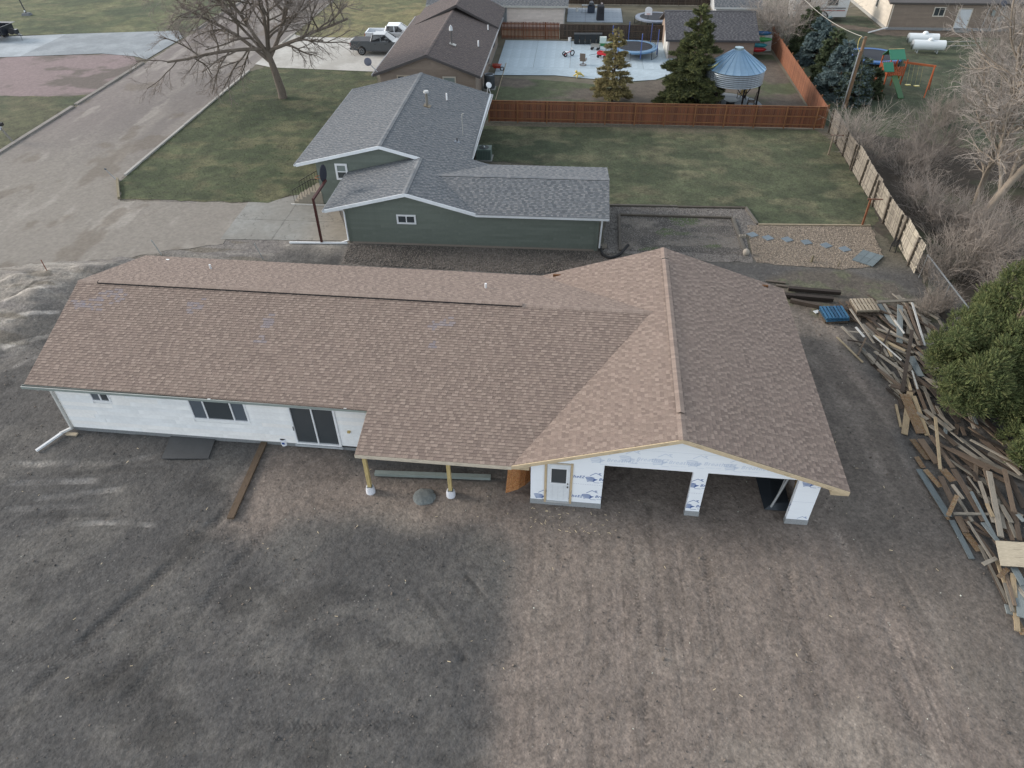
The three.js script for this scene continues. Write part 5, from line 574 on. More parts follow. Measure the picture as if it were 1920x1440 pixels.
// ---------------------------------------------------------------- fences
// boards between a and b (grid coordinates); front: side on which rails and posts show (+1: to the right of a->b), gaps between boards
function fence(name, label, a, b, h, o = {}) {
  const A = fromL(a[0], a[1]), B = fromL(b[0], b[1]), L = A.distanceTo(B), turn = Math.atan2(-(B.z - A.z), B.x - A.x), t = thing(name, label, 'fence', A, turn, o.group), pw = o.pw || 0.14, gap = o.gap ?? 0.006, n = Math.round(L / (pw + gap)), tones = o.tones, rc = o.rail || lin(150, 112, 80), gs = [0, 1, 2].map((k) => new MB().box(0, 0, 0, pw, 1, 0.02, WHITE).geometry());
  const mats = tones.map((c) => new THREE.MeshStandardMaterial({ color: new THREE.Color(...c), map: grainTex, roughness: 0.9 })), f = o.front ?? 1, wave = o.wave || (() => 0);
  for (let k = 0; k < n; k++) { const x = (k + 0.5) * L / n, hh = h + rr(-0.025, 0.025) + wave(x), m = sh(new THREE.Mesh(gs[k % 3], pick(mats))); m.scale.set(1, hh - 0.05, 1); m.position.set(x, hh / 2 + 0.025, rr(-0.004, 0.004)); m.rotation.z = rr(-0.008, 0.008) * (o.ragged || 1); m.name = o.piece || 'picket'; t.add(m); }
  for (const y of o.rails || [0.3, 0.95, 1.55]) for (let x = 0; x < L; x += 2.4) { const x1 = Math.min(L, x + 2.4); new MB().box((x + x1) / 2, y + wave((x + x1) / 2) * y / h, f * 0.035, x1 - x - 0.01, 0.09, 0.04, jit(rc, 0.12)).build('rail', M.wood, t); }
  const ps = o.postStep || 2.4; for (let x = 0.05; x <= L + 0.01; x += ps) new MB().box(x, (h + (o.postUp ?? -0.02)) / 2, f * 0.1, o.pWidth || 0.09, h + (o.postUp ?? -0.02), 0.09, jit(o.post || rc, 0.12)).build('post', M.wood, t);
  if (o.cap) new MB().box(L / 2, h + 0.03, f * 0.02, L, 0.03, 0.09, rc).build('cap_rail', M.wood, t);
  return t;
}
const RW = [lin(132, 84, 60), lin(122, 77, 56), lin(140, 90, 65), lin(113, 72, 54), lin(127, 86, 66)], DW = [lin(84, 72, 64), lin(76, 66, 60), lin(92, 78, 70), lin(70, 61, 56)];
fence('board_fence', 'stained red brown board fence with rails facing the mown lawn', [-7.1, -59.65], [20.0, -59.65], 1.72, { tones: RW, rail: lin(146, 102, 68), front: 1, cap: true });
fence('board_fence', 'stained brown fence with sunlit orange painted in, from the lawn corner towards the shed', [20.05, -59.7], [20.4, -84.0], 1.78, { tones: [lin(142, 94, 70), lin(134, 88, 65), lin(150, 100, 75), lin(126, 83, 62)], front: 1, rail: lin(150, 106, 74), postUp: 0.1 });  // brighter orange tones put the low sun on this face into the boards
fence('picket_fence', 'reddish picket fence closing the concrete patio', [-8.4, -84.9], [-2.05, -84.9], 1.75, { tones: [lin(124, 74, 54), lin(114, 68, 50), lin(132, 80, 58)], gap: 0.05, pw: 0.1, front: -1 });
fence('board_fence', 'dark weathered fence behind the trampoline and bins', [-2.0, -84.95], [9.4, -84.95], 1.55, { tones: DW, front: 1, rail: lin(96, 82, 72) });
fence('board_fence', 'tall dark fence beyond the barbecue patio', [-2.0, -101.5], [19, -101.5], 2.4, { tones: [lin(76, 64, 58), lin(68, 58, 53), lin(84, 72, 64)], front: 1, rail: lin(98, 84, 74), rails: [0.3, 1.5] });
// weathered fence along the thicket, leaning and uneven
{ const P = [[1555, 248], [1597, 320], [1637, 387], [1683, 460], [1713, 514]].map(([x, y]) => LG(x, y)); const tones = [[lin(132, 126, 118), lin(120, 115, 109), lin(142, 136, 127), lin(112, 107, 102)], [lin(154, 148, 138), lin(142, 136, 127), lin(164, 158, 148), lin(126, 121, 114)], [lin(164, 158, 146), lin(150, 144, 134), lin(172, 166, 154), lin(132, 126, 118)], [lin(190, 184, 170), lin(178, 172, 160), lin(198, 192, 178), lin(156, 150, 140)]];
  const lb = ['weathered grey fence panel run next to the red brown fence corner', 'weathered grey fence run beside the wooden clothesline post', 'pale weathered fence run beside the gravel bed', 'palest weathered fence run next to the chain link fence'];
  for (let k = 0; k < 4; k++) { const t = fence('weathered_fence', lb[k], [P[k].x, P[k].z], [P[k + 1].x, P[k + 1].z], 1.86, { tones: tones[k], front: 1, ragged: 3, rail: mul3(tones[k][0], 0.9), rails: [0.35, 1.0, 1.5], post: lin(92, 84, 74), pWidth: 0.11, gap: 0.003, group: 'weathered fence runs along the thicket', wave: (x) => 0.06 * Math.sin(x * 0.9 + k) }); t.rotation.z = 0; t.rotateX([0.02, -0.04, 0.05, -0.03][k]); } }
{ // chain link fence
  const A = G(1722, 520), B = G(1822, 660), L = A.distanceTo(B) + 3, t = thing('chain_link_fence', 'chain link fence with a galvanised top rail beside the lumber heap', 'fence', A, Math.atan2(-(B.z - A.z), B.x - A.x)), c = lin(176, 182, 186); new MB().bar(V3(0, 1.45, 0), V3(L, 1.45, 0), 0.05, 0.05, c).build('top_rail', M.metal, t); for (let x = 0.05; x < L; x += 3) new MB().tube([V3(x, 0, 0), V3(x, 1.5, 0)], [0.03, 0.03], 8, c).build('post', M.metal, t); const b = new MB(), w = lin(120, 124, 128); for (let x = -1.4; x < L; x += 0.09) for (const sg of [1, -1]) { const a = V3(sg > 0 ? x : x + 1.4, 0.05, 0), e = V3(sg > 0 ? x + 1.4 : x, 1.45, 0); if (Math.min(a.x, e.x) < 0 || Math.max(a.x, e.x) > L) continue; b.tube([a, e], [0.004, 0.004], 3, w, false); } const m = b.build('wire_mesh', M.metal, t); m.userData.kind = 'stuff'; }
// ---------------------------------------------------------------- things on the building plot
const WG = lin(146, 140, 130), WGB = lin(118, 106, 94), WBR = lin(108, 88, 72), WPALE = lin(206, 186, 150), WDK = lin(62, 54, 48), WBLUE = lin(140, 148, 152);
function plank(name, label, a, b, w, h, col, group, roll = 0, m = M.wood, category = 'board') { const c = a.clone().add(b).multiplyScalar(0.5), o = new MB().bar(a.clone().sub(c), b.clone().sub(c), w, h, col, roll).build(name, m); o.position.copy(c); return tag(o, label, category, group); }
plank('timber', 'long weathered timber lying on the soil below the patio door', G(432, 972, 0.06), G(497, 826, 0.06), 0.26, 0.1, lin(104, 88, 72));
{ const P = PX([[303, 861], [322, 816], [406, 819], [391, 861]]); sheet('rubber_mat', 'dark rubber mat lying on soil below the wide window', 'mat', P, 0.045, (x, z) => mul3([70, 72, 74], 0.9 + 0.12 * fbm(x * 3, z * 3, 3) + 0.06 * vn(x * 20, z * 20)), { jag: 0, step: 2, thick: 0.02, kind: 'thing', rough: 0.8 }); }
{ const p = G(534, 833), t = thing('bucket', 'white plastic bucket with blue print beside the siding', 'bucket', p); new MB().tube([V3(0, 0, 0), V3(0, 0.36, 0)], [0.13, 0.15], 18, lin(224, 228, 234)).build('pail', M.gloss, t); new MB().tube([V3(0, 0.355, 0), V3(0, 0.364, 0)], [0.135, 0.135], 18, lin(48, 44, 46)).build('contents', M.rubber, t); new MB().geo(new THREE.TorusGeometry(0.152, 0.01, 6, 20), M4(V3(0, 0.35, 0), 0, Math.PI / 2), lin(214, 218, 226)).build('rim', M.gloss, t); new MB().box(0.02, 0.18, 0.142, 0.12, 0.12, 0.006, lin(60, 84, 140)).build('print', M.gloss, t); new MB().bar(V3(-0.08, 0.3, 0.02), V3(-0.14, 0.55, -0.06), 0.02, 0.02, lin(176, 176, 170)).build('handle', M.gloss, t); }
plank('steel_channel', 'long grey green beam lying under the porch roof', G(703, 887, 0.08), G(920, 895, 0.08), 0.2, 0.14, lin(132, 142, 138), null, 0, M.paint, 'beam');
{ const p = G(796, 932), b = new MB(), g = new THREE.IcosahedronGeometry(0.42, 4), q = g.attributes.position; for (let k = 0; k < q.count; k++) { const f = 0.85 + 0.35 * fbm(q.getX(k) * 5 + 3, q.getZ(k) * 5 + q.getY(k) * 3, 3); q.setXYZ(k, q.getX(k) * f, Math.max(-0.04, q.getY(k) * f * 0.45), q.getZ(k) * f); } g.computeVertexNormals(); b.geo(g, null, lin(118, 124, 124)); const o = b.build('concrete_lump', M.concrete); o.position.copy(p); tag(o, 'round lump of dumped grey concrete between the porch posts', 'concrete lump'); }
{ // sheets leaning on the garage
  const lb = ['orange brown strand board leaning outermost on the garage corner', 'strand board leaning in the middle by the garage corner', 'strand board leaning flush with the garage wall']; [[948, 924, 972, 917], [969, 918, 984, 909], [982, 911, 995, 900]].forEach(([x, y, x1, y1], k) => { const a = G(x, y, 0.0), b = G(x1, y1, 0.0), up = V3(0.12, 1.75, -0.4), d = b.clone().sub(a), n = V3(d.z, 0, -d.x).normalize().multiplyScalar(-0.015), q = new MB(), P = [a, b, b.clone().add(n), a.clone().add(n)]; q.hex([...P, ...P.map((v) => v.clone().add(up))], jit(lin(246, 222, 198), 0.06)); tag(q.build('strand_board', M.osb), lb[k], 'panel', 'sheets leaning on the garage'); }); }
for (const [x0, y0, x1, y1, c, lb] of [[80, 487, 95, 520, lin(132, 78, 56), 'rusty steel stake standing in the dark soil']]) { const a = G(x1, y1), t = new MB().tube([V3(0, 0, 0), V3(-0.08, heightOver(a, x0, y0), 0)], [0.025, 0.025], 6, c).build('steel_stake', M.dullmetal); t.position.copy(a); tag(t, lb, 'stake'); }
for (const [x0, y0, x1, y1, lb] of [[290, 449, 303, 478, 'whitewashed stake just behind the brown roof end'], [485, 455, 494, 487, 'whitewashed stake behind the middle of the brown roof']]) { const a = G(x1, y1), b = new MB(); b.bar(V3(0, 0, 0), V3(-0.25, heightOver(a, x0, y0), 0.1), 0.07, 0.04, lin(186, 190, 190)); const o = b.build('survey_stake', M.wood); o.position.copy(a); tag(o, lb, 'stake'); }
// dark timbers behind the garage
[[1478, 541, 1576, 549, 0.24, 'creosoted timber next to the gravel bed, outermost of three'], [1469, 553, 1562, 561, 0.26, 'creosoted timber in the middle of three behind the garage'], [1482, 563, 1540, 575, 0.2, 'shorter brown timber poking out below the blue pallet']].forEach(([x0, y0, x1, y1, w, lb], k) => plank('timber', lb, G(x0, y0, 0.2 - k * 0.05), G(x1, y1, 0.2 - k * 0.05), w, 0.2, k < 2 ? lin(58, 50, 45) : lin(84, 74, 66), 'timbers behind the garage', 0, M.wood, 'timber'));
[[1436, 526, 1473, 530, 'thin grey board behind the garage roof corner'], [1455, 534, 1476, 537, 'short grey board stub behind the garage roof corner']].forEach(([x0, y0, x1, y1, lb]) => plank('plank', lb, G(x0, y0, 0.06), G(x1, y1, 0.06), 0.16, 0.05, lin(108, 100, 92), 'boards behind the garage'));
// pallets
function pallet(label, c, turn, y, tones, tilt = 0) {
  const t = thing('pallet', label, 'pallet', c.clone().setY(y), turn, 'pallets by the lumber heap'); t.rotateX(tilt);
  for (let k = 0; k < 3; k++) new MB().box(0, 0.055, -0.48 + k * 0.48, 1.2, 0.09, 0.05, jit(pick(tones), 0.1)).build('stringer', M.wood, t);
  for (let k = 0; k < 7; k++) new MB().box(-0.55 + k * 0.183, 0.11, 0, 0.1 + (k % 2) * 0.03, 0.02, 1.02, jit(pick(tones), 0.18)).build('deck_board', M.wood, t);
  for (let k = 0; k < 4; k++) new MB().box(-0.55 + k * 0.366, 0.005, 0, 0.1, 0.018, 1.02, jit(pick(tones), 0.15)).build('deck_board', M.wood, t); return t;
}
const BLUE = [lin(52, 106, 148), lin(44, 94, 134), lin(84, 112, 130), lin(58, 116, 158)], PAL = [lin(170, 160, 144), lin(156, 146, 132), lin(184, 174, 158)], PALD = [lin(120, 108, 96), lin(104, 94, 84)];
{ const p = G(1562, 596), q = G(1616, 586); pallet('grey pallet lying below the blue pallets', p.clone().add(V3(-0.02, 0, -0.02)), 0.12, 0.0, PALD); pallet('lower blue painted pallet of the pair', p, 0.2, 0.14, BLUE, 0.04); pallet('upper blue painted pallet of the pair', p.clone().add(V3(-0.05, 0, 0.03)), 0.15, 0.29, BLUE, 0.05);
  const lb = ['bottom pallet of the grey stack', 'second pallet up in the grey stack', 'third pallet up in the grey stack', 'pale top pallet of the grey stack']; for (let k = 0; k < 4; k++) pallet(lb[k], q.clone().add(V3(rr(-0.05, 0.05), 0, rr(-0.05, 0.05))), 0.1 + rr(-0.06, 0.06), k * 0.145, k === 3 ? PAL : PALD, k === 3 ? 0.06 : 0); pallet('weathered pallet lying between the blue and the grey pallets', G(1588, 592), -0.1, 0.0, PALD); }
// ---------------------------------------------------------------- the lumber heap
const KINDS = { g: ['grey weathered board in the lumber heap', [lin(150, 145, 136), lin(134, 130, 122), lin(164, 158, 148)]], b: ['brown weathered board in the lumber heap', [lin(112, 98, 86), lin(98, 86, 76), lin(126, 111, 97)]], d: ['dark rotten board in the lumber heap', [lin(68, 60, 54), lin(80, 70, 62)]], p: ['pale fresh board in the lumber heap', [lin(190, 174, 146), lin(178, 161, 134)]], w: ['white painted board in the lumber heap', [lin(206, 210, 212), lin(190, 196, 198)]], l: ['blue grey painted board in the lumber heap', [lin(134, 144, 148), lin(120, 132, 138)]], o: ['strand board offcut in the lumber heap', [lin(176, 190, 204), lin(160, 172, 186)]] };
const where = (c) => c.z < -31.5 ? 'beside the pallets' : c.z < -28 ? 'between pallets and juniper' : c.z < -24 ? 'by the broad juniper' : c.z < -20.5 ? 'by the lower juniper' : c.z < -17 ? 'short of the plywood sheet' : 'around and past the plywood sheet';
const heapPlank = (K, a, b, w, th, col, roll, m) => { const L = a.distanceTo(b), c = a.clone().add(b).multiplyScalar(0.5), sz = (L > 2.2 ? 'long ' : L > 1.2 ? '' : 'short ') + (w > 0.2 ? 'wide ' : w < 0.1 ? 'narrow ' : ''), lay = c.y > 0.32 ? ' high on the heap ' : c.y < 0.12 ? ' low on the soil ' : ' in the lumber heap '; plank('heap_board', sz + K[0].replace(' in the lumber heap', '') + lay + where(c), a, b, w, th, col, 'boards of the lumber heap', roll, m); };
const heap = (x0, y0, x1, y1, w, k, h0, h1) => { const K = KINDS[k]; heapPlank(K, G(x0, y0, h0), G(x1, y1, h1 ?? h0), w, k === 'o' ? 0.018 : rr(0.03, 0.06), jit(pick(K[1]), 0.1), rr(-0.12, 0.12), k === 'o' ? M.osb : M.wood); };
const A6 = (a) => { const [x0, y0, x1, y1, w, k, h0, h1] = a; heap(1420 + x0 / 3.79, 500 + y0 / 3.79, 1420 + x1 / 3.79, 500 + y1 / 3.79, w, k, h0, h1); }, A8 = (a) => { const [x0, y0, x1, y1, w, k, h0, h1] = a; heap(1690 + x0 / 4.5, 880 + y0 / 4.5, 1690 + x1 / 4.5, 880 + y1 / 4.5, w, k, h0, h1); };
[[850, 250, 1150, 235, .2, 'g', .3], [865, 265, 985, 440, .22, 'l', .25], [900, 265, 1000, 420, .14, 'g', .3], [1015, 275, 1010, 540, .28, 'l', .35], [1010, 300, 1140, 520, .1, 'g', .45], [1060, 260, 1170, 560, .12, 'b', .4], [1100, 255, 1190, 560, .1, 'w', .55, .35], [1040, 300, 1150, 560, .12, 'g', .35], [1170, 350, 1235, 490, .2, 'g', .2], [1245, 300, 1330, 450, .14, 'g', .15], [660, 300, 830, 545, .1, 'g', .55, .3], [600, 425, 735, 560, .12, 'g', .3, .1], [565, 500, 750, 680, .1, 'p', .15, .05], [715, 630, 770, 510, .08, 'b', .2, .4], [840, 685, 940, 450, .08, 'd', .2, .6], [850, 440, 1080, 525, .13, 'g', .5], [830, 490, 1050, 600, .15, 'p', .45, .3], [870, 530, 1060, 620, .12, 'g', .3], [825, 490, 1025, 665, .05, 'w', .6, .4], [975, 380, 1045, 475, .06, 'w', .6], [1100, 450, 1030, 890, .17, 'd', .75, .3], [870, 660, 1020, 880, .07, 'g', .15, .05], [735, 570, 850, 680, .06, 'l', .12], [960, 750, 1020, 850, .1, 'g', .2], [980, 680, 1040, 800, .12, 'g', .2], [1090, 640, 1160, 780, .3, 'l', .3], [1140, 640, 1200, 720, .12, 'b', .35], [1080, 700, 1150, 900, .12, 'g', .25], [1100, 740, 1140, 870, .06, 'w', .4], [1060, 780, 1090, 880, .12, 'p', .3], [1010, 940, 1030, 1010, .12, 'd', .15], [985, 980, 1020, 1140, .1, 'p', .06, .02], [1085, 890, 1045, 1190, .26, 'p', .3, .05], [1045, 905, 1165, 1185, .42, 'o', .35, .08], [1110, 920, 1210, 1200, .2, 'p', .28, .05], [1140, 870, 1240, 1130, .14, 'b', .3, .1], [1180, 850, 1260, 1050, .14, 'g', .25], [1265, 1070, 1300, 1440, .12, 'p', .5, .3], [1340, 1110, 1335, 1190, .14, 'l', .2], [1420, 1120, 1410, 1190, .16, 'b', .2], [1450, 1140, 1475, 1200, .14, 'b', .2], [1490, 1000, 1540, 1150, .12, 'g', .3], [1500, 980, 1560, 1120, .12, 'l', .3], [1100, 1225, 1215, 1370, .28, 'o', .12, .08], [1160, 1225, 1280, 1400, .28, 'b', .2, .15], [1130, 1350, 1180, 1430, .2, 'o', .06], [1230, 1200, 1390, 1430, .16, 'b', .25], [1300, 1290, 1400, 1430, .18, 'd', .2], [700, 430, 760, 500, .1, 'w', .4], [650, 460, 760, 470, .08, 'g', .35], [640, 520, 760, 540, .08, 'd', .25], [880, 550, 930, 640, .1, 'g', .35], [910, 540, 955, 640, .1, 'p', .35]].forEach(A6);
[[150, 0, 400, 400, .28, 'l', .12, .05], [250, 190, 400, 425, .12, 'o', .06], [200, 0, 330, 150, .22, 'o', .18], [330, 60, 440, 290, .2, 'b', .3], [350, 0, 440, 100, .3, 'o', .3], [395, 390, 470, 220, .16, 'o', .5], [425, 430, 595, 755, .2, 'l', .06, .03], [440, 372, 745, 378, .1, 'g', .4], [470, 230, 600, 440, .1, 'g', .3], [480, 400, 545, 530, .24, 'b', .12], [540, 530, 660, 690, .26, 'o', .06], [430, 130, 520, 250, .12, 'g', .3], [440, 0, 700, 440, .2, 'b', .35], [590, 190, 800, 590, .1, 'l', .5, .35], [540, 420, 800, 760, .12, 'b', .2], [560, 440, 760, 750, .08, 'g', .25], [690, 450, 810, 600, .2, 'l', .35], [720, 290, 775, 400, .12, 'p', .5], [740, 20, 840, 570, .2, 'g', .6, .4], [660, 100, 780, 450, .14, 'g', .4], [760, 100, 990, 470, .16, 'b', .4], [870, 0, 950, 360, .16, 'b', .6], [950, 330, 1000, 600, .16, 'b', .4], [900, 50, 1035, 300, .2, 'd', .5], [810, 250, 870, 500, .14, 'g', .35], [840, 300, 930, 450, .16, 'g', .45], [860, 420, 940, 600, .14, 'b', .3], [910, 440, 970, 580, .12, 'g', .35], [970, 200, 1035, 330, .2, 'd', .5], [980, 380, 1035, 440, .14, 'l', .5], [660, 640, 900, 1130, .1, 'g', .12], [690, 800, 800, 750, .14, 'g', .4], [750, 790, 910, 1130, .3, 'b', .1], [820, 910, 900, 840, .16, 'o', .4], [800, 760, 960, 1200, .12, 'p', .3, .15], [870, 840, 960, 1150, .1, 'b', .3], [910, 1150, 930, 1225, .3, 'l', .1], [870, 960, 940, 1200, .1, 'g', .25], [940, 880, 980, 1365, .16, 'p', .35, .1], [950, 830, 1035, 980, .22, 'l', .4], [990, 950, 1020, 1250, .3, 'l', .25], [960, 1240, 1035, 1400, .2, 'o', .08], [600, 20, 730, 220, .14, 'd', .3], [700, 0, 780, 240, .12, 'b', .35], [560, 60, 660, 200, .06, 'g', .4]].forEach(A8);
{ // loose filling below
  const a0 = PX([[1585, 575], [1720, 565], [1770, 640], [1760, 760], [1700, 780], [1650, 700], [1590, 640]]), a1 = PX([[1705, 740], [1800, 740], [1920, 840], [2000, 1160], [1945, 1180], [1880, 1080], [1790, 940], [1730, 830]]); const kd = 'gbdgbgbbgdg'.split('');
  for (const [P, n] of [[a0, 95], [a1, 75]]) { const bb = bbox(P); for (let k = 0, t = 0; k < n && t < 4000; t++) { const c = inPoly(P, bb); if (!c) continue; const L = rr(0.6, 2.6), an = (P === a0 ? -1.05 : -1.05) + rr(-0.35, 0.35) + (R() < 0.15 ? rr(-1, 1) : 0), d = V3(Math.cos(an), 0, -Math.sin(an)).multiplyScalar(L / 2), h = rr(0.03, 0.3), tl = rr(-0.06, 0.06), K = KINDS[pick(kd)]; heapPlank(K, c.clone().sub(d).setY(h - tl), c.clone().add(d).setY(h + tl), rr(0.07, 0.22), rr(0.03, 0.06), jit(pick(K[1]), 0.15), rr(-0.2, 0.2), M.wood); k++; } }
}
{ const a = G(1866, 1014, 0.62), b = G(1960, 1020, 0.7), c = G(1965, 1066, 0.62), d = G(1876, 1061, 0.55), q = new MB(), n = V3(0, 0.02, 0); q.hex([d, c, b, a, d.clone().add(n), c.clone().add(n), b.clone().add(n), a.clone().add(n)], lin(206, 196, 176)); tag(q.build('plywood_sheet', M.wood), 'pale sheet of plywood lying on top of the lumber heap', 'panel'); }
tag((() => { const o = new MB().box(0, 0.02, 0, 0.3, 0.03, 0.22, lin(190, 196, 200)).build('paper_scrap', M.plain); o.position.copy(G(1531, 585)); o.rotation.y = 0.5; return o; })(), 'white scrap lying on the soil beside the blue pallets', 'scrap');
// junk inside the garage bay
{ const lb = ['grey pipe leaning inside the garage bay', 'white conduit leaning inside the garage bay']; [[1468, 900, 1482, 945, 0.05], [1486, 898, 1493, 930, 0.03]].forEach(([x0, y0, x1, y1, w], k) => { const o = new MB().tube([V3(8.35, 2.2, -19.6 - k * 0.4), V3(7.75 + k * 0.2, 0.05, -19.2 - k * 0.3)], [w, w], 8, lin(170, 174, 176)).build('leaning_pipe', M.dullmetal); tag(o, lb[k], 'pipe'); }); const t = new MB(); t.hex([V3(7.5, 0.02, -19.1), V3(8.4, 0.02, -19.1), V3(8.4, 0.02, -21.2), V3(7.4, 0.02, -21.2), V3(7.8, 0.2, -19.3), V3(8.4, 0.3, -19.3), V3(8.4, 0.34, -21), V3(7.9, 0.22, -21)], lin(46, 52, 58)); tag(t.build('tarpaulin', M.gloss), 'dark folded tarpaulin against the garage side wall', 'tarp'); }
// ---------------------------------------------------------------- garden bits by the gravel bed
const nl = (name, label, x0, y0, x1, y1, w, h, col, cat, group, y = 0.06) => plank(name, label, G(x0, y0, y), G(x1, y1, y), w, h, col, group, 0, M.wood, cat);
nl('edging_timber', 'grey timber edging along the lawn behind the garden plot', 1142, 385, 1270, 387, .14, .14, lin(110, 106, 100), 'timber', 'edging timbers'); nl('edging_timber', 'grey timber edging reaching the corner of the lawn', 1272, 388, 1399, 390, .14, .14, lin(98, 92, 84), 'timber', 'edging timbers'); nl('edging_timber', 'short timber edging cutting the lawn corner', 1398, 389, 1420, 420, .16, .14, lin(116, 112, 106), 'timber', 'edging timbers');
nl('edging_timber', 'timber along the far edge of the garden plot', 1162, 403, 1374, 409, .16, .16, lin(92, 86, 78), 'timber', 'edging timbers'); nl('edging_timber', 'timber at the garden plot end beside the black drain pipe', 1161, 404, 1163, 470, .16, .16, lin(104, 98, 92), 'timber', 'edging timbers'); nl('edging_timber', 'timber at the garden plot end beside the stepping stones', 1374, 410, 1398, 476, .18, .16, lin(112, 108, 102), 'timber', 'edging timbers');
nl('edging_log', 'pale log edging between the lawn and tan gravel', 1422, 421, 1632, 423, .12, .1, lin(176, 164, 142), 'edging');
[[1411, 440], [1440, 446], [1476, 449], [1512, 454], [1549, 460], [1584, 467]].forEach(([x, y], k) => { const o = new MB().box(0, 0, 0, 0.52, 0.05, 0.52, jit(lin(122, 136, 146), 0.08)).build('stepping_stone', M.concrete); o.position.copy(G(x, y, 0.045)); o.rotation.y = rr(0.35, 0.6); tag(o, ['first', 'second', 'third', 'fourth', 'fifth', 'sixth'][k] + ' square blue grey stepping stone counted from the garden plot', 'paving stone', 'stepping stones in the gravel'); });
{ const A = G(1597, 488, 0.05), B = G(1618, 469, 0.05), C = G(1657, 481, 0.05); const t = thing('paver_pad', 'pad of blue grey pavers at the end of the stepping stones', 'paving', A.clone()); const u = B.clone().sub(A), v = C.clone().sub(B); for (let i = 0; i < 3; i++) for (let j = 0; j < 2; j++) { const q = (a, b) => u.clone().multiplyScalar((j + a) / 2).addScaledVector(v, (i + b) / 3), e = 0.02, P = [q(e, e), q(e, 1 - e), q(1 - e, 1 - e), q(1 - e, e)], up = V3(0, 0.05, 0); new MB().hex([...P, ...P.map((x) => x.clone().add(up))], jit(lin(118, 132, 138), 0.1)).build('paver', M.concrete, t); } }
[[1391, 446, 'concrete block on the garden plot timber'], [1131, 464, 'concrete block at the foot of the green wall downspout']].forEach(([x, y, lb]) => { const t = thing('concrete_block', lb, 'block', G(x, y, 0.02), 0.2), c = lin(168, 160, 148); const b = new MB(); b.box(0, 0.1, -0.08, 0.4, 0.2, 0.035, c).box(0, 0.1, 0.08, 0.4, 0.2, 0.035, c).box(-0.18, 0.1, 0, 0.035, 0.2, 0.125, c).box(0.18, 0.1, 0, 0.035, 0.2, 0.125, c).box(0, 0.1, 0, 0.035, 0.2, 0.125, c); b.build('block_body', M.concrete, t); });
{ const o = new MB().geo(new THREE.SphereGeometry(0.2, 16, 12), M4(V3(0, 0.18, 0), 0, 0, 0, V3(1, 1.1, 1)), lin(178, 170, 158)).geo(new THREE.CylinderGeometry(0.13, 0.16, 0.1, 12), M4(V3(0, 0.02, 0)), lin(150, 142, 132)).build('stone_urn', M.concrete); o.position.copy(G(1398, 478)); tag(o, 'round pale stone ornament at the garden plot corner', 'ornament'); }
{ const pts = [[1126, 462], [1127, 470], [1133, 479], [1145, 483], [1160, 478], [1170, 468], [1178, 459]].map(([x, y], k) => G(x, y, k ? 0.07 : 0.2)), c = new THREE.CatmullRomCurve3(pts).getPoints(60), b = new MB(); b.tube(c, c.map((_, k) => 0.075 + 0.012 * (k % 2)), 10, lin(34, 34, 36)); tag(b.build('drain_pipe', M.rubber), 'black corrugated drain pipe curling from the downspout', 'pipe'); }
{ const p = G(1677, 466), t = thing('garden_bench', 'low black bench beside the pale fence', 'bench', p, 1.05), c = lin(40, 42, 44); for (let k = 0; k < 3; k++) new MB().box(0, 0.42, -0.14 + k * 0.14, 1.2, 0.035, 0.11, c).build('seat_slat', M.gloss, t); for (const x of [-0.5, 0.5]) for (const z of [-0.16, 0.16]) new MB().box(x, 0.2, z, 0.05, 0.4, 0.05, c).build('leg', M.gloss, t); }
[[1553, 291, 1563, 253, 'weathered clothesline post by the fence corner', lin(150, 138, 122), 0.9], [1616, 424, 1630, 372, 'reddish clothesline post at the edge of the tan gravel', lin(142, 90, 62), 0.9]].forEach(([x0, y0, x1, y1, lb, c, w]) => { const p = G(x0, y0), h = heightOver(p, x1, y1), t = thing('clothesline_post', lb, 'post', p, 0); new MB().box(0, h / 2, 0, 0.1, h, 0.1, c).build('post', M.wood, t); new MB().box(0.25, h - 0.02, 0, w, 0.07, 0.06, lin(130, 96, 80)).build('crossbar', M.wood, t); });
[[1521, 492, 0.45, 'short mossy stump in the tan gravel'], [1571, 500, 0.4, 'thin stake in the tan gravel']].forEach(([x, y, h, lb], k) => { const o = new MB().tube([V3(0, 0, 0), V3(0.02, h, 0)], [k ? 0.03 : 0.07, k ? 0.02 : 0.06], 8, lin(130, 124, 104)).build('garden_stake', M.wood); o.position.copy(G(x, y)); tag(o, lb, 'stake'); });
// ---------------------------------------------------------------- yard things of the neighbours
{ const p = LG(604, 457), t = thing('basketball_hoop', 'basketball hoop on a cranked brown pole beside the concrete pad', 'basketball hoop', fromL(p.x, p.z), YAW), c = lin(70, 42, 40); const e = toL(V3(0, 0, 0)); void e; const tip = Lzz(611, 338, -39.9).sub(V3(p.x, 0, p.z)), top = V3(0, 3.03, 0); new MB().box(0, 1.5, 0, 0.13, 3.0, 0.13, c).build('pole', M.gloss, t); new MB().bar(V3(0, 2.95, 0.05), tip, 0.13, 0.13, c).build('arm', M.gloss, t); const b = Lzz(606, 325, -40.1).sub(V3(p.x, 0, p.z)); const bb = new THREE.CylinderGeometry(0.52, 0.52, 0.05, 28); new MB().geo(bb, M4(b, -0.08, 0, Math.PI / 2, V3(1, 1, 0.9)), lin(28, 31, 44)).build('backboard', M.rubber, t); new MB().geo(new THREE.TorusGeometry(0.23, 0.015, 6, 20), M4(b.clone().add(V3(-0.35, -0.3, -0.1)), 0, Math.PI / 2), lin(150, 76, 40)).build('rim', M.gloss, t); void top; }
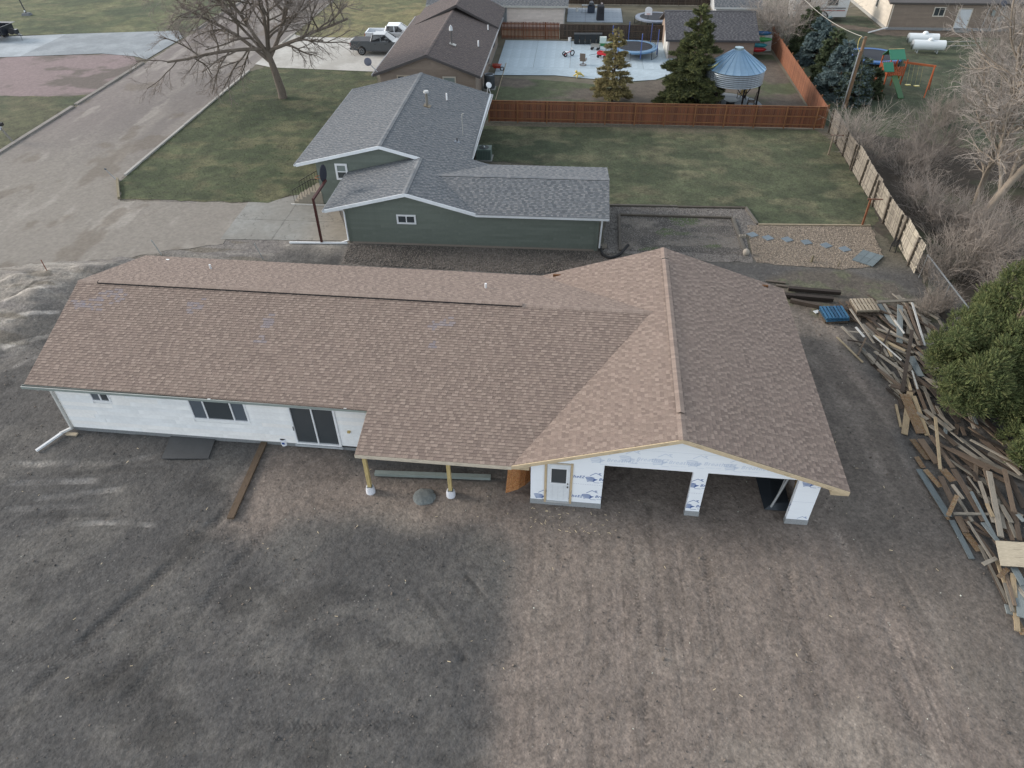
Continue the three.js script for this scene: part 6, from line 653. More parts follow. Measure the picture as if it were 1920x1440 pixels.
function acUnit(label, p, w, h, col, round) { const t = thing('air_conditioner', label, 'air conditioner', fromL(p.x, p.z), YAW); if (round) { new MB().tube([V3(0, 0.08, 0), V3(0, h, 0)], [w / 2, w / 2], 20, col).build('cabinet', M.dullmetal, t); for (let k = 0; k < 20; k++) { const a = k / 20 * 6.283; new MB().box(Math.cos(a) * w / 2, h / 2, Math.sin(a) * w / 2, 0.03, h - 0.2, 0.05, mul3(col, 0.7), new THREE.Matrix4().makeRotationY(-a)).build('louver', M.dullmetal, t); } new MB().geo(new THREE.TorusGeometry(w * 0.42, 0.04, 6, 24), M4(V3(0, h, 0), 0, Math.PI / 2), lin(150, 160, 170)).build('fan_guard', M.metal, t); new MB().tube([V3(0, h - 0.02, 0), V3(0, h + 0.01, 0)], [w * 0.4, w * 0.4], 16, lin(60, 64, 68)).build('fan_well', M.rubber, t); }
  else { new MB().box(0, h / 2 + 0.05, 0, w, h, w * 0.85, col).build('cabinet', M.dullmetal, t); for (let k = 0; k < 9; k++) new MB().box(-w / 2 + (k + 0.5) * w / 9, h / 2 + 0.02, w * 0.425 + 0.006, w / 15, h - 0.14, 0.012, mul3(col, 0.72)).build('louver', M.dullmetal, t); new MB().tube([V3(0, h + 0.04, 0), V3(0, h + 0.07, 0)], [w * 0.34, w * 0.34], 20, lin(60, 70, 72)).build('fan_guard', M.dullmetal, t); new MB().geo(new THREE.SphereGeometry(0.1, 8, 6), M4(V3(0, h + 0.08, 0)), lin(180, 188, 190)).build('fan_hub', M.metal, t); }
  new MB().box(0, 0.03, 0, w + 0.2, 0.08, w + 0.1, lin(150, 150, 146)).build('pad', M.concrete, t); }
acUnit('square green air conditioner beside the grey roofed house', LG(908, 297), 1.1, 0.8, lin(112, 130, 124), false); acUnit('tall dark grey air conditioner beside the tan gabled house', LG(918, 166), 0.95, 1.25, lin(86, 92, 98), true);
{ const p = LG(932, 133), t = thing('wheelbarrow', 'red garden cart beside the dark air conditioner', 'cart', fromL(p.x, p.z), YAW); new MB().hex([V3(-0.3, 0.3, 0.22), V3(0.3, 0.3, 0.22), V3(0.3, 0.3, -0.22), V3(-0.3, 0.3, -0.22), V3(-0.45, 0.6, 0.32), V3(0.45, 0.6, 0.32), V3(0.45, 0.6, -0.32), V3(-0.45, 0.6, -0.32)], lin(150, 54, 40)).build('tray', M.gloss, t); new MB().bar(V3(-0.9, 0.55, 0.2), V3(0.4, 0.25, 0.12), 0.04, 0.04, lin(110, 80, 60)).bar(V3(-0.9, 0.55, -0.2), V3(0.4, 0.25, -0.12), 0.04, 0.04, lin(110, 80, 60)).build('handle', M.wood, t); new MB().geo(new THREE.TorusGeometry(0.17, 0.05, 6, 16), M4(V3(0.5, 0.2, 0)), lin(40, 40, 42)).build('wheel', M.rubber, t); }
{ const p = LG(714, 152), o = new MB().geo(new THREE.CylinderGeometry(0.22, 0.28, 0.9, 10), M4(V3(0, 0.45, 0)), lin(214, 100, 40)).geo(new THREE.SphereGeometry(0.26, 10, 8), M4(V3(0, 1.1, 0)), lin(222, 112, 48)).geo(new THREE.CylinderGeometry(0.16, 0.2, 0.16, 10), M4(V3(0, 1.36, 0)), lin(60, 44, 36)).build('lawn_figure', M.gloss); o.position.copy(fromL(-16.9, -63.9)); tag(o, 'orange painted lawn ornament at the tan house corner', 'ornament'); void p; }
nl('edging_strip', 'thin pale edging strip beside the wheelbarrow', 929, 187, 949, 118, .06, .06, lin(176, 164, 140), 'edging');
// trampolines
function trampoline(label, p, r, h, col, net) { const t = thing('trampoline', label, 'trampoline', fromL(p.x, p.z), YAW), n = 40; new MB().tube([V3(0, h - 0.02, 0), V3(0, h, 0)], [r * 0.82, r * 0.82], n, lin(44, 48, 56)).build('mat', M.rubber, t); const pad = new MB(); for (let k = 0; k < n; k++) { const a = k / n * 6.2832, b = (k + 1) / n * 6.2832, P = (q, s, y) => V3(Math.cos(q) * s, y, Math.sin(q) * s); pad.quad(P(b, r * 0.8, h + 0.02), P(b, r * 1.02, h), P(a, r * 1.02, h), P(a, r * 0.8, h + 0.02), col); pad.quad(P(b, r * 1.02, h), P(b, r * 1.03, h - 0.16), P(a, r * 1.03, h - 0.16), P(a, r * 1.02, h), mul3(col, 0.85)); } pad.build('edge_pad', mat({ side: THREE.DoubleSide, roughness: 0.5 }), t);
  for (let k = 0; k < 4; k++) { const a = k * 1.5708 + 0.5, x = Math.cos(a) * r, z = Math.sin(a) * r, tx = -Math.sin(a) * 0.7, tz = Math.cos(a) * 0.7; new MB().tube([V3(x - tx, h - 0.05, z - tz), V3(x - tx, 0.05, z - tz), V3(x + tx, 0.05, z + tz), V3(x + tx, h - 0.05, z + tz)], [0.03, 0.03, 0.03, 0.03], 6, lin(60, 66, 72)).build('leg', M.metal, t); }
  if (net) { for (let k = 0; k < 6; k++) { const a = k / 6 * 6.283 + 0.3, x = Math.cos(a) * r * 1.03, z = Math.sin(a) * r * 1.03; new MB().tube([V3(x, 0.3, z), V3(x, h + 1.75, z)], [0.045, 0.045], 8, lin(72, 92, 150)).build('net_pole', M.gloss, t); } const nb = new MB(); for (let k = 0; k < 120; k++) { const a = k / 120 * 6.283, x = Math.cos(a) * r * 0.95, z = Math.sin(a) * r * 0.95; nb.tube([V3(x, h, z), V3(x, h + 1.7, z)], [0.006, 0.006], 3, lin(30, 32, 36), false); } for (let q = 0; q <= 9; q++) { const y = h + 1.7 * q / 9, pts = []; for (let k = 0; k <= 40; k++) { const a = k / 40 * 6.2832; pts.push(V3(Math.cos(a) * r * 0.95, y, Math.sin(a) * r * 0.95)); } nb.tube(pts, pts.map(() => 0.006), 3, lin(30, 32, 36), false); } const m = nb.build('safety_net', M.rubber, t); m.userData.kind = 'stuff'; } return t; }
trampoline('trampoline with blue pad and safety net on the patio', LG(1188, 104), 2.3, 0.9, lin(108, 148, 184), true); trampoline('plain trampoline beyond the dark fence', LG(1228, 47), 2.3, 0.9, lin(120, 130, 146), false); trampoline('blue rimmed trampoline beside the wooden playset', LG(1634, 119), 2.55, 0.8, lin(48, 106, 168), false);
// bins
for (let k = 0; k < 5; k++) { const p = LG(1081 + k * 10.4, 83), t = thing('wheelie_bin', ['first', 'second', 'third', 'fourth', 'fifth'][k] + ' black wheelie bin counted from the reddish picket fence', 'bin', fromL(p.x, p.z), YAW, 'row of black bins at the fence'), c = lin(42, 46, 50); new MB().hex([V3(-0.24, 0.08, 0.26), V3(0.24, 0.08, 0.26), V3(0.24, 0.08, -0.26), V3(-0.24, 0.08, -0.26), V3(-0.29, 1.02, 0.33), V3(0.29, 1.02, 0.33), V3(0.29, 1.02, -0.33), V3(-0.29, 1.02, -0.33)], c).build('bin_body', M.rubber, t); new MB().box(0, 1.05, 0, 0.62, 0.06, 0.72, mul3(c, 1.3)).build('lid', M.rubber, t); for (const x of [-0.26, 0.26]) new MB().geo(new THREE.CylinderGeometry(0.12, 0.12, 0.05, 12), M4(V3(x, 0.12, -0.3), 0, 0, Math.PI / 2), lin(24, 24, 26)).build('wheel', M.rubber, t); }
// toys on the patio
function cartToy(name, label, p, c, s = 1, handle = true) { const t = thing(name, label, 'toy', fromL(p.x, p.z, 0.05), YAW + rr(-0.5, 0.5)); const b = new MB(); b.box(0, 0.26 * s, 0, 0.8 * s, 0.05, 0.42 * s, c); for (const z of [-0.2, 0.2]) b.box(0, 0.36 * s, z * s, 0.8 * s, 0.22 * s, 0.03, c); for (const x of [-0.39, 0.39]) b.box(x * s, 0.36 * s, 0, 0.03, 0.22 * s, 0.4 * s, c); b.build('tub', M.gloss, t); for (const x of [-0.28, 0.28]) for (const z of [-0.22, 0.22]) new MB().geo(new THREE.CylinderGeometry(0.12 * s, 0.12 * s, 0.06, 12), M4(V3(x * s, 0.12 * s, z * s), 0, Math.PI / 2), lin(36, 36, 38)).build('wheel', M.rubber, t); if (handle) new MB().bar(V3(-0.4 * s, 0.25 * s, 0), V3(-1.1 * s, 0.12, 0.25), 0.03, 0.03, lin(40, 40, 42)).build('handle', M.gloss, t); return t; }
cartToy('toy_wagon', 'red toy wagon with a black handle on the patio', LG(1129, 109), lin(190, 44, 52), 1.25); cartToy('toy_wagon', 'grey four wheeled toy cart on the patio', LG(1116, 94), lin(150, 150, 146), 1.15, false);
{ const p = LG(1065, 106), t = thing('tricycle', 'small red and white tricycle on the patio', 'tricycle', fromL(p.x, p.z, 0.05), YAW + 0.3); for (const [x, z, r] of [[-0.35, -0.25, 0.16], [-0.35, 0.25, 0.16], [0.45, 0, 0.24]]) new MB().geo(new THREE.TorusGeometry(r, 0.055, 8, 18), M4(V3(x, r + 0.04, z), x > 0 ? 0.4 : 0), lin(32, 32, 34)).build('wheel', M.rubber, t); new MB().bar(V3(-0.35, 0.2, 0), V3(0.4, 0.5, 0), 0.06, 0.06, lin(200, 60, 56)).bar(V3(-0.35, 0.2, -0.25), V3(-0.35, 0.2, 0.25), 0.05, 0.05, lin(200, 60, 56)).bar(V3(0.45, 0.28, 0), V3(0.38, 0.72, 0), 0.05, 0.05, lin(220, 220, 222)).build('frame', M.gloss, t); new MB().box(-0.15, 0.42, 0, 0.3, 0.06, 0.24, lin(220, 222, 224)).build('saddle', M.gloss, t); new MB().bar(V3(0.38, 0.72, -0.25), V3(0.38, 0.72, 0.25), 0.04, 0.04, lin(210, 210, 212)).build('handlebar', M.gloss, t); }
function chair(label, p, turn, cF, cS, swivel, y = 0.05) { const t = thing('patio_chair', label, 'chair', fromL(p.x, p.z, y), YAW + turn); new MB().box(0, 0.45, 0, 0.55, 0.06, 0.55, cS).build('seat', M.plain, t); new MB().box(0, 0.82, -0.3, 0.55, 0.72, 0.05, cS, new THREE.Matrix4().makeRotationX(-0.18)).build('backrest', M.plain, t); for (const x of [-0.3, 0.3]) new MB().bar(V3(x, 0.66, 0.25), V3(x, 0.68, -0.3), 0.05, 0.04, cF).bar(V3(x, 0.42, 0.22), V3(x, 0.66, 0.25), 0.035, 0.035, cF).build('armrest', M.gloss, t); if (swivel) { new MB().tube([V3(0, 0.06, 0), V3(0, 0.43, 0)], [0.05, 0.05], 8, cF).build('pedestal', M.gloss, t); new MB().geo(new THREE.TorusGeometry(0.32, 0.03, 6, 20), M4(V3(0, 0.03, 0), 0, Math.PI / 2), cF).build('base_ring', M.gloss, t); } else for (const x of [-0.26, 0.26]) for (const z of [-0.26, 0.26]) new MB().bar(V3(x * 1.1, 0, z * 1.1), V3(x, 0.44, z), 0.04, 0.04, cF).build('leg', M.gloss, t); return t; }
chair('brown swivel chair alone on the pale patio', LG(1093, 123), 2.9, lin(90, 66, 58), lin(112, 100, 90), true);
{ const p = LG(1085, 144), b = new MB(), c = lin(206, 184, 96); b.geo(new THREE.SphereGeometry(0.2, 10, 8), M4(V3(0, 0.3, 0), 0, 0, 0, V3(1.5, 0.7, 0.8)), c); for (const [x, z] of [[0.3, 0.2], [0.3, -0.2], [-0.3, 0.2], [-0.3, -0.2]]) b.tube([V3(x * 0.6, 0.28, z * 0.5), V3(x * 1.4, 0.05, z * 1.5)], [0.07, 0.05], 8, c); b.geo(new THREE.SphereGeometry(0.13, 10, 8), M4(V3(-0.3, 0.52, 0)), c); const o = b.build('plastic_rocker', M.gloss); o.position.copy(fromL(p.x, p.z)); o.rotation.y = 0.6; tag(o, 'yellow plastic rocking toy on the worn grass', 'toy'); }
{ const p = LG(1130, 86), t = thing('play_kitchen', 'white and green plastic toy box beside the bins', 'toy', fromL(p.x, p.z, 0.05), YAW); new MB().box(0, 0.55, 0, 0.7, 0.6, 0.5, lin(206, 216, 212)).build('cabinet', M.gloss, t); new MB().box(0, 0.14, 0.02, 0.76, 0.26, 0.56, lin(60, 128, 82)).build('base', M.gloss, t); const q = LG(1146, 88), s = thing('toy_slide', 'green plastic toddler slide beside the trampoline', 'toy', fromL(q.x, q.z, 0.05), YAW); new MB().hex([V3(-0.7, 0.02, 0.25), V3(0.5, 0.3, 0.25), V3(0.5, 0.3, -0.25), V3(-0.7, 0.02, -0.25), V3(-0.7, 0.1, 0.25), V3(0.5, 0.6, 0.25), V3(0.5, 0.6, -0.25), V3(-0.7, 0.1, -0.25)], lin(92, 150, 78)).build('chute', M.gloss, s); new MB().box(0.6, 0.3, 0, 0.2, 0.6, 0.5, lin(70, 132, 88)).build('ladder', M.gloss, s); }
{ const t = thing('white_bucket', 'small white bucket at the end of the bin row', 'bucket', fromL(LG(1068, 78).x, LG(1068, 78).z, 0.05)); new MB().tube([V3(0, 0, 0), V3(0, 0.35, 0)], [0.15, 0.18], 12, lin(224, 226, 228)).build('pail', M.gloss, t); new MB().geo(new THREE.TorusGeometry(0.18, 0.015, 6, 16), M4(V3(0, 0.35, 0), 0, Math.PI / 2), lin(214, 216, 218)).build('rim', M.gloss, t); }
{ const p = LG(1213, 52), t = thing('toy_hoop', 'white toy basketball backboard beside the dark fence', 'basketball hoop', fromL(p.x, p.z), YAW); new MB().tube([V3(0, 0, 0), V3(0, 1.6, 0)], [0.05, 0.05], 8, lin(70, 74, 80)).build('pole', M.gloss, t); const s = new THREE.Shape(); s.moveTo(-0.4, 0); s.lineTo(0.4, 0); s.lineTo(0.4, 0.5); s.quadraticCurveTo(0.4, 0.8, 0, 0.82); s.quadraticCurveTo(-0.4, 0.8, -0.4, 0.5); const g = new THREE.ExtrudeGeometry(s, { depth: 0.05, bevelEnabled: false }); new MB().geo(g, M4(V3(0, 1.35, 0.05)), lin(226, 228, 232)).build('backboard', M.gloss, t); new MB().geo(new THREE.TorusGeometry(0.2, 0.015, 6, 16), M4(V3(0, 1.5, 0.3), 0, Math.PI / 2), lin(180, 80, 50)).build('rim', M.gloss, t); }
// barbecue patio
slabs('barbecue_patio', 'blue grey concrete slab with barbecues beyond the dark fence', -1.4, 5.2, -99.5, -92.6, 3, 3, 0.05, [150, 160, 170], [138, 148, 158], 17);
{ const p = LG(1060, 27), t = thing('kettle_barbecue', 'black kettle barbecue beside the beige house', 'barbecue', fromL(p.x, p.z, 0.05)); new MB().geo(new THREE.SphereGeometry(0.3, 14, 10), M4(V3(0, 0.85, 0), 0, 0, 0, V3(1, 0.95, 1)), lin(30, 30, 33)).build('kettle', M.gloss, t); for (let k = 0; k < 3; k++) { const a = k * 2.09; new MB().bar(V3(Math.cos(a) * 0.32, 0, Math.sin(a) * 0.32), V3(Math.cos(a) * 0.15, 0.65, Math.sin(a) * 0.15), 0.03, 0.03, lin(90, 92, 94)).build('leg', M.metal, t); } }
{ const p = LG(1108, 25), t = thing('gas_barbecue', 'gas barbecue with side shelf at the tall dark fence', 'barbecue', fromL(p.x, p.z, 0.05), YAW); new MB().box(0, 0.45, 0, 0.9, 0.8, 0.55, lin(54, 62, 74)).build('cabinet', M.gloss, t); new MB().geo(new THREE.CylinderGeometry(0.3, 0.3, 0.9, 16, 1, false, 0, Math.PI), M4(V3(0, 0.95, 0), Math.PI / 2, 0, Math.PI / 2), lin(96, 100, 106)).build('hood', M.metal, t); new MB().box(-0.8, 0.85, 0, 0.7, 0.04, 0.5, lin(170, 176, 180)).box(0.75, 0.85, 0, 0.6, 0.04, 0.5, lin(170, 176, 180)).build('side_shelf', M.metal, t); for (const x of [-1.1, 1.0]) new MB().bar(V3(x, 0, 0), V3(x, 0.84, 0), 0.05, 0.05, lin(120, 126, 130)).build('leg', M.metal, t); }
{ const p = LG(1125, 38), t = thing('covered_smoker', 'black covered smoker standing on the barbecue slab', 'barbecue', fromL(p.x, p.z, 0.05), YAW + 0.15); new MB().hex([V3(-0.42, 0, 0.35), V3(0.42, 0, 0.35), V3(0.42, 0, -0.35), V3(-0.42, 0, -0.35), V3(-0.38, 1.5, 0.3), V3(0.38, 1.5, 0.3), V3(0.36, 1.6, -0.3), V3(-0.36, 1.6, -0.3)], lin(46, 48, 54)).build('cover', M.rubber, t); new MB().geo(new THREE.TorusGeometry(0.22, 0.03, 6, 18), M4(V3(0, 1.0, 0.34), 0, -0.05), lin(26, 28, 32)).build('hose', M.rubber, t); new MB().geo(new THREE.CylinderGeometry(0.12, 0.05, 0.16, 10), M4(V3(0.1, 1.72, 0)), lin(196, 180, 178)).build('chimney_cap', M.gloss, t); }
{ const o = new MB().tube([V3(0, 0, 0), V3(0, 0.3, 0), V3(0, 0.42, 0)], [0.16, 0.16, 0.06], 12, lin(216, 218, 214)).build('gas_bottle', M.gloss); const p = LG(1082, 22); o.position.copy(fromL(p.x, p.z, 0.05)); tag(o, 'small white gas bottle beside the barbecues', 'gas bottle'); }
// gazebo made from a grain bin
{ const p = LG(1367, 196), t = thing('grain_bin_gazebo', 'gazebo with a conical galvanised grain bin roof on black legs', 'gazebo', fromL(p.x, p.z), YAW), r = 2.4, y0 = 2.05, y1 = 3.15, ya = 4.5, n = 24, mc = lin(158, 188, 212); const roofM = new THREE.MeshStandardMaterial({ vertexColors: true, metalness: 0.7, roughness: 0.38, side: THREE.DoubleSide, map: streakTex });  // bluish tint puts the sky's reflection into the roof metal colour
  const roof = new THREE.Group(); roof.name = 'roof'; t.add(roof); for (let k = 0; k < n; k++) { const a = k / n * 6.2832, b = (k + 1) / n * 6.2832, P = (q, s, y) => V3(Math.cos(q) * s, y, Math.sin(q) * s), q = new MB(); q.quad(P(b, r * 1.03, y1 - 0.03), P(a, r * 1.03, y1 - 0.03), P(a, 0.38, ya), P(b, 0.38, ya), jit(mc, 0.05)); q.build('roof_panel', roofM, roof); new MB().bar(P(a, r * 1.03, y1), P(a, 0.38, ya + 0.02), 0.05, 0.07, mul3(mc, 0.92)).build('roof_rib', M.metal, roof); }
  new MB().tube([V3(0, ya - 0.05, 0), V3(0, ya + 0.18, 0)], [0.42, 0.36], 20, lin(160, 182, 190)).build('roof_cap', M.metal, roof);
  const band = new MB(); const rows = 22; for (let k = 0; k < rows; k++) { const ya_ = mixn(y0, y1, k / rows), yb = mixn(y0, y1, (k + 1) / rows), ra = r + 0.018 * Math.cos(k * 2.1), rb = r + 0.018 * Math.cos((k + 1) * 2.1); for (let j = 0; j < 40; j++) { const a = j / 40 * 6.2832, b = (j + 1) / 40 * 6.2832; band.quad(V3(Math.cos(b) * ra, ya_, Math.sin(b) * ra), V3(Math.cos(a) * ra, ya_, Math.sin(a) * ra), V3(Math.cos(a) * rb, yb, Math.sin(a) * rb), V3(Math.cos(b) * rb, yb, Math.sin(b) * rb), lin(150, 160, 168)); } } band.build('corrugated_band', roofM, t);
  for (let k = 0; k < 6; k++) { const a = k / 6 * 6.283 + 0.25, x = Math.cos(a) * r * 0.93, z = Math.sin(a) * r * 0.93; new MB().box(x, y0 / 2 + 0.1, z, 0.13, y0 + 0.2, 0.13, lin(28, 28, 30)).build('leg', M.gloss, t); for (const s of [-0.28, 0.28]) new MB().bar(V3(x, y0 - 0.75, z), V3(Math.cos(a + s) * r * 0.93, y0 - 0.02, Math.sin(a + s) * r * 0.93), 0.06, 0.06, lin(30, 30, 32)).build('brace', M.gloss, t); }
  new MB().tube([V3(0, y0 - 0.2, 0), V3(0, y0 + 0.2, 0)], [0.32, 0.42], 16, lin(170, 186, 194)).build('lamp_hood', M.metal, t);
  { const f = new MB(); f.hex([V3(-2.35, 3.15, 0.9), V3(-1.8, 3.52, 1.0), V3(-1.6, 3.6, 0.7), V3(-2.3, 3.15, 0.5), V3(-2.35, 3.19, 0.9), V3(-1.8, 3.56, 1.0), V3(-1.6, 3.64, 0.7), V3(-2.3, 3.19, 0.5)], lin(206, 206, 150)); f.build('lifted_flap', M.gloss, t); }
  const pd = thing('gazebo_pad', 'round concrete pad under the gazebo', 'concrete paving', fromL(p.x - 0.4, p.z + 0.2), YAW); pd.userData.kind = 'structure'; new MB().tube([V3(0, -0.05, 0), V3(0, 0.05, 0)], [3.2, 3.2], 36, lin(150, 158, 164)).build('slab', M.concrete, pd);
  const cs = [[-1.3, -0.9, 0.7], [1.2, -1.2, -0.7], [1.7, 0.6, -1.7], [-1.4, 1.3, 2.4]], lb = ['tan patio chair under the gazebo roof beside the shed', 'tan patio chair tipped towards the fire table', 'wire patio chair at the gazebo leg by the side fence', 'dark patio chair between the gazebo and the board fence']; cs.forEach(([x, z, a], k) => chair(lb[k], V3(p.x + x, 0, p.z + z), a, lin(60, 52, 48), k < 2 ? lin(190, 168, 120) : lin(110, 100, 90), false));
  const ft = thing('fire_table', 'dark drum fire table with a round top under the gazebo', 'table', fromL(p.x - 0.1, p.z + 0.9, 0.05), YAW); new MB().tube([V3(0, 0, 0), V3(0, 0.62, 0)], [0.36, 0.36], 18, lin(36, 36, 38)).build('drum', M.gloss, ft); new MB().tube([V3(0, 0.62, 0), V3(0, 0.68, 0)], [0.62, 0.62], 20, lin(110, 118, 122)).build('tabletop', M.metal, ft); }
// boats, tubs and panel beside the shed
{ const z = -79.5; [[1431, 61, lin(50, 96, 140), 'blue plastic boat leaning behind the shed'], [1432, 73, lin(70, 150, 84), 'green plastic sled stacked beside the shed'], [1423, 84, lin(40, 138, 152), 'teal plastic boat stacked beside the shed'], [1421, 92, lin(168, 40, 48), 'red plastic sled at the bottom of the boat stack']].forEach(([x, y, c, lb], k) => { const p = Lzz(x, y, -80.6 + k * 0.55), o = new MB(), g = new THREE.SphereGeometry(0.5, 16, 8, 0, 6.283, 1.5708, 1.57); o.geo(g, M4(V3(0, 0.2, 0), 0, 0, 0, V3(1.7, 0.55, 0.7)), c); o.tube([V3(-0.83, 0.2, 0), V3(-0.5, 0.22, 0.3), V3(0, 0.23, 0.36), V3(0.5, 0.22, 0.3), V3(0.83, 0.2, 0), V3(0.5, 0.22, -0.3), V3(0, 0.23, -0.36), V3(-0.5, 0.22, -0.3), V3(-0.83, 0.2, 0)], Array(9).fill(0.04), 6, mul3(c, 0.9), false); const m = o.build('plastic_boat', mat({ side: THREE.DoubleSide, roughness: 0.4 })); m.position.copy(fromL(p.x, p.z, Math.max(0.1, p.y - 0.2))); m.rotation.y = YAW; tag(m, lb, 'boat', 'plastic boats by the shed'); });
  const q = LG(1438, 96), t = new MB().box(0, 0.75, 0, 0.75, 1.5, 0.1, lin(200, 206, 208)).build('leaning_board', M.paint); t.position.copy(fromL(q.x, q.z)); t.rotation.y = 0.2; t.rotateX(-0.25); tag(t, 'white panel leaning on the orange brown side fence', 'panel'); void z; }
nl('shed_step', 'plank walk at the shed corner beside the boats', 1404, 100, 1448, 101, .6, .08, lin(150, 146, 132), 'step');
// playset
{ const p = LG(1661, 166), t = thing('playset', 'orange wooden playset with green canopy roof, slide and swing', 'playset', fromL(p.x, p.z), YAW + 0.15), c = lin(186, 98, 58), gr = lin(56, 122, 96); const post = (x, z, h) => new MB().box(x, h / 2, z, 0.1, h, 0.1, jit(c, 0.08)).build('post', M.wood, t); for (const x of [-0.75, 0.75]) for (const z of [-0.75, 0.75]) post(x, z, 2.7);
  for (let k = 0; k < 9; k++) new MB().box(-0.7 + k * 0.175, 1.35, 0, 0.16, 0.05, 1.6, jit(c, 0.1)).build('deck_plank', M.wood, t); for (const z of [-0.8, 0.8]) for (let k = 0; k < 9; k++) new MB().box(-0.7 + k * 0.175, 1.75, z, 0.11, 0.75, 0.03, jit(c, 0.1)).build('rail_slat', M.wood, t); for (let k = 0; k < 9; k++) new MB().box(-0.8, 1.75, -0.7 + k * 0.175, 0.03, 0.75, 0.11, jit(c, 0.1)).build('rail_slat', M.wood, t);
  const cg = new MB(); for (const [z, s] of [[0, 1], [0, -1]]) { const a = V3(-0.85, 2.7, s * 0.8), b = V3(0.55, 2.7, s * 0.8), e = V3(0.55, 3.35, 0), f = V3(-0.85, 3.35, 0), d = V3(0, 0.05, 0); cg.hex(s > 0 ? [a, b, e, f, a.clone().add(d), b.clone().add(d), e.clone().add(d), f.clone().add(d)] : [f, e, b, a, f.clone().add(d), e.clone().add(d), b.clone().add(d), a.clone().add(d)], gr); void z; } cg.build('canopy', mat({ roughness: 0.5, side: THREE.DoubleSide }), t); new MB().bar(V3(-0.85, 3.38, 0), V3(0.55, 3.38, 0), 0.06, 0.08, lin(206, 190, 140)).build('ridge_pole', M.wood, t);
  { const b = new MB(), d = V3(0, 0.05, 0), P = [V3(-1.5, 1.9, 1.5), V3(-0.6, 1.9, 1.5), V3(-0.6, 2.5, 0.85), V3(-1.5, 2.5, 0.85)]; b.hex([...P, ...P.map((x) => x.clone().add(d))], gr); b.build('side_awning', M.gloss, t); }
  new MB().bar(V3(0.7, 2.35, 0.3), V3(3.0, 2.3, 1.6), 0.12, 0.16, lin(176, 98, 58)).build('swing_beam', M.wood, t); for (const [x, z] of [[2.1, 2.8], [3.6, 0.8]]) new MB().bar(V3(2.9, 2.35, 1.55), V3(x, 0, z), 0.09, 0.09, jit(c, 0.1)).build('swing_leg', M.wood, t); for (const [k, cc] of [[0.35, lin(206, 190, 90)], [0.62, lin(214, 196, 100)]]) { const a = V3(mixn(0.7, 3, k), 2.25, mixn(0.3, 1.6, k)); new MB().bar(a, a.clone().add(V3(0.18, -1.7, 0.1)), 0.015, 0.015, lin(190, 180, 120)).bar(a.clone().add(V3(-0.3, 0, -0.15)), a.clone().add(V3(-0.14, -1.7, -0.06)), 0.015, 0.015, lin(190, 180, 120)).build('swing_chain', M.gloss, t); new MB().box(a.x, 0.52, a.z, 0.45, 0.05, 0.22, cc).build('swing_seat', M.gloss, t); }
  new MB().hex([V3(-0.3, 0.05, 2.9), V3(0.2, 0.05, 2.9), V3(0.2, 1.3, 0.8), V3(-0.3, 1.3, 0.8), V3(-0.3, 0.12, 2.9), V3(0.2, 0.12, 2.9), V3(0.2, 1.4, 0.8), V3(-0.3, 1.4, 0.8)], lin(70, 104, 70)).build('slide', M.gloss, t); for (const z of [-0.6, 0.6]) new MB().bar(V3(-1.7, 0.55, z), V3(-0.75, 0.55, z), 0.08, 0.05, c).build('bench_rail', M.wood, t); new MB().box(-1.3, 0.45, 0, 0.35, 0.05, 1.4, jit(c, 0.1)).box(-1.3, 0.75, 0, 0.7, 0.05, 1.4, jit(c, 0.1)).build('picnic_bench', M.wood, t); new MB().box(0.72, 0.9, 0.1, 0.06, 0.9, 0.5, lin(180, 150, 60)).build('climbing_wall', M.gloss, t); }
// gas tanks
[[1726, 86, 2.95, 'white gas tank closer to the tan house'], [1736, 99, 3.1, 'white gas tank closer to the playset']].forEach(([x, y, L, lb]) => { const p = LG(x, y), t = thing('gas_tank', lb, 'gas tank', fromL(p.x, p.z), YAW - 0.06, 'pair of white gas tanks'), r = 0.48, c = lin(224, 230, 232), pts = [], rs = []; for (let k = 0; k <= 8; k++) { const a = k / 8 * Math.PI / 2; pts.push(V3(-L / 2 + r * 0.8 * (1 - Math.sin(a)), 0.75, 0)); rs.push(Math.max(0.01, r * Math.sin(a + 0.0001) ** 0.5 * 1) * (k === 0 ? 0.05 : 1)); } const q = pts.map((v) => V3(-v.x, v.y, 0)).reverse(); new MB().tube([...pts, ...q], [...rs, ...rs.slice().reverse()], 24, c).build('tank_shell', M.gloss, t); new MB().geo(new THREE.SphereGeometry(0.26, 14, 10), M4(V3(0.1, 1.25, 0), 0, 0, 0, V3(1.1, 0.8, 1)), c).build('valve_dome', M.gloss, t); for (const s of [-L / 3.2, L / 3.2]) for (const z of [-0.25, 0.25]) new MB().box(s, 0.16, z, 0.1, 0.34, 0.1, lin(180, 186, 188)).build('foot', M.dullmetal, t); });
[[1753, 79, 1842, 77], [1763, 87, 1842, 84]].forEach(([x0, y0, x1, y1], k) => { const o = new MB().tube([G(x0, y0, 0.25), G(x1, y1, 0.25)], [0.03, 0.03], 6, lin(190, 192, 188)).build('gas_line', M.dullmetal); tag(o, ['thin gas line from the tank closer to the house', 'thin gas line from the tank closer to the playset'][k], 'pipe'); });
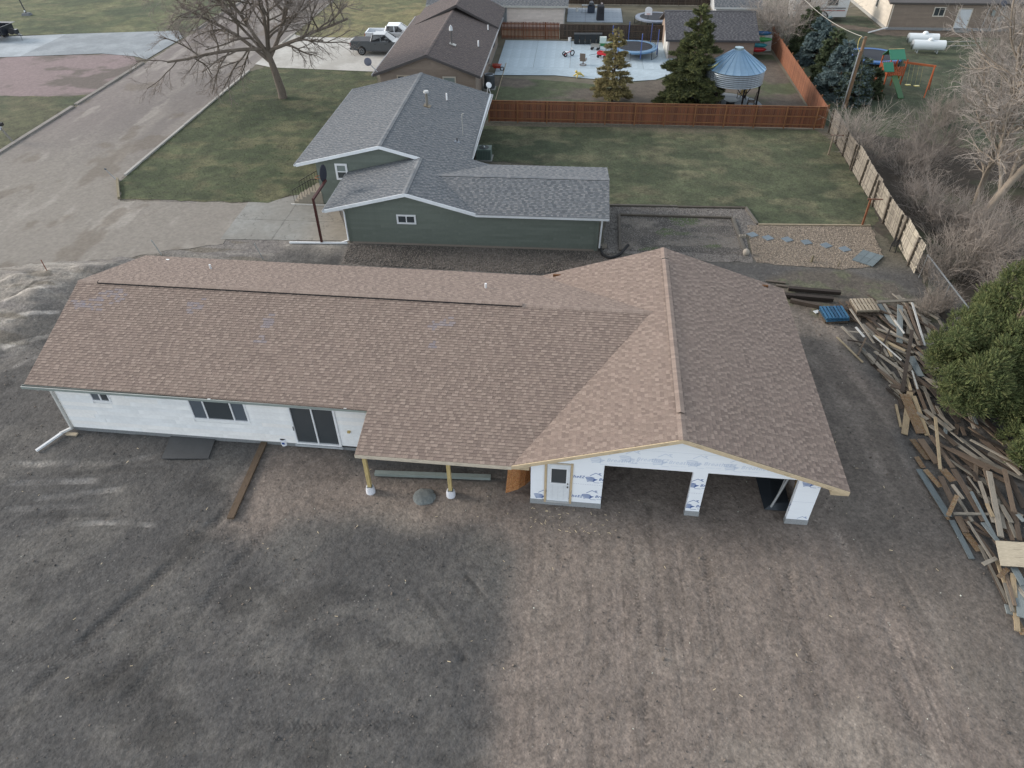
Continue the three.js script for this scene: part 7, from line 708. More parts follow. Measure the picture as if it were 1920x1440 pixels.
// utility pole and wires
{ const b = G(1583, 203), t = thing('utility_pole', 'weathered utility pole with a bright conduit beside the spruces', 'utility pole', b), h = heightOver(b, 1617, 68), lean = 0.1; new MB().tube([V3(0, 0, 0), V3(lean, h, 0)], [0.17, 0.12], 12, lin(142, 116, 92)).build('pole', M.wood, t); new MB().tube([V3(-0.2, 0, 0.1), V3(-0.12, h * 0.82, 0.1)], [0.055, 0.055], 8, lin(190, 196, 200)).build('conduit', M.metal, t); const pts = [V3(-0.12, h * 0.8, 0.12), V3(-0.35, h * 0.86, 0.15), V3(-0.38, h * 0.97, 0.1), V3(-0.25, h * 1.0, 0.05)]; new MB().tube(new THREE.CatmullRomCurve3(pts).getPoints(14), Array(15).fill(0.025), 6, lin(196, 180, 110)).build('service_loop', M.rubber, t); new MB().box(-0.1, h - 0.1, 0.05, 0.5, 0.06, 0.06, lin(150, 152, 150)).build('bracket', M.metal, t); new MB().tube([V3(0.1, h - 0.2, 0), V3(0.9, 0, 0.6)], [0.012, 0.012], 5, lin(120, 120, 116)).build('guy_wire', M.metal, t);
  const top = b.clone().add(V3(-0.2, h, 0)), w = (e, sag, lb) => { const c = []; for (let k = 0; k <= 24; k++) { const u = k / 24; c.push(top.clone().lerp(e, u).add(V3(0, -sag * 4 * u * (1 - u), 0))); } tag(new MB().tube(c, c.map(() => 0.022), 5, lin(170, 168, 160)).build('overhead_cable', M.rubber), lb, 'cable'); }; w(G(1500, -10, 6.2), 0.4, 'pale overhead cable from the pole towards the camper'); }
// camper
{ const p = LG(1528, 36), t = thing('camper', 'white camper trailer parked behind the bare bush', 'camper', fromL(p.x, p.z), YAW + 0.02), c = lin(206, 208, 208), s = new THREE.Shape(); s.moveTo(-3, 0.55); s.lineTo(3, 0.55); s.lineTo(3.1, 2.6); s.quadraticCurveTo(3, 3, 2.6, 3.02); s.lineTo(-2.7, 3.02); s.quadraticCurveTo(-3.1, 2.9, -3.1, 2.4); s.lineTo(-3, 0.55); const g = new THREE.ExtrudeGeometry(s, { depth: 2.3, bevelEnabled: true, bevelSize: 0.05, bevelThickness: 0.05, bevelSegments: 2 }); new MB().geo(g, M4(V3(0, 0, -1.15)), c).build('body_shell', M.gloss, t); new MB().box(0, 3.09, 0, 5.6, 0.06, 2.1, lin(226, 228, 230)).build('roof', M.gloss, t); new MB().box(-0.2, 1.45, 1.24, 6.0, 0.14, 0.02, lin(110, 112, 116)).box(-0.2, 1.2, 1.24, 6.0, 0.08, 0.02, lin(150, 70, 60)).build('stripe', M.gloss, t); for (const x of [-0.45, 0.5]) new MB().geo(new THREE.CylinderGeometry(0.36, 0.36, 0.24, 18), M4(V3(x, 0.36, 1.1), 0, Math.PI / 2), lin(40, 40, 42)).build('wheel', M.rubber, t); windowUnit(t, V3(-2.4, 1.75, 1.22), V3(1, 0, 0), V3(0, 0, 1), 1.1, 0.7, [1], { frame: 0.06, col: lin(70, 72, 74) }); windowUnit(t, V3(0.6, 1.75, 1.22), V3(1, 0, 0), V3(0, 0, 1), 1.2, 0.7, [1], { frame: 0.06, col: lin(70, 72, 74) }); new MB().geo(new THREE.TorusGeometry(0.6, 0.06, 6, 20, Math.PI), M4(V3(0, 0.55, 1.22), 0, 0, 0, V3(1.6, 1, 1)), lin(60, 62, 64)).build('wheel_arch', M.gloss, t); }
// ---------------------------------------------------------------- pickups
function pickup(label, p, turn, col, open, trim) {
  const t = thing('pickup_truck', label, 'pickup truck', fromL(p.x, p.z, 0.045), YAW + turn, 'pickup trucks on the drive'), W = 1.0, body = new MB();
  const prof = new THREE.Shape(); prof.moveTo(-2.95, 0.55); prof.lineTo(-2.35, 0.5); prof.absarc(-1.85, 0.45, 0.47, Math.PI, 0, true); prof.lineTo(1.38, 0.42); prof.absarc(1.85, 0.45, 0.47, Math.PI, 0, true); prof.lineTo(2.85, 0.5); prof.lineTo(2.95, 0.75); prof.lineTo(2.9, 1.12); prof.quadraticCurveTo(2.7, 1.25, 1.35, 1.28); prof.lineTo(-0.85, 1.28); prof.lineTo(-0.85, open ? 0.95 : 1.28); prof.lineTo(-2.82, open ? 0.95 : 1.3); prof.lineTo(-2.92, open ? 0.95 : 1.28); prof.lineTo(-2.95, 0.55);
  const g = new THREE.ExtrudeGeometry(prof, { depth: 1.86, bevelEnabled: true, bevelSize: 0.05, bevelThickness: 0.06, bevelSegments: 3, curveSegments: 10 }); body.geo(g, M4(V3(0, 0, -0.93)), col);
  if (open) { for (const z of [-0.94, 0.94]) body.box(-1.88, 1.12, z, 2.05, 0.36, 0.1, col); body.box(-2.9, 1.12, 0, 0.1, 0.36, 1.9, col); body.box(-0.88, 1.12, 0, 0.08, 0.36, 1.9, col); }
  body.build('body', M.carpaint, t); if (open) new MB().box(-1.88, 0.965, 0, 1.96, 0.03, 1.76, lin(150, 156, 160)).build('bed_liner', M.dullmetal, t); else new MB().box(-1.88, 1.335, 0, 2.02, 0.05, 1.86, lin(70, 72, 76)).build('bed_cover', M.rubber, t);
  // cab: lower hull and upper greenhouse
  const cab = new MB(), P = (x, y, z) => V3(x, y, z); const b0 = -0.85, b1 = 1.55, t0 = -0.62, t1 = 0.72, y0 = 1.27, y1 = 1.9, wz = 0.92, tz = 0.76; cab.hex([P(t0, y1, tz), P(t1, y1, tz), P(t1, y1, -tz), P(t0, y1, -tz), P(t0 + 0.06, y1 + 0.05, tz - 0.08), P(t1 - 0.08, y1 + 0.05, tz - 0.08), P(t1 - 0.08, y1 + 0.05, -tz + 0.08), P(t0 + 0.06, y1 + 0.05, -tz + 0.08)], col); const pil = (a, b, w) => cab.bar(a, b, w, w, col); for (const s of [1, -1]) { pil(P(b0 + 0.04, y0, s * wz), P(t0 + 0.03, y1, s * tz), 0.12); pil(P(b1 - 0.05, y0, s * wz), P(t1 - 0.03, y1, s * tz), 0.09); pil(P(0.22, y0, s * wz), P(0.2, y1, s * tz), 0.08); } cab.build('cab', M.carpaint, t);
  new MB().hex([P(b0 + 0.03, y0, wz - 0.02), P(b1 - 0.03, y0, wz - 0.02), P(b1 - 0.03, y0, -wz + 0.02), P(b0 + 0.03, y0, -wz + 0.02), P(t0 + 0.03, y1, tz - 0.02), P(t1 - 0.03, y1, tz - 0.02), P(t1 - 0.03, y1, -tz + 0.02), P(t0 + 0.03, y1, -tz + 0.02)], WHITE).build('windows', new THREE.MeshPhysicalMaterial({ color: S(34, 38, 42), roughness: 0.05, clearcoat: 1 }), t);
  for (const x of [-1.85, 1.85]) for (const z of [-0.9, 0.9]) { const w = new THREE.Group(); w.name = 'wheel'; t.add(w); new MB().geo(new THREE.CylinderGeometry(0.41, 0.41, 0.27, 24), M4(V3(x, 0.41, z), 0, Math.PI / 2), lin(30, 30, 32)).build('tyre', M.rubber, w); const rim = new MB(), zz = z + Math.sign(z) * 0.14; rim.geo(new THREE.TorusGeometry(0.25, 0.03, 6, 20), M4(V3(x, 0.41, zz)), lin(150, 154, 158)); for (let k = 0; k < 6; k++) { const a = k * 1.047; rim.bar(V3(x, 0.41, zz), V3(x + Math.cos(a) * 0.25, 0.41 + Math.sin(a) * 0.25, zz), 0.05, 0.04, lin(140, 144, 148)); } rim.build('rim', M.metal, w); }
  for (const z of [-0.86, 0.86]) { new MB().box(-2.97, 1.02, z, 0.08, 0.34, 0.2, lin(170, 34, 36)).build('tail_light', M.gloss, t); new MB().box(2.93, 0.98, z * 0.9, 0.06, 0.18, 0.36, lin(220, 224, 226)).build('headlight', M.gloss, t); new MB().box(1.15, 1.4, z > 0 ? 1.08 : -1.08, 0.14, 0.2, 0.2, mul3(col, 0.7)).build('mirror', M.gloss, t); for (const x of [-0.35, 0.75]) new MB().box(x, 1.1, z > 0 ? 1.0 : -1.0, 0.22, 0.04, 0.03, mul3(col, 0.8)).build('door_handle', M.gloss, t); for (const x of [0.22, -0.8, 1.35]) new MB().box(x, 0.9, z > 0 ? 0.992 : -0.992, 0.012, 0.66, 0.006, mul3(col, 0.35)).build('door_gap', M.rubber, t); new MB().box(0.3, 0.42, z * 1.12, 2.2, 0.07, 0.14, lin(60, 62, 64)).build('running_board', M.gloss, t); }
  new MB().box(-3.03, 0.6, 0, 0.16, 0.18, 1.85, trim).build('bumper', M.metal, t); new MB().box(3.0, 0.6, 0, 0.14, 0.24, 1.9, trim).build('bumper', M.metal, t); new MB().box(2.95, 0.98, 0, 0.05, 0.3, 1.2, lin(30, 30, 32)).build('grille', M.gloss, t); void W; return t; }
pickup('dark grey crew cab pickup parked on the pale drive', V3(-20.45, 0, -78.75), 0, lin(60, 66, 72), false, lin(60, 62, 66)); pickup('white pickup with an open bed parked beside the dark one', V3(-19.8, 0, -82.4), 0.02, lin(218, 222, 226), true, lin(150, 152, 156));
// ---------------------------------------------------------------- things across the road
{ const p = LG(14, 78), t = thing('dump_trailer', 'black dump trailer parked on the concrete drive', 'trailer', fromL(p.x - 1.4, p.z - 0.6), YAW - 0.05), c = lin(36, 40, 46); new MB().hex([V3(-2.2, 0.75, 0.95), V3(1.6, 0.75, 0.95), V3(1.6, 0.75, -0.95), V3(-2.2, 0.75, -0.95), V3(-2.2, 0.85, 0.95), V3(1.6, 0.85, 0.95), V3(1.6, 0.85, -0.95), V3(-2.2, 0.85, -0.95)], c).build('bed_floor', M.gloss, t); for (const z of [-0.95, 0.95]) { new MB().box(-0.3, 1.2, z, 3.8, 0.75, 0.06, c).build('side_wall', M.gloss, t); for (let k = 0; k < 6; k++) new MB().box(-2 + k * 0.68, 1.2, z + Math.sign(z) * 0.05, 0.08, 0.75, 0.06, lin(28, 30, 34)).build('stake', M.gloss, t); } new MB().box(1.6, 1.2, 0, 0.06, 0.75, 1.9, c).build('front_wall', M.gloss, t); for (const x of [-0.8, 0.1]) for (const z of [-1.1, 1.1]) new MB().geo(new THREE.CylinderGeometry(0.38, 0.38, 0.24, 18), M4(V3(x, 0.38, z), 0, Math.PI / 2), lin(30, 30, 32)).build('wheel', M.rubber, t); new MB().bar(V3(1.6, 0.6, 0.7), V3(3.1, 0.55, 0), 0.1, 0.1, c).bar(V3(1.6, 0.6, -0.7), V3(3.1, 0.55, 0), 0.1, 0.1, c).build('tongue', M.gloss, t); new MB().geo(new THREE.CylinderGeometry(0.33, 0.33, 0.2, 16), M4(V3(2.0, 0.95, 0), 0.4, Math.PI / 2), lin(44, 44, 46)).build('spare_wheel', M.rubber, t); new MB().box(2.6, 0.95, 0, 0.3, 0.45, 0.4, c).build('pump_box', M.gloss, t); new MB().bar(V3(2.9, 0.05, 0), V3(2.9, 0.8, 0), 0.07, 0.07, lin(150, 154, 156)).build('jack', M.metal, t); new MB().box(-0.4, 0.62, 1.0, 3.4, 0.06, 0.2, lin(120, 124, 128)).build('fender', M.gloss, t); }
{ const p = LG(51, 29), t = thing('portable_hoop', 'portable basketball hoop with a wide base on the opposite lawn', 'basketball hoop', fromL(p.x, p.z), YAW); new MB().hex([V3(-0.55, 0, 0.4), V3(0.55, 0, 0.4), V3(0.55, 0, -0.4), V3(-0.55, 0, -0.4), V3(-0.4, 0.3, 0.25), V3(0.4, 0.3, 0.25), V3(0.4, 0.3, -0.25), V3(-0.4, 0.3, -0.25)], lin(96, 100, 104)).build('base', M.rubber, t); new MB().bar(V3(0, 0.25, 0), V3(-0.35, 2.9, 0), 0.1, 0.1, lin(50, 52, 56)).build('pole', M.gloss, t); new MB().box(-0.75, 3.1, 0, 0.05, 0.75, 1.1, lin(150, 154, 158)).build('backboard', M.gloss, t); new MB().geo(new THREE.TorusGeometry(0.23, 0.015, 6, 18), M4(V3(-1.05, 2.85, 0), 0, Math.PI / 2), lin(170, 80, 50)).build('rim', M.gloss, t); new MB().geo(new THREE.SphereGeometry(0.1, 8, 6), M4(V3(-0.05, 0.5, 0.1)), lin(214, 218, 220)).build('knob', M.gloss, t); }
{ const p = G(24, 266), t = thing('mailbox', 'leaning wooden mailbox post with white and black boxes by the road', 'mailbox', p, 0.1); new MB().bar(V3(0, 0, 0), V3(-0.75, 1.75, 0), 0.12, 0.12, lin(150, 148, 142)).build('post', M.wood, t); for (const [x, y, c] of [[-0.62, 1.0, lin(190, 196, 204)], [-0.35, 1.3, lin(36, 38, 42)]]) { const s = new THREE.Shape(); s.moveTo(-0.12, 0); s.lineTo(0.12, 0); s.lineTo(0.12, 0.14); s.absarc(0, 0.14, 0.12, 0, Math.PI, false); s.lineTo(-0.12, 0); new MB().geo(new THREE.ExtrudeGeometry(s, { depth: 0.5, bevelEnabled: false }), M4(V3(x - 0.3, y, 0.0), Math.PI / 2), c).build('box', M.gloss, t); } }
{ const p = G(224, 374), q = G(221, 338), b = new MB(); b.bar(V3(0, 0.1, 0), q.clone().sub(p).setY(0.12), 0.16, 0.16, lin(150, 142, 120)); const o = b.build('corner_timber', M.wood); o.position.copy(p); tag(o, 'pale timber lying at the corner of the front lawn', 'timber'); const s = G(222, 341), t = thing('marker_post', 'thin metal marker post leaning over the road corner', 'post', s); new MB().tube([V3(0, 0, 0), V3(-0.55, 0.95, 0.1)], [0.025, 0.025], 6, lin(160, 166, 172)).build('rod', M.metal, t); new MB().box(-0.55, 0.98, 0.1, 0.14, 0.12, 0.04, lin(110, 116, 124)).build('marker_plate', M.metal, t); }
slabs('corner_pad', 'small concrete pad at the lawn across the road', -74, -68, -89.5, -85.5, 2, 1, 0.05, [146, 148, 150], [138, 140, 142], 5);
// ---------------------------------------------------------------- plants
const perp = (d) => { const a = V3(rr(-1, 1), rr(-1, 1), rr(-1, 1)); return a.addScaledVector(d, -a.dot(d)).normalize(); };
function grow(o) { // returns [wood, twigs] builders of a leafless tree
  const big = new MB(), small = new MB(), cb = o.bark, ct = o.twig;
  const br = (p, d, len, r, lev) => {
    const n = lev === 0 ? 6 : lev < 3 ? 5 : 3, pts = [p.clone()], rs = [r]; let q = p.clone(), e = d.clone();
    for (let k = 1; k <= n; k++) { e.addScaledVector(perp(e), o.wob[Math.min(lev, o.wob.length - 1)]).add(V3(0, o.lift[Math.min(lev, o.lift.length - 1)], 0)); if (o.pull && lev < 2) e.addScaledVector(o.pull, 0.08); e.normalize(); q = q.clone().addScaledVector(e, len / n); pts.push(q); rs.push(r * mixn(1, lev < o.levels ? 0.55 : 0.35, k / n)); }
    (r > 0.035 ? big : small).tube(pts, rs, r > 0.1 ? 9 : r > 0.035 ? 6 : 3, jit(r > 0.035 ? cb : ct, 0.14), false);
    if (lev >= o.levels) return;
    const kids = o.kids[lev], from = lev === 0 ? o.from : 0.18;
    for (let k = 0; k < kids; k++) { const u = from + (1 - from) * (k + R() * 0.9) / kids, i = Math.min(n - 1, Math.floor(u * n)), w = u * n - i, pp = pts[i].clone().lerp(pts[i + 1], Math.min(1, w)), ang = rr(o.ang[lev][0], o.ang[lev][1]), dir = pts[i + 1].clone().sub(pts[i]).normalize(), nd = dir.multiplyScalar(Math.cos(ang)).addScaledVector(perp(dir), Math.sin(ang)).normalize(); if (lev === 0 && nd.y < 0) nd.y *= -0.3; br(pp, nd, len * rr(o.len[lev][0], o.len[lev][1]) * (1 - 0.35 * u * (lev ? 1 : 0.4)), Math.max(o.rmin, mixn(rs[i], rs[i + 1], w) * rr(0.5, 0.72)), lev + 1); }
  };
  br(V3(0, -0.1, 0), (o.dir || V3(0.05, 1, 0)).clone().normalize(), o.trunk, o.r, 0); return [big, small];
}
function bareTree(name, label, pos, o, group) { R = mulberry(o.seed); const t = thing(name, label, 'tree', pos, 0, group), [a, b] = grow(o); a.build('trunk', M.bark, t); const c = b.build('crown', M.twig, t); c.userData.kind = 'stuff'; return t; }
bareTree('bare_tree', 'large leafless tree on the front lawn beside the road', G(531, 184), { seed: 21, trunk: 4.4, r: 0.4, levels: 5, from: 0.72, dir: V3(0.04, 1, 0.0), pull: V3(-0.7, -0.1, 0.35), kids: [9, 9, 6, 5, 4], ang: [[0.35, 1.35], [0.5, 1.05], [0.45, 0.95], [0.4, 0.9], [0.4, 0.9]], len: [[2.0, 2.7], [0.42, 0.68], [0.45, 0.7], [0.5, 0.72], [0.55, 0.8]], wob: [0.05, 0.1, 0.16, 0.2, 0.24], lift: [0.0, 0.015, -0.02, -0.03, -0.02], rmin: 0.011, bark: lin(118, 109, 101), twig: lin(126, 117, 110) });
const thick = { levels: 4, from: 0.15, kids: [9, 7, 6, 5], ang: [[0.35, 0.8], [0.45, 0.9], [0.45, 0.95], [0.4, 0.9]], len: [[0.55, 0.8], [0.5, 0.75], [0.5, 0.75], [0.5, 0.8]], wob: [0.12, 0.2, 0.26, 0.3], lift: [0.04, 0.05, 0.03, 0.02], rmin: 0.011, bark: lin(152, 142, 130), twig: lin(150, 143, 136) };
bareTree('bare_tree', 'leaning pale barked bare tree standing in the thicket', G(1838, 412), { ...thick, seed: 5, trunk: 9, r: 0.26, dir: V3(0.35, 1, -0.1), kids: [10, 7, 6, 6] }, 'bare trees of the thicket');
bareTree('bare_tree', 'straighter bare tree behind the leaning one in the thicket', G(1828, 385), { ...thick, seed: 8, trunk: 7.0, r: 0.18, dir: V3(0.02, 1, 0), kids: [10, 7, 6, 5] }, 'bare trees of the thicket');
bareTree('bare_tree', 'bare tree in the thicket close to the gas line', G(1880, 300), { ...thick, seed: 13, trunk: 8, r: 0.2, dir: V3(-0.1, 1, 0), kids: [11, 7, 6, 5] }, 'bare trees of the thicket');
bareTree('bare_tree', 'bare tree at the outer side of the thicket', fromL(33, -50), { ...thick, seed: 17, trunk: 7.5, r: 0.24, kids: [11, 7, 6, 5] }, 'bare trees of the thicket');
function shrubProto(seed, o) { R = mulberry(seed); const b = new MB(), col = o.col; for (let s = 0; s < o.stems; s++) { const a = R() * 6.283, lean = rr(0.05, o.lean), d = V3(Math.cos(a) * lean, 1, Math.sin(a) * lean).normalize(), base = V3(Math.cos(a) * rr(0, o.base), -0.05, Math.sin(a) * rr(0, o.base)), L = o.h * rr(0.6, 1.05); const go = (p, dd, len, r, lev) => { const n = lev ? 3 : 4, pts = [p], rs = [r]; let q = p, e = dd.clone(); for (let k = 1; k <= n; k++) { e.addScaledVector(perp(e), lev ? 0.24 : 0.12).add(V3(0, lev ? 0.02 : 0.0, 0)).normalize(); q = q.clone().addScaledVector(e, len / n); pts.push(q); rs.push(r * (1 - 0.7 * k / n)); } b.tube(pts, rs, 3, jit(col, 0.18), false); if (lev >= o.levels) return; for (let k = 0; k < o.kids[lev]; k++) { const u = rr(0.25, 1), i = Math.min(n - 1, Math.floor(u * n)), ang = rr(0.3, 0.8), dir = pts[i + 1].clone().sub(pts[i]).normalize(), nd = dir.multiplyScalar(Math.cos(ang)).addScaledVector(perp(dir), Math.sin(ang)).normalize(); go(pts[i].clone().lerp(pts[i + 1], u * n - i), nd, len * rr(0.35, 0.6), r * 0.6, lev + 1); } }; go(base, d, L, o.r, 0); } return b.geometry(); }
const shrubG = [shrubProto(31, { stems: 46, lean: 0.9, base: 0.5, h: 3.2, r: 0.022, levels: 2, kids: [6, 4], col: lin(150, 143, 136) }), shrubProto(32, { stems: 44, lean: 1.2, base: 0.9, h: 2.6, r: 0.02, levels: 2, kids: [7, 5], col: lin(130, 123, 117) }), shrubProto(33, { stems: 60, lean: 1.0, base: 0.6, h: 2.2, r: 0.018, levels: 2, kids: [5, 4], col: lin(143, 135, 127) })];
function shrub(label, pos, v, s, turn, group = 'leafless shrubs of the thicket') { const t = thing('bare_shrub', label, 'shrub', pos, turn, group), m = sh(new THREE.Mesh(shrubG[v], M.twig)); m.name = 'branches'; m.userData.kind = 'stuff'; m.scale.set(s, s, s); t.add(m); return t; }
shrub('pale fan shaped leafless shrub around the utility pole foot', G(1602, 287), 0, 1.0, 0.4); shrub('second pale leafless shrub leaning on the weathered fence', G(1622, 318), 2, 0.9, 2);
const tangle = (p, v) => ['tall', 'broad', 'low'][v] + ' grey leafless shrub ' + (p.x < 22.5 ? (p.z < -46 ? 'close behind the grey end of the weathered fence' : p.z < -38 ? 'close behind the pale end of the weathered fence' : 'close behind the chain link fence') : p.z < -62 ? 'between the tan house and the thicket' : p.z < -50 ? 'in the thicket beyond the leaning bare tree' : p.z < -42 ? 'around the leaning bare tree' : 'in the thicket beside the broad juniper');
[[1700, 330, 1, 1.0], [1745, 300, 1, 1.2], [1720, 395, 1, 0.9], [1770, 440, 1, 1.1], [1830, 470, 2, 1.2], [1800, 520, 2, 1.3], [1750, 530, 2, 0.9], [1870, 520, 1, 1.3], [1910, 350, 1, 1.4], [1760, 235, 2, 1.0], [1830, 215, 1, 1.2], [1910, 170, 1, 1.3], [1850, 150, 2, 1.2], [1760, 580, 2, 0.6], [1880, 110, 0, 1.2], [1925, 110, 0, 1.5], [1880, 590, 2, 1.1]].forEach(([x, y, v, s], k) => shrub(tangle(G(x, y), v), G(x, y), v, s, k * 1.3));
{ const t = shrub('large tan leafless bush between the shed and the camper', fromL(LG(1466, 88).x, LG(1466, 88).z), 0, 1.75, 0.7, 'leafless bushes by the camper'); t.children[0].scale.set(1.8, 1.6, 1.8); shrub('lower tan leafless bush beside the shed wall', fromL(LG(1440, 70).x, LG(1440, 70).z), 1, 1.3, 2.2, 'leafless bushes by the camper'); shrub('tan leafless bush touching the camper', fromL(LG(1490, 62).x, LG(1490, 62).z), 0, 1.4, 3.2, 'leafless bushes by the camper'); }
shrub('short leafless bush in the roadside lawn behind the tan house', fromL(-18.2, -83.5), 2, 0.5, 1, 'low bushes'); shrub('low dry bush at the chain link fence', G(1735, 590), 2, 0.5, 1, 'low bushes');
// conifers: sprays of needles set along boughs
const spray = (() => { const b = new MB(), q = mulberry(12); for (let k = 0; k < 14; k++) { const z = (k + 0.5) / 14, a = q() * 6.283, l = 0.34 * (1 - 0.55 * z) + 0.08, o = V3(0, 0, z * 0.9), t = V3(Math.cos(a) * l, Math.sin(a) * l * 0.7 + 0.06, z * 0.9 + 0.32), w = 0.05, s = V3(-Math.sin(a) * w, Math.cos(a) * w, 0); const n = s.clone().cross(t.clone().sub(o)).normalize(); const i = b.v(o.x - s.x, o.y - s.y, o.z, n.x, n.y, n.z, 0, 0, WHITE); b.v(o.x + s.x, o.y + s.y, o.z, n.x, n.y, n.z, 0, 0, WHITE); b.v(t.x + s.x * 0.6, t.y + s.y * 0.6, t.z, n.x, n.y, n.z, 0, 0, WHITE); b.v(t.x - s.x * 0.6, t.y - s.y * 0.6, t.z, n.x, n.y, n.z, 0, 0, WHITE); b.i.push(i, i + 1, i + 2, i, i + 2, i + 3); } return b.geometry(); })();
const needleM = mat({ vertexColors: false, side: THREE.DoubleSide, roughness: 0.9 });
function needles(t, n, place, tint) { return scatter('crown', '', spray, needleM, n, place, tint, t); }
function dirEuler(d) { return { ry: Math.atan2(d.x, d.z), rx: -Math.asin(clamp(d.y, -1, 1)), rz: R() * 6.283 }; }
function spruce(label, pos, h, rad, n, tones, o = {}) {
  R = mulberry(o.seed || 3); const t = thing(o.name || 'spruce_tree', label, 'tree', pos, 0, o.group), trunk = new MB(); trunk.tube([V3(0, -0.1, 0), V3(0.03, h * 0.5, 0), V3(0, h * 0.97, 0)], [h * 0.022, h * 0.014, 0.015], 8, lin(96, 84, 74));
  const boughs = []; const lev = o.levels || Math.round(h * 4.2); for (let k = 0; k < lev; k++) { const u = (k + R() * 0.7) / lev, y = mixn(o.low ?? 0.06, 0.99, u) * h, r = rad * Math.pow(1 - u, 0.82) * rr(0.78, 1.12) + 0.12, m = Math.round(mixn(8, 4, u)); for (let j = 0; j < m; j++) { if (o.sparse && R() < o.sparse) continue; const a = R() * 6.283, dr = mixn(-0.18, 0.5, u) + rr(-0.1, 0.1), l = r * rr(0.72, 1.08), d = V3(Math.cos(a), dr, Math.sin(a)); boughs.push({ y, d, l }); trunk.tube([V3(0, y, 0), V3(d.x * l * 0.9, y + dr * l * 0.7, d.z * l * 0.9)], [0.02 + l * 0.01, 0.006], 3, lin(88, 78, 70), false); } }
  trunk.build('trunk', M.bark, t); const tot = boughs.reduce((s, b) => s + b.l, 0), cum = []; let c = 0; for (const b of boughs) { c += b.l / tot; cum.push(c); }
  const sz = o.size || 0.42; needles(t, n, () => { const q = R(); let i = cum.findIndex((x) => x > q); if (i < 0) i = boughs.length - 1; const b = boughs[i], u = Math.sqrt(rr(0.08, 1)), w = (1 - u) * 0.5 + 0.12, sd = rr(-1, 1) * b.l * w * 0.8, nx = -b.d.z, nz = b.d.x, p = V3(b.d.x * b.l * u + nx * sd, b.y + b.d.y * b.l * u * 0.8 - 0.12 * u * u * b.l + rr(-0.06, 0.05), b.d.z * b.l * u + nz * sd), dir = V3(b.d.x + nx * sd * 0.9, rr(-0.15, 0.45), b.d.z + nz * sd * 0.9).normalize(), s = sz * rr(0.6, 1.2); return { pos: p, s: V3(s, s, s), ...dirEuler(dir) }; }, () => jit(pick(tones), 0.28)); return t;
}
const SPR = [lin(86, 92, 54), lin(72, 80, 48), lin(98, 102, 62), lin(62, 70, 44)], SPT = [lin(132, 124, 84), lin(116, 108, 74), lin(146, 134, 92)], BLU = [lin(96, 114, 116), lin(82, 100, 102), lin(110, 128, 130), lin(74, 90, 88)], GRN = [lin(72, 84, 58), lin(60, 72, 50), lin(84, 94, 66)];
spruce('tall dense green spruce beside the grain bin gazebo', G(1291, 193), 7.8, 3.0, 17000, SPR, { seed: 4, size: 0.36 });
spruce('thin sparse spruce with yellowish needles beside the patio', G(1147, 190), 5.9, 1.7, 4200, SPT, { seed: 6, size: 0.32, sparse: 0.25, low: 0.12 });
const sg = 'spruces beyond the side fence'; spruce('dusty blue spruce closest to the camper', G(1527, 120), 4.3, 1.75, 7000, BLU, { seed: 7, group: sg, size: 0.4 }); spruce('dusty blue spruce beside the utility pole', G(1566, 180), 4.5, 1.95, 7500, BLU, { seed: 9, group: sg, size: 0.4 }); spruce('dark green spruce just in front of the camper', G(1507, 97), 4.2, 1.5, 5500, GRN, { seed: 10, group: sg, size: 0.4 }); spruce('dark green spruce squeezed between the blue spruces', G(1548, 150), 4.4, 1.5, 5500, GRN, { seed: 14, group: sg, size: 0.4 }); spruce('greyish green spruce touching the blue rimmed trampoline', G(1594, 192), 3.9, 1.6, 4500, [...GRN, ...BLU], { seed: 15, group: sg, size: 0.38 }); spruce('small green spruce at the playset slide', G(1628, 180), 2.4, 1.15, 3000, GRN, { seed: 16, group: sg, size: 0.34 });
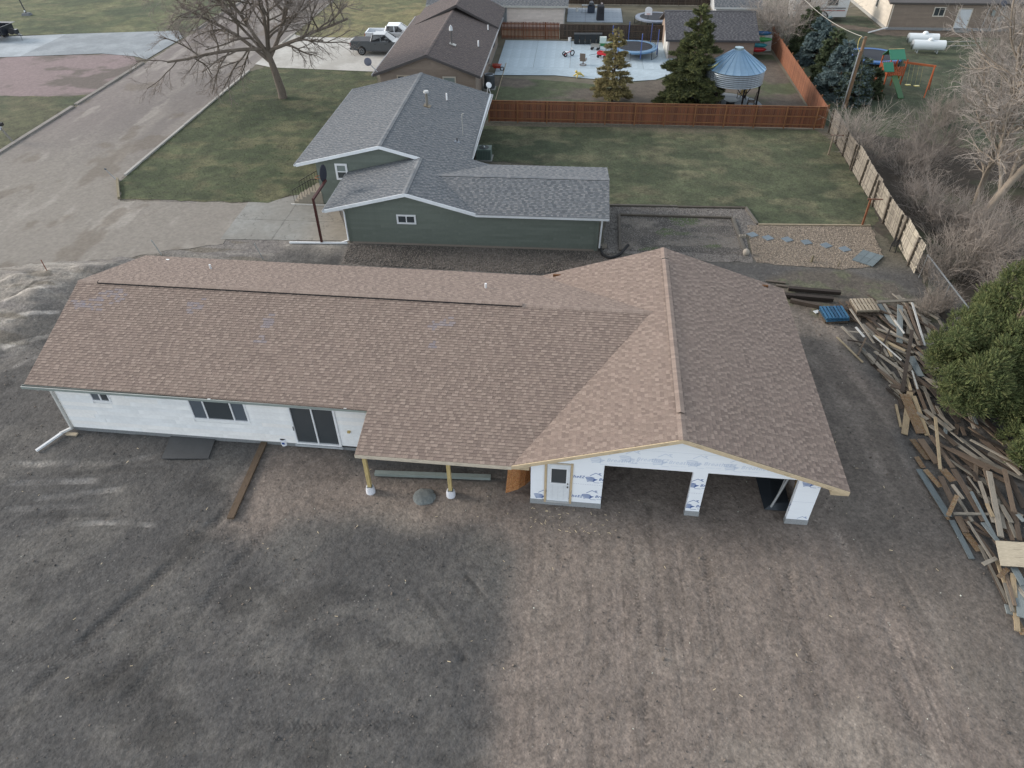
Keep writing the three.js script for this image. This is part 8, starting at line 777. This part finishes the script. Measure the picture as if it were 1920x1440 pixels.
function juniper(label, pos, lumps, n, tones, seed, size) {
  R = mulberry(seed); const t = thing('juniper_tree', label, 'tree', pos, 0, 'big junipers by the lumber heap'), tr = new MB(); const L = lumps.flatMap(([x, y, z, r]) => { const a = []; const k = Math.round(r * r * 9); for (let i = 0; i < k; i++) { const d = V3(rr(-1, 1), rr(-0.75, 1), rr(-1, 1)).normalize(); a.push({ c: V3(x, y, z).addScaledVector(d, r * rr(0.72, 0.98)), r: r * rr(0.1, 0.28) }); } return a; });
  tr.tube([V3(0, -0.1, 0), V3(0.1, 1.6, 0), V3(0, 4, 0.1)], [0.26, 0.2, 0.08], 9, lin(112, 96, 82)); for (const l of L) if (R() < 0.5) tr.tube([V3(0, Math.min(4, l.c.y * 0.55), 0), V3(l.c.x * 0.5, l.c.y * 0.75, l.c.z * 0.5), l.c], [0.05, 0.03, 0.01], 4, lin(124, 112, 98), false); tr.build('trunk', M.bark, t);
  const tot = L.reduce((s, l) => s + l.r * l.r, 0), cum = []; let c = 0; for (const l of L) { c += l.r * l.r / tot; cum.push(c); }
  needles(t, n, () => { const q = R(); let i = cum.findIndex((x) => x > q); if (i < 0) i = L.length - 1; const l = L[i], d = V3(rr(-1, 1), rr(-0.8, 1), rr(-1, 1)).normalize(), p = l.c.clone().addScaledVector(d, l.r * Math.cbrt(rr(0.1, 1)) * (R() < 0.15 ? 1.35 : 1)); if (p.y < 0.05) return null; const out = d.clone().add(V3(0, 0.55, 0)).normalize(), s = size * rr(0.6, 1.25); return { pos: p, s: V3(s * 0.85, s * 0.85, s * 1.3), ...dirEuler(out) }; }, () => jit(pick(tones), 0.26)); return t;
}
const JUN = [lin(94, 106, 64), lin(82, 94, 57), lin(108, 117, 73), lin(72, 84, 52), lin(115, 119, 77)];
juniper('broad green juniper overhanging the lumber heap', V3(18.0, 0, -26.6), [[0.2, 2.2, 0.2, 2.3], [-1.2, 2.6, 0.6, 1.8], [-1.6, 3.4, -0.4, 1.1], [-1.9, 1.7, 1.6, 1.0], [0.4, 1.2, 2.2, 1.3], [1.8, 1.2, 2.6, 1.3], [1.0, 6.0, -1.8, 1.2], [1.9, 6.9, -2.2, 1.0], [1.4, 7.3, -1.8, 1.1], [2.6, 8.2, -2.4, 1.1], [3.4, 7.2, -2.2, 1.6], [2.6, 5.6, -1.6, 1.8], [0.9, 3.4, -1.0, 2.0], [1.2, 4.6, -1.4, 1.5], [-0.4, 1.6, 1.2, 1.6], [1.6, 2.4, 1.0, 2.0], [2.6, 3.4, -0.6, 2.2]], 105000, JUN, 41, 0.17);
juniper('lower green juniper leaning over the boards', V3(19.4, 0, -22.6), [[0, 1.5, 0, 1.6], [-0.8, 1.2, 0.4, 1.1], [1.0, 1.9, -0.6, 1.6], [1.4, 1.4, 0.8, 1.4]], 36000, JUN, 43, 0.17);
for (const o of scene.children) if (!o.isLight && !o.userData.label && o !== sun.target) console.log('no label', o.name);
renderer.render(scene, camera);
